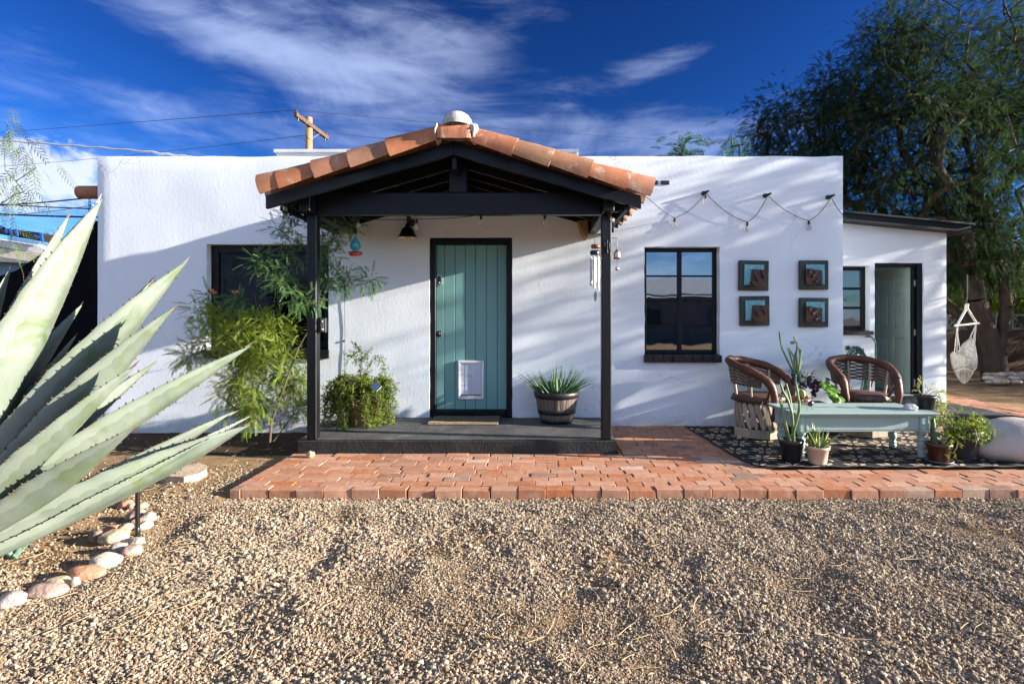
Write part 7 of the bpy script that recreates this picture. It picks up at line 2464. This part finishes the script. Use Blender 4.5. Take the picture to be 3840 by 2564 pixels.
for i in range(46):
    u = i / 45; px = 3580 + 72 * u; yb = 1400 - 10 * math.sin(u * 3.1)
    L_ = 40 * math.sin(math.pi * min(1, max(0, .1 + u * .8))) + 8
    x1 = px + (3616 - px) * .45
    a = q(px, yb - 8, -.16 + .1 * math.sin(i)); b = q(x1, yb + L_, -.1 + .08 * math.sin(i * 2.3))
    mb.tube([a, a.lerp(b, .5) + Vector((.004 * math.sin(i * 5), 0, 0)), b], [.010, .009, .006], 5)
mb.build('fringe', COT, hs_)
# stone ring under the mesquite
rr = random.Random(55)
k = 0
ring_lab = 'rounded river stone in the ring round the mesquite trunk'
for i in range(42):
    px = 3700 + 150 * rr.random() * 1.4
    row = i % 3
    py = 1452 - row * 11 + rr.uniform(-4, 4)
    Y = 10.15 + row * .12
    c = W(px, py, Y); r_ = rr.uniform(.05, .095)
    colr = rr.choice(['grey', 'grey', 'pale', 'tan', 'rose'])
    o = MB().blobby((c.x, Y, .02 + row * .055 + r_ * .3), (r_ * 1.25, r_, r_ * .6), 2, .1, 1.2, i).build('ring_stone', SM[colr], origin=(c.x, Y, 0))
    tag(o, ring_lab, 'stone', 'river stones ringing the mesquite trunk')
# low wall with pierced blocks, and a dark shed front further back
GW = pm('earth_wall', (.10, .055, .038), .95, .25, 3, .5, 30, bdist=.01)
gw = thing('garden_wall', 'low brown earth wall with pierced blocks in the shade behind the mesquite', 'wall', (10.5, 13.3, 0))
MB().box(7.2, 15.5, 13.2, 13.4, -.05, 1.0).build('wall', GW, gw)
BLK = pm('grey_block', (.30, .27, .24), .9, .2, 8, .5, 40)
for i in range(14):
    x0 = 10.6 + (i - 7) * .42
    if not (9.9 < x0 < 14): continue
    c = Vector((x0 + .2, 13.3, 1.2)); mb = MB()
    # frame of a pierced block: ring of four bars plus cross
    s = .195
    mb.box(x0 + .005, x0 + .395, 13.22, 13.38, 1.002, 1.05).box(x0 + .005, x0 + .395, 13.22, 13.38, 1.35, 1.398)
    mb.box(x0 + .005, x0 + .05, 13.22, 13.38, 1.051, 1.349).box(x0 + .35, x0 + .395, 13.22, 13.38, 1.051, 1.349)
    mb.beam((x0 + .05, 13.3, 1.05), (x0 + .35, 13.3, 1.35), .12, .035, (0, 0, 1)).beam((x0 + .05, 13.3, 1.35), (x0 + .35, 13.3, 1.05), .118, .035, (0, 0, 1))
    mb.build('pierced_block', BLK, gw)
os_ = thing('outbuilding', 'dark brown outbuilding front in deep shade behind the garden wall', 'outbuilding', (13, 17.5, 0))
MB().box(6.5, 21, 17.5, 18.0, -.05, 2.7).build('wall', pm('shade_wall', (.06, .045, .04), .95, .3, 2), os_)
MB().box(6.3, 21.2, 17.2, 18.4, 2.702, 2.85).build('roof', pm('rust_roof', (.20, .09, .05), .8, .3, 4), os_)

# ================================================================== BACKGROUND, LEFT
BSH = pm('black_boards', (.0035, .0035, .005), .85, .5, 6, .3, 30, spec=.1, stretch=(1, 1, .1))
sh = thing('black_shed', 'black shed with sloping roof line behind the agave beside the house corner', 'shed', W(200, 1600, 7.4))
Ysh = 7.4
pp = [(-260, 1120), (61, 1014), (225, 905), (310, 816), (366, 862), (372, 1700), (-260, 1700)]
poly = [(W(a, b, Ysh).x, max(-.05, W(a, b, Ysh).z)) for a, b in pp]
MB().prism(poly[::-1], Ysh, Ysh + 1.6).build('wall', BSH, sh)
cb = thing('cream_building', 'cream flat roofed building with grey soffit and blue window at the far left', 'building', W(60, 1200, 13))
Yc_ = 13
c_ = lambda px, py, dy=0: W(px, py, Yc_ + dy)
CRM = pm('cream_fascia', (.62, .56, .44), .7, .1, 4)
def panel(mb, quad, t=.3, mi=0):
    """plate with thickness, corners given front on"""
    f = [Vector(p) for p in quad]; b = [p + Vector((0, t, 0)) for p in f]
    mb.add(f + b, [(0, 1, 2, 3), (7, 6, 5, 4), (0, 4, 5, 1), (1, 5, 6, 2), (2, 6, 7, 3), (3, 7, 4, 0)], mi); return mb
panel(MB(), [c_(-160, 935), c_(134, 985), c_(210, 958), c_(-160, 902)][::1], 3).build('fascia', CRM, cb)
panel(MB(), [c_(-160, 908), c_(210, 957), c_(150, 925), c_(-160, 872)], 3.2).build('fascia', pm('white_fascia', (.74, .73, .70), .6, .06, 4), cb)
panel(MB(), [c_(-160, 975), c_(95, 986), c_(134, 984), c_(-160, 936)], 2.6).build('soffit', pm('grey_soffit', (.20, .20, .21), .7, .1, 4), cb)
panel(MB(), [c_(-160, 1210, .4), c_(180, 1210, .4), c_(180, 975, .4), c_(-160, 975, .4)], 2).build('wall', pm('blue_wall', (.05, .13, .21), .3, .5, 22, stretch=(3, 1, .6), col2=(.22, .36, .46)), cb)
mb = MB()
for i in range(26):
    a = c_(30 + i * 4.6, 903 + i * .9, -.05); b = c_(30 + i * 4.6, 886 + i * .8, -.05)
    mb.tube([a, b], .009, 4)
mb.build('baluster', MATS['white_fascia'], cb)
rk = thing('roof_rack', 'black tarp roll with blue straps on the roof of the cream building', 'tarp', c_(70, 870))
panel(MB(), [c_(-60, 868, -.2), c_(152, 905, -.2), c_(160, 890, -.2), c_(150, 872, -.2), ][:4], .5).build('tarp', pm('black_tarp', (.012, .012, .013), .6, .4, 9, .4, 20), rk)
panel(MB(), [c_(-60, 868, -.22), c_(150, 893, -.22), c_(148, 872, -.22), c_(-60, 848, -.22)], .5).build('tarp', MATS['black_tarp'], rk)
BLU = pm('blue_strap', (.01, .10, .42), .45, .2, 9)
for (pa, pb_) in (((12, 853), (28, 872)), ((36, 856), (46, 886)), ((62, 866), (64, 886)), ((154, 876), (158, 905)), ((128, 884), (150, 890)), ((0, 848), (22, 860))):
    MB().beam(c_(*pa, -.26), c_(*pb_, -.26), .06, .02, (0, 1, 0)).build('strap', BLU, rk)
# the low building across the yard, behind the viewer: it is what the window panes mirror
nb = thing('neighbour_building', 'long low grey building across the yard, mirrored in the window panes', 'building', (3, -17, 0))
MB().box(-14, 19, -18, -17, -.05, 2.5).build('wall', pm('grey_siding', (.12, .12, .12), .8, .2, 3), nb)
MB().add([(-14.6, -16.4, 2.52), (19.6, -16.4, 2.52), (19.6, -20, 3.7), (-14.6, -20, 3.7), (-14.6, -16.4, 2.66), (19.6, -16.4, 2.66), (19.6, -20, 3.84), (-14.6, -20, 3.84)],
         [(0, 3, 2, 1), (4, 5, 6, 7), (0, 1, 5, 4), (1, 2, 6, 5), (2, 3, 7, 6), (3, 0, 4, 7)]).build('roof', pm('pale_roof', (.45, .45, .46), .6, .1, 3), nb)
for i in range(7):
    MB().box(-11 + i * 4.2, -9.4 + i * 4.2, -16.995, -16.93, .9, 1.9).build('window', pm('dark_pane', (.03, .035, .04), .15, .1, 3), nb)
# ---- utility pole and cables
up_ = thing('utility_pole', 'wooden utility pole with slanting cross arm behind the house roof', 'utility pole', (W(1159, 0, 17).x, 17, 0))
POLEM = pm('pole_wood', (.34, .19, .09), .8, .35, 5, .4, 30, stretch=(1, 1, .15), bdist=.01)
xp = W(1159, 0, 17).x
MB().tube([(xp - .03, 17, -.05), (xp, 17, W(0, 442, 17).z)], [.15, .105], 14).build('pole', POLEM, up_)
a, b = W(1107, 428, 16.0), W(1228, 518, 18.1)
MB().beam(a, b, .10, .13).build('cross_arm', pm('dark_arm', (.09, .055, .035), .8, .3, 8), up_)
mb = MB()
for t in (.04, .96): p = a.lerp(b, t); mb.tube([p + Vector((0, 0, .06)), p + Vector((0, 0, .16))], [.04, .03], 8)
for t in (.08, .92): p = a.lerp(b, t); mb.tube([p + Vector((0, 0, -.06)), p + Vector((0, 0, -.16))], [.03, .02], 8)
mb.build('insulator', pm('insulator_brown', (.06, .035, .03), .3, .2, 8), up_)
mb = MB()
for t in (.28, .72): mb.beam(a.lerp(b, t) + Vector((0, 0, -.06)), (xp, 16.95, W(0, 530, 17).z), .03, .008)
mb.build('brace', pm('galvanised', (.45, .47, .5), .4, .1, 9, metal=.5), up_)
def wire(pts, r, lab, m):
    o = MB().tube(pts, r, 5).build('overhead_wire', m, origin=pts[0])
    return tag(o, lab, 'cable')
THIN = pm('thin_wire', (.05, .06, .07), .6, .1, 9)
def span(p, q_, s, n=18): return sag(p, q_, s, n)
A0, B0 = a.lerp(b, .04) + Vector((0, 0, .16)), a.lerp(b, .96) + Vector((0, 0, .16))
wire(span(A0, W(-300, 520, 26), .0), .009, 'thin wire running left from the near end of the pole cross arm', THIN)
wire(span(B0, W(-300, 640, 30), .2), .009, 'thin wire running left from the far end of the pole cross arm', THIN)
wire(span(A0, W(4200, 560, 24), .5), .008, 'thin wire running right from the near end of the pole cross arm', THIN)
wire(span(B0, W(4200, 640, 26), .6), .008, 'thin wire running right from the far end of the pole cross arm', THIN)
WHT = pm('white_cable', (.75, .75, .74), .5, .05, 9)
e = W(720, 590, 6.3)
pts = [W(-200, 508, 9.0), W(0, 527, 8.6), W(300, 549, 7.6), W(560, 570, 6.6), e]
pts = [Vector(p) for p in pts]
seg = []
for p, q_ in zip(pts, pts[1:]): seg += [p.lerp(q_, t) for t in np.linspace(0, 1, 14)[:-1]]
seg = [p + Vector((0, 0, .006 * math.sin(i * 1.3))) for i, p in enumerate(seg)] + [pts[-1]]
wire(seg, .013, 'twisted white service cable coming in to the left end of the parapet', WHT)
BC = WIREM
wire(span(W(-200, 775, 9), W(310, 745, 7.0), .03), .011, 'black cable rising to the clay roof spout at the left', BC)
wire(span(W(-200, 748, 9), W(335, 783, 7.0), .02), .009, 'black cable sloping down under the clay roof spout', BC)
wire(span(W(-200, 790, 9), W(385, 815, 7.2), .02), .014, 'thickest black cable above the black shed at the left', BC)
wire(span(W(-200, 815, 9.5), W(350, 770, 8.0), .05), .010, 'pale cable sagging behind the agave tips', WHT)
mb = MB()
rr = random.Random(8)
for i in range(14):
    p = W(205 + rr.uniform(-8, 8), 935 + rr.uniform(-10, 10), 16); 
    for k in range(3):
        q_ = p + Vector((rr.uniform(-.25, .25), 0, rr.uniform(.0, .3))); mb.tube([p, q_], .006, 3); p = q_
tt = thing('bare_bush', 'bare twigs of a distant bush between the two tallest agave leaves', 'bush', W(205, 960, 16))
mb.build('twigs', BARK, tt)
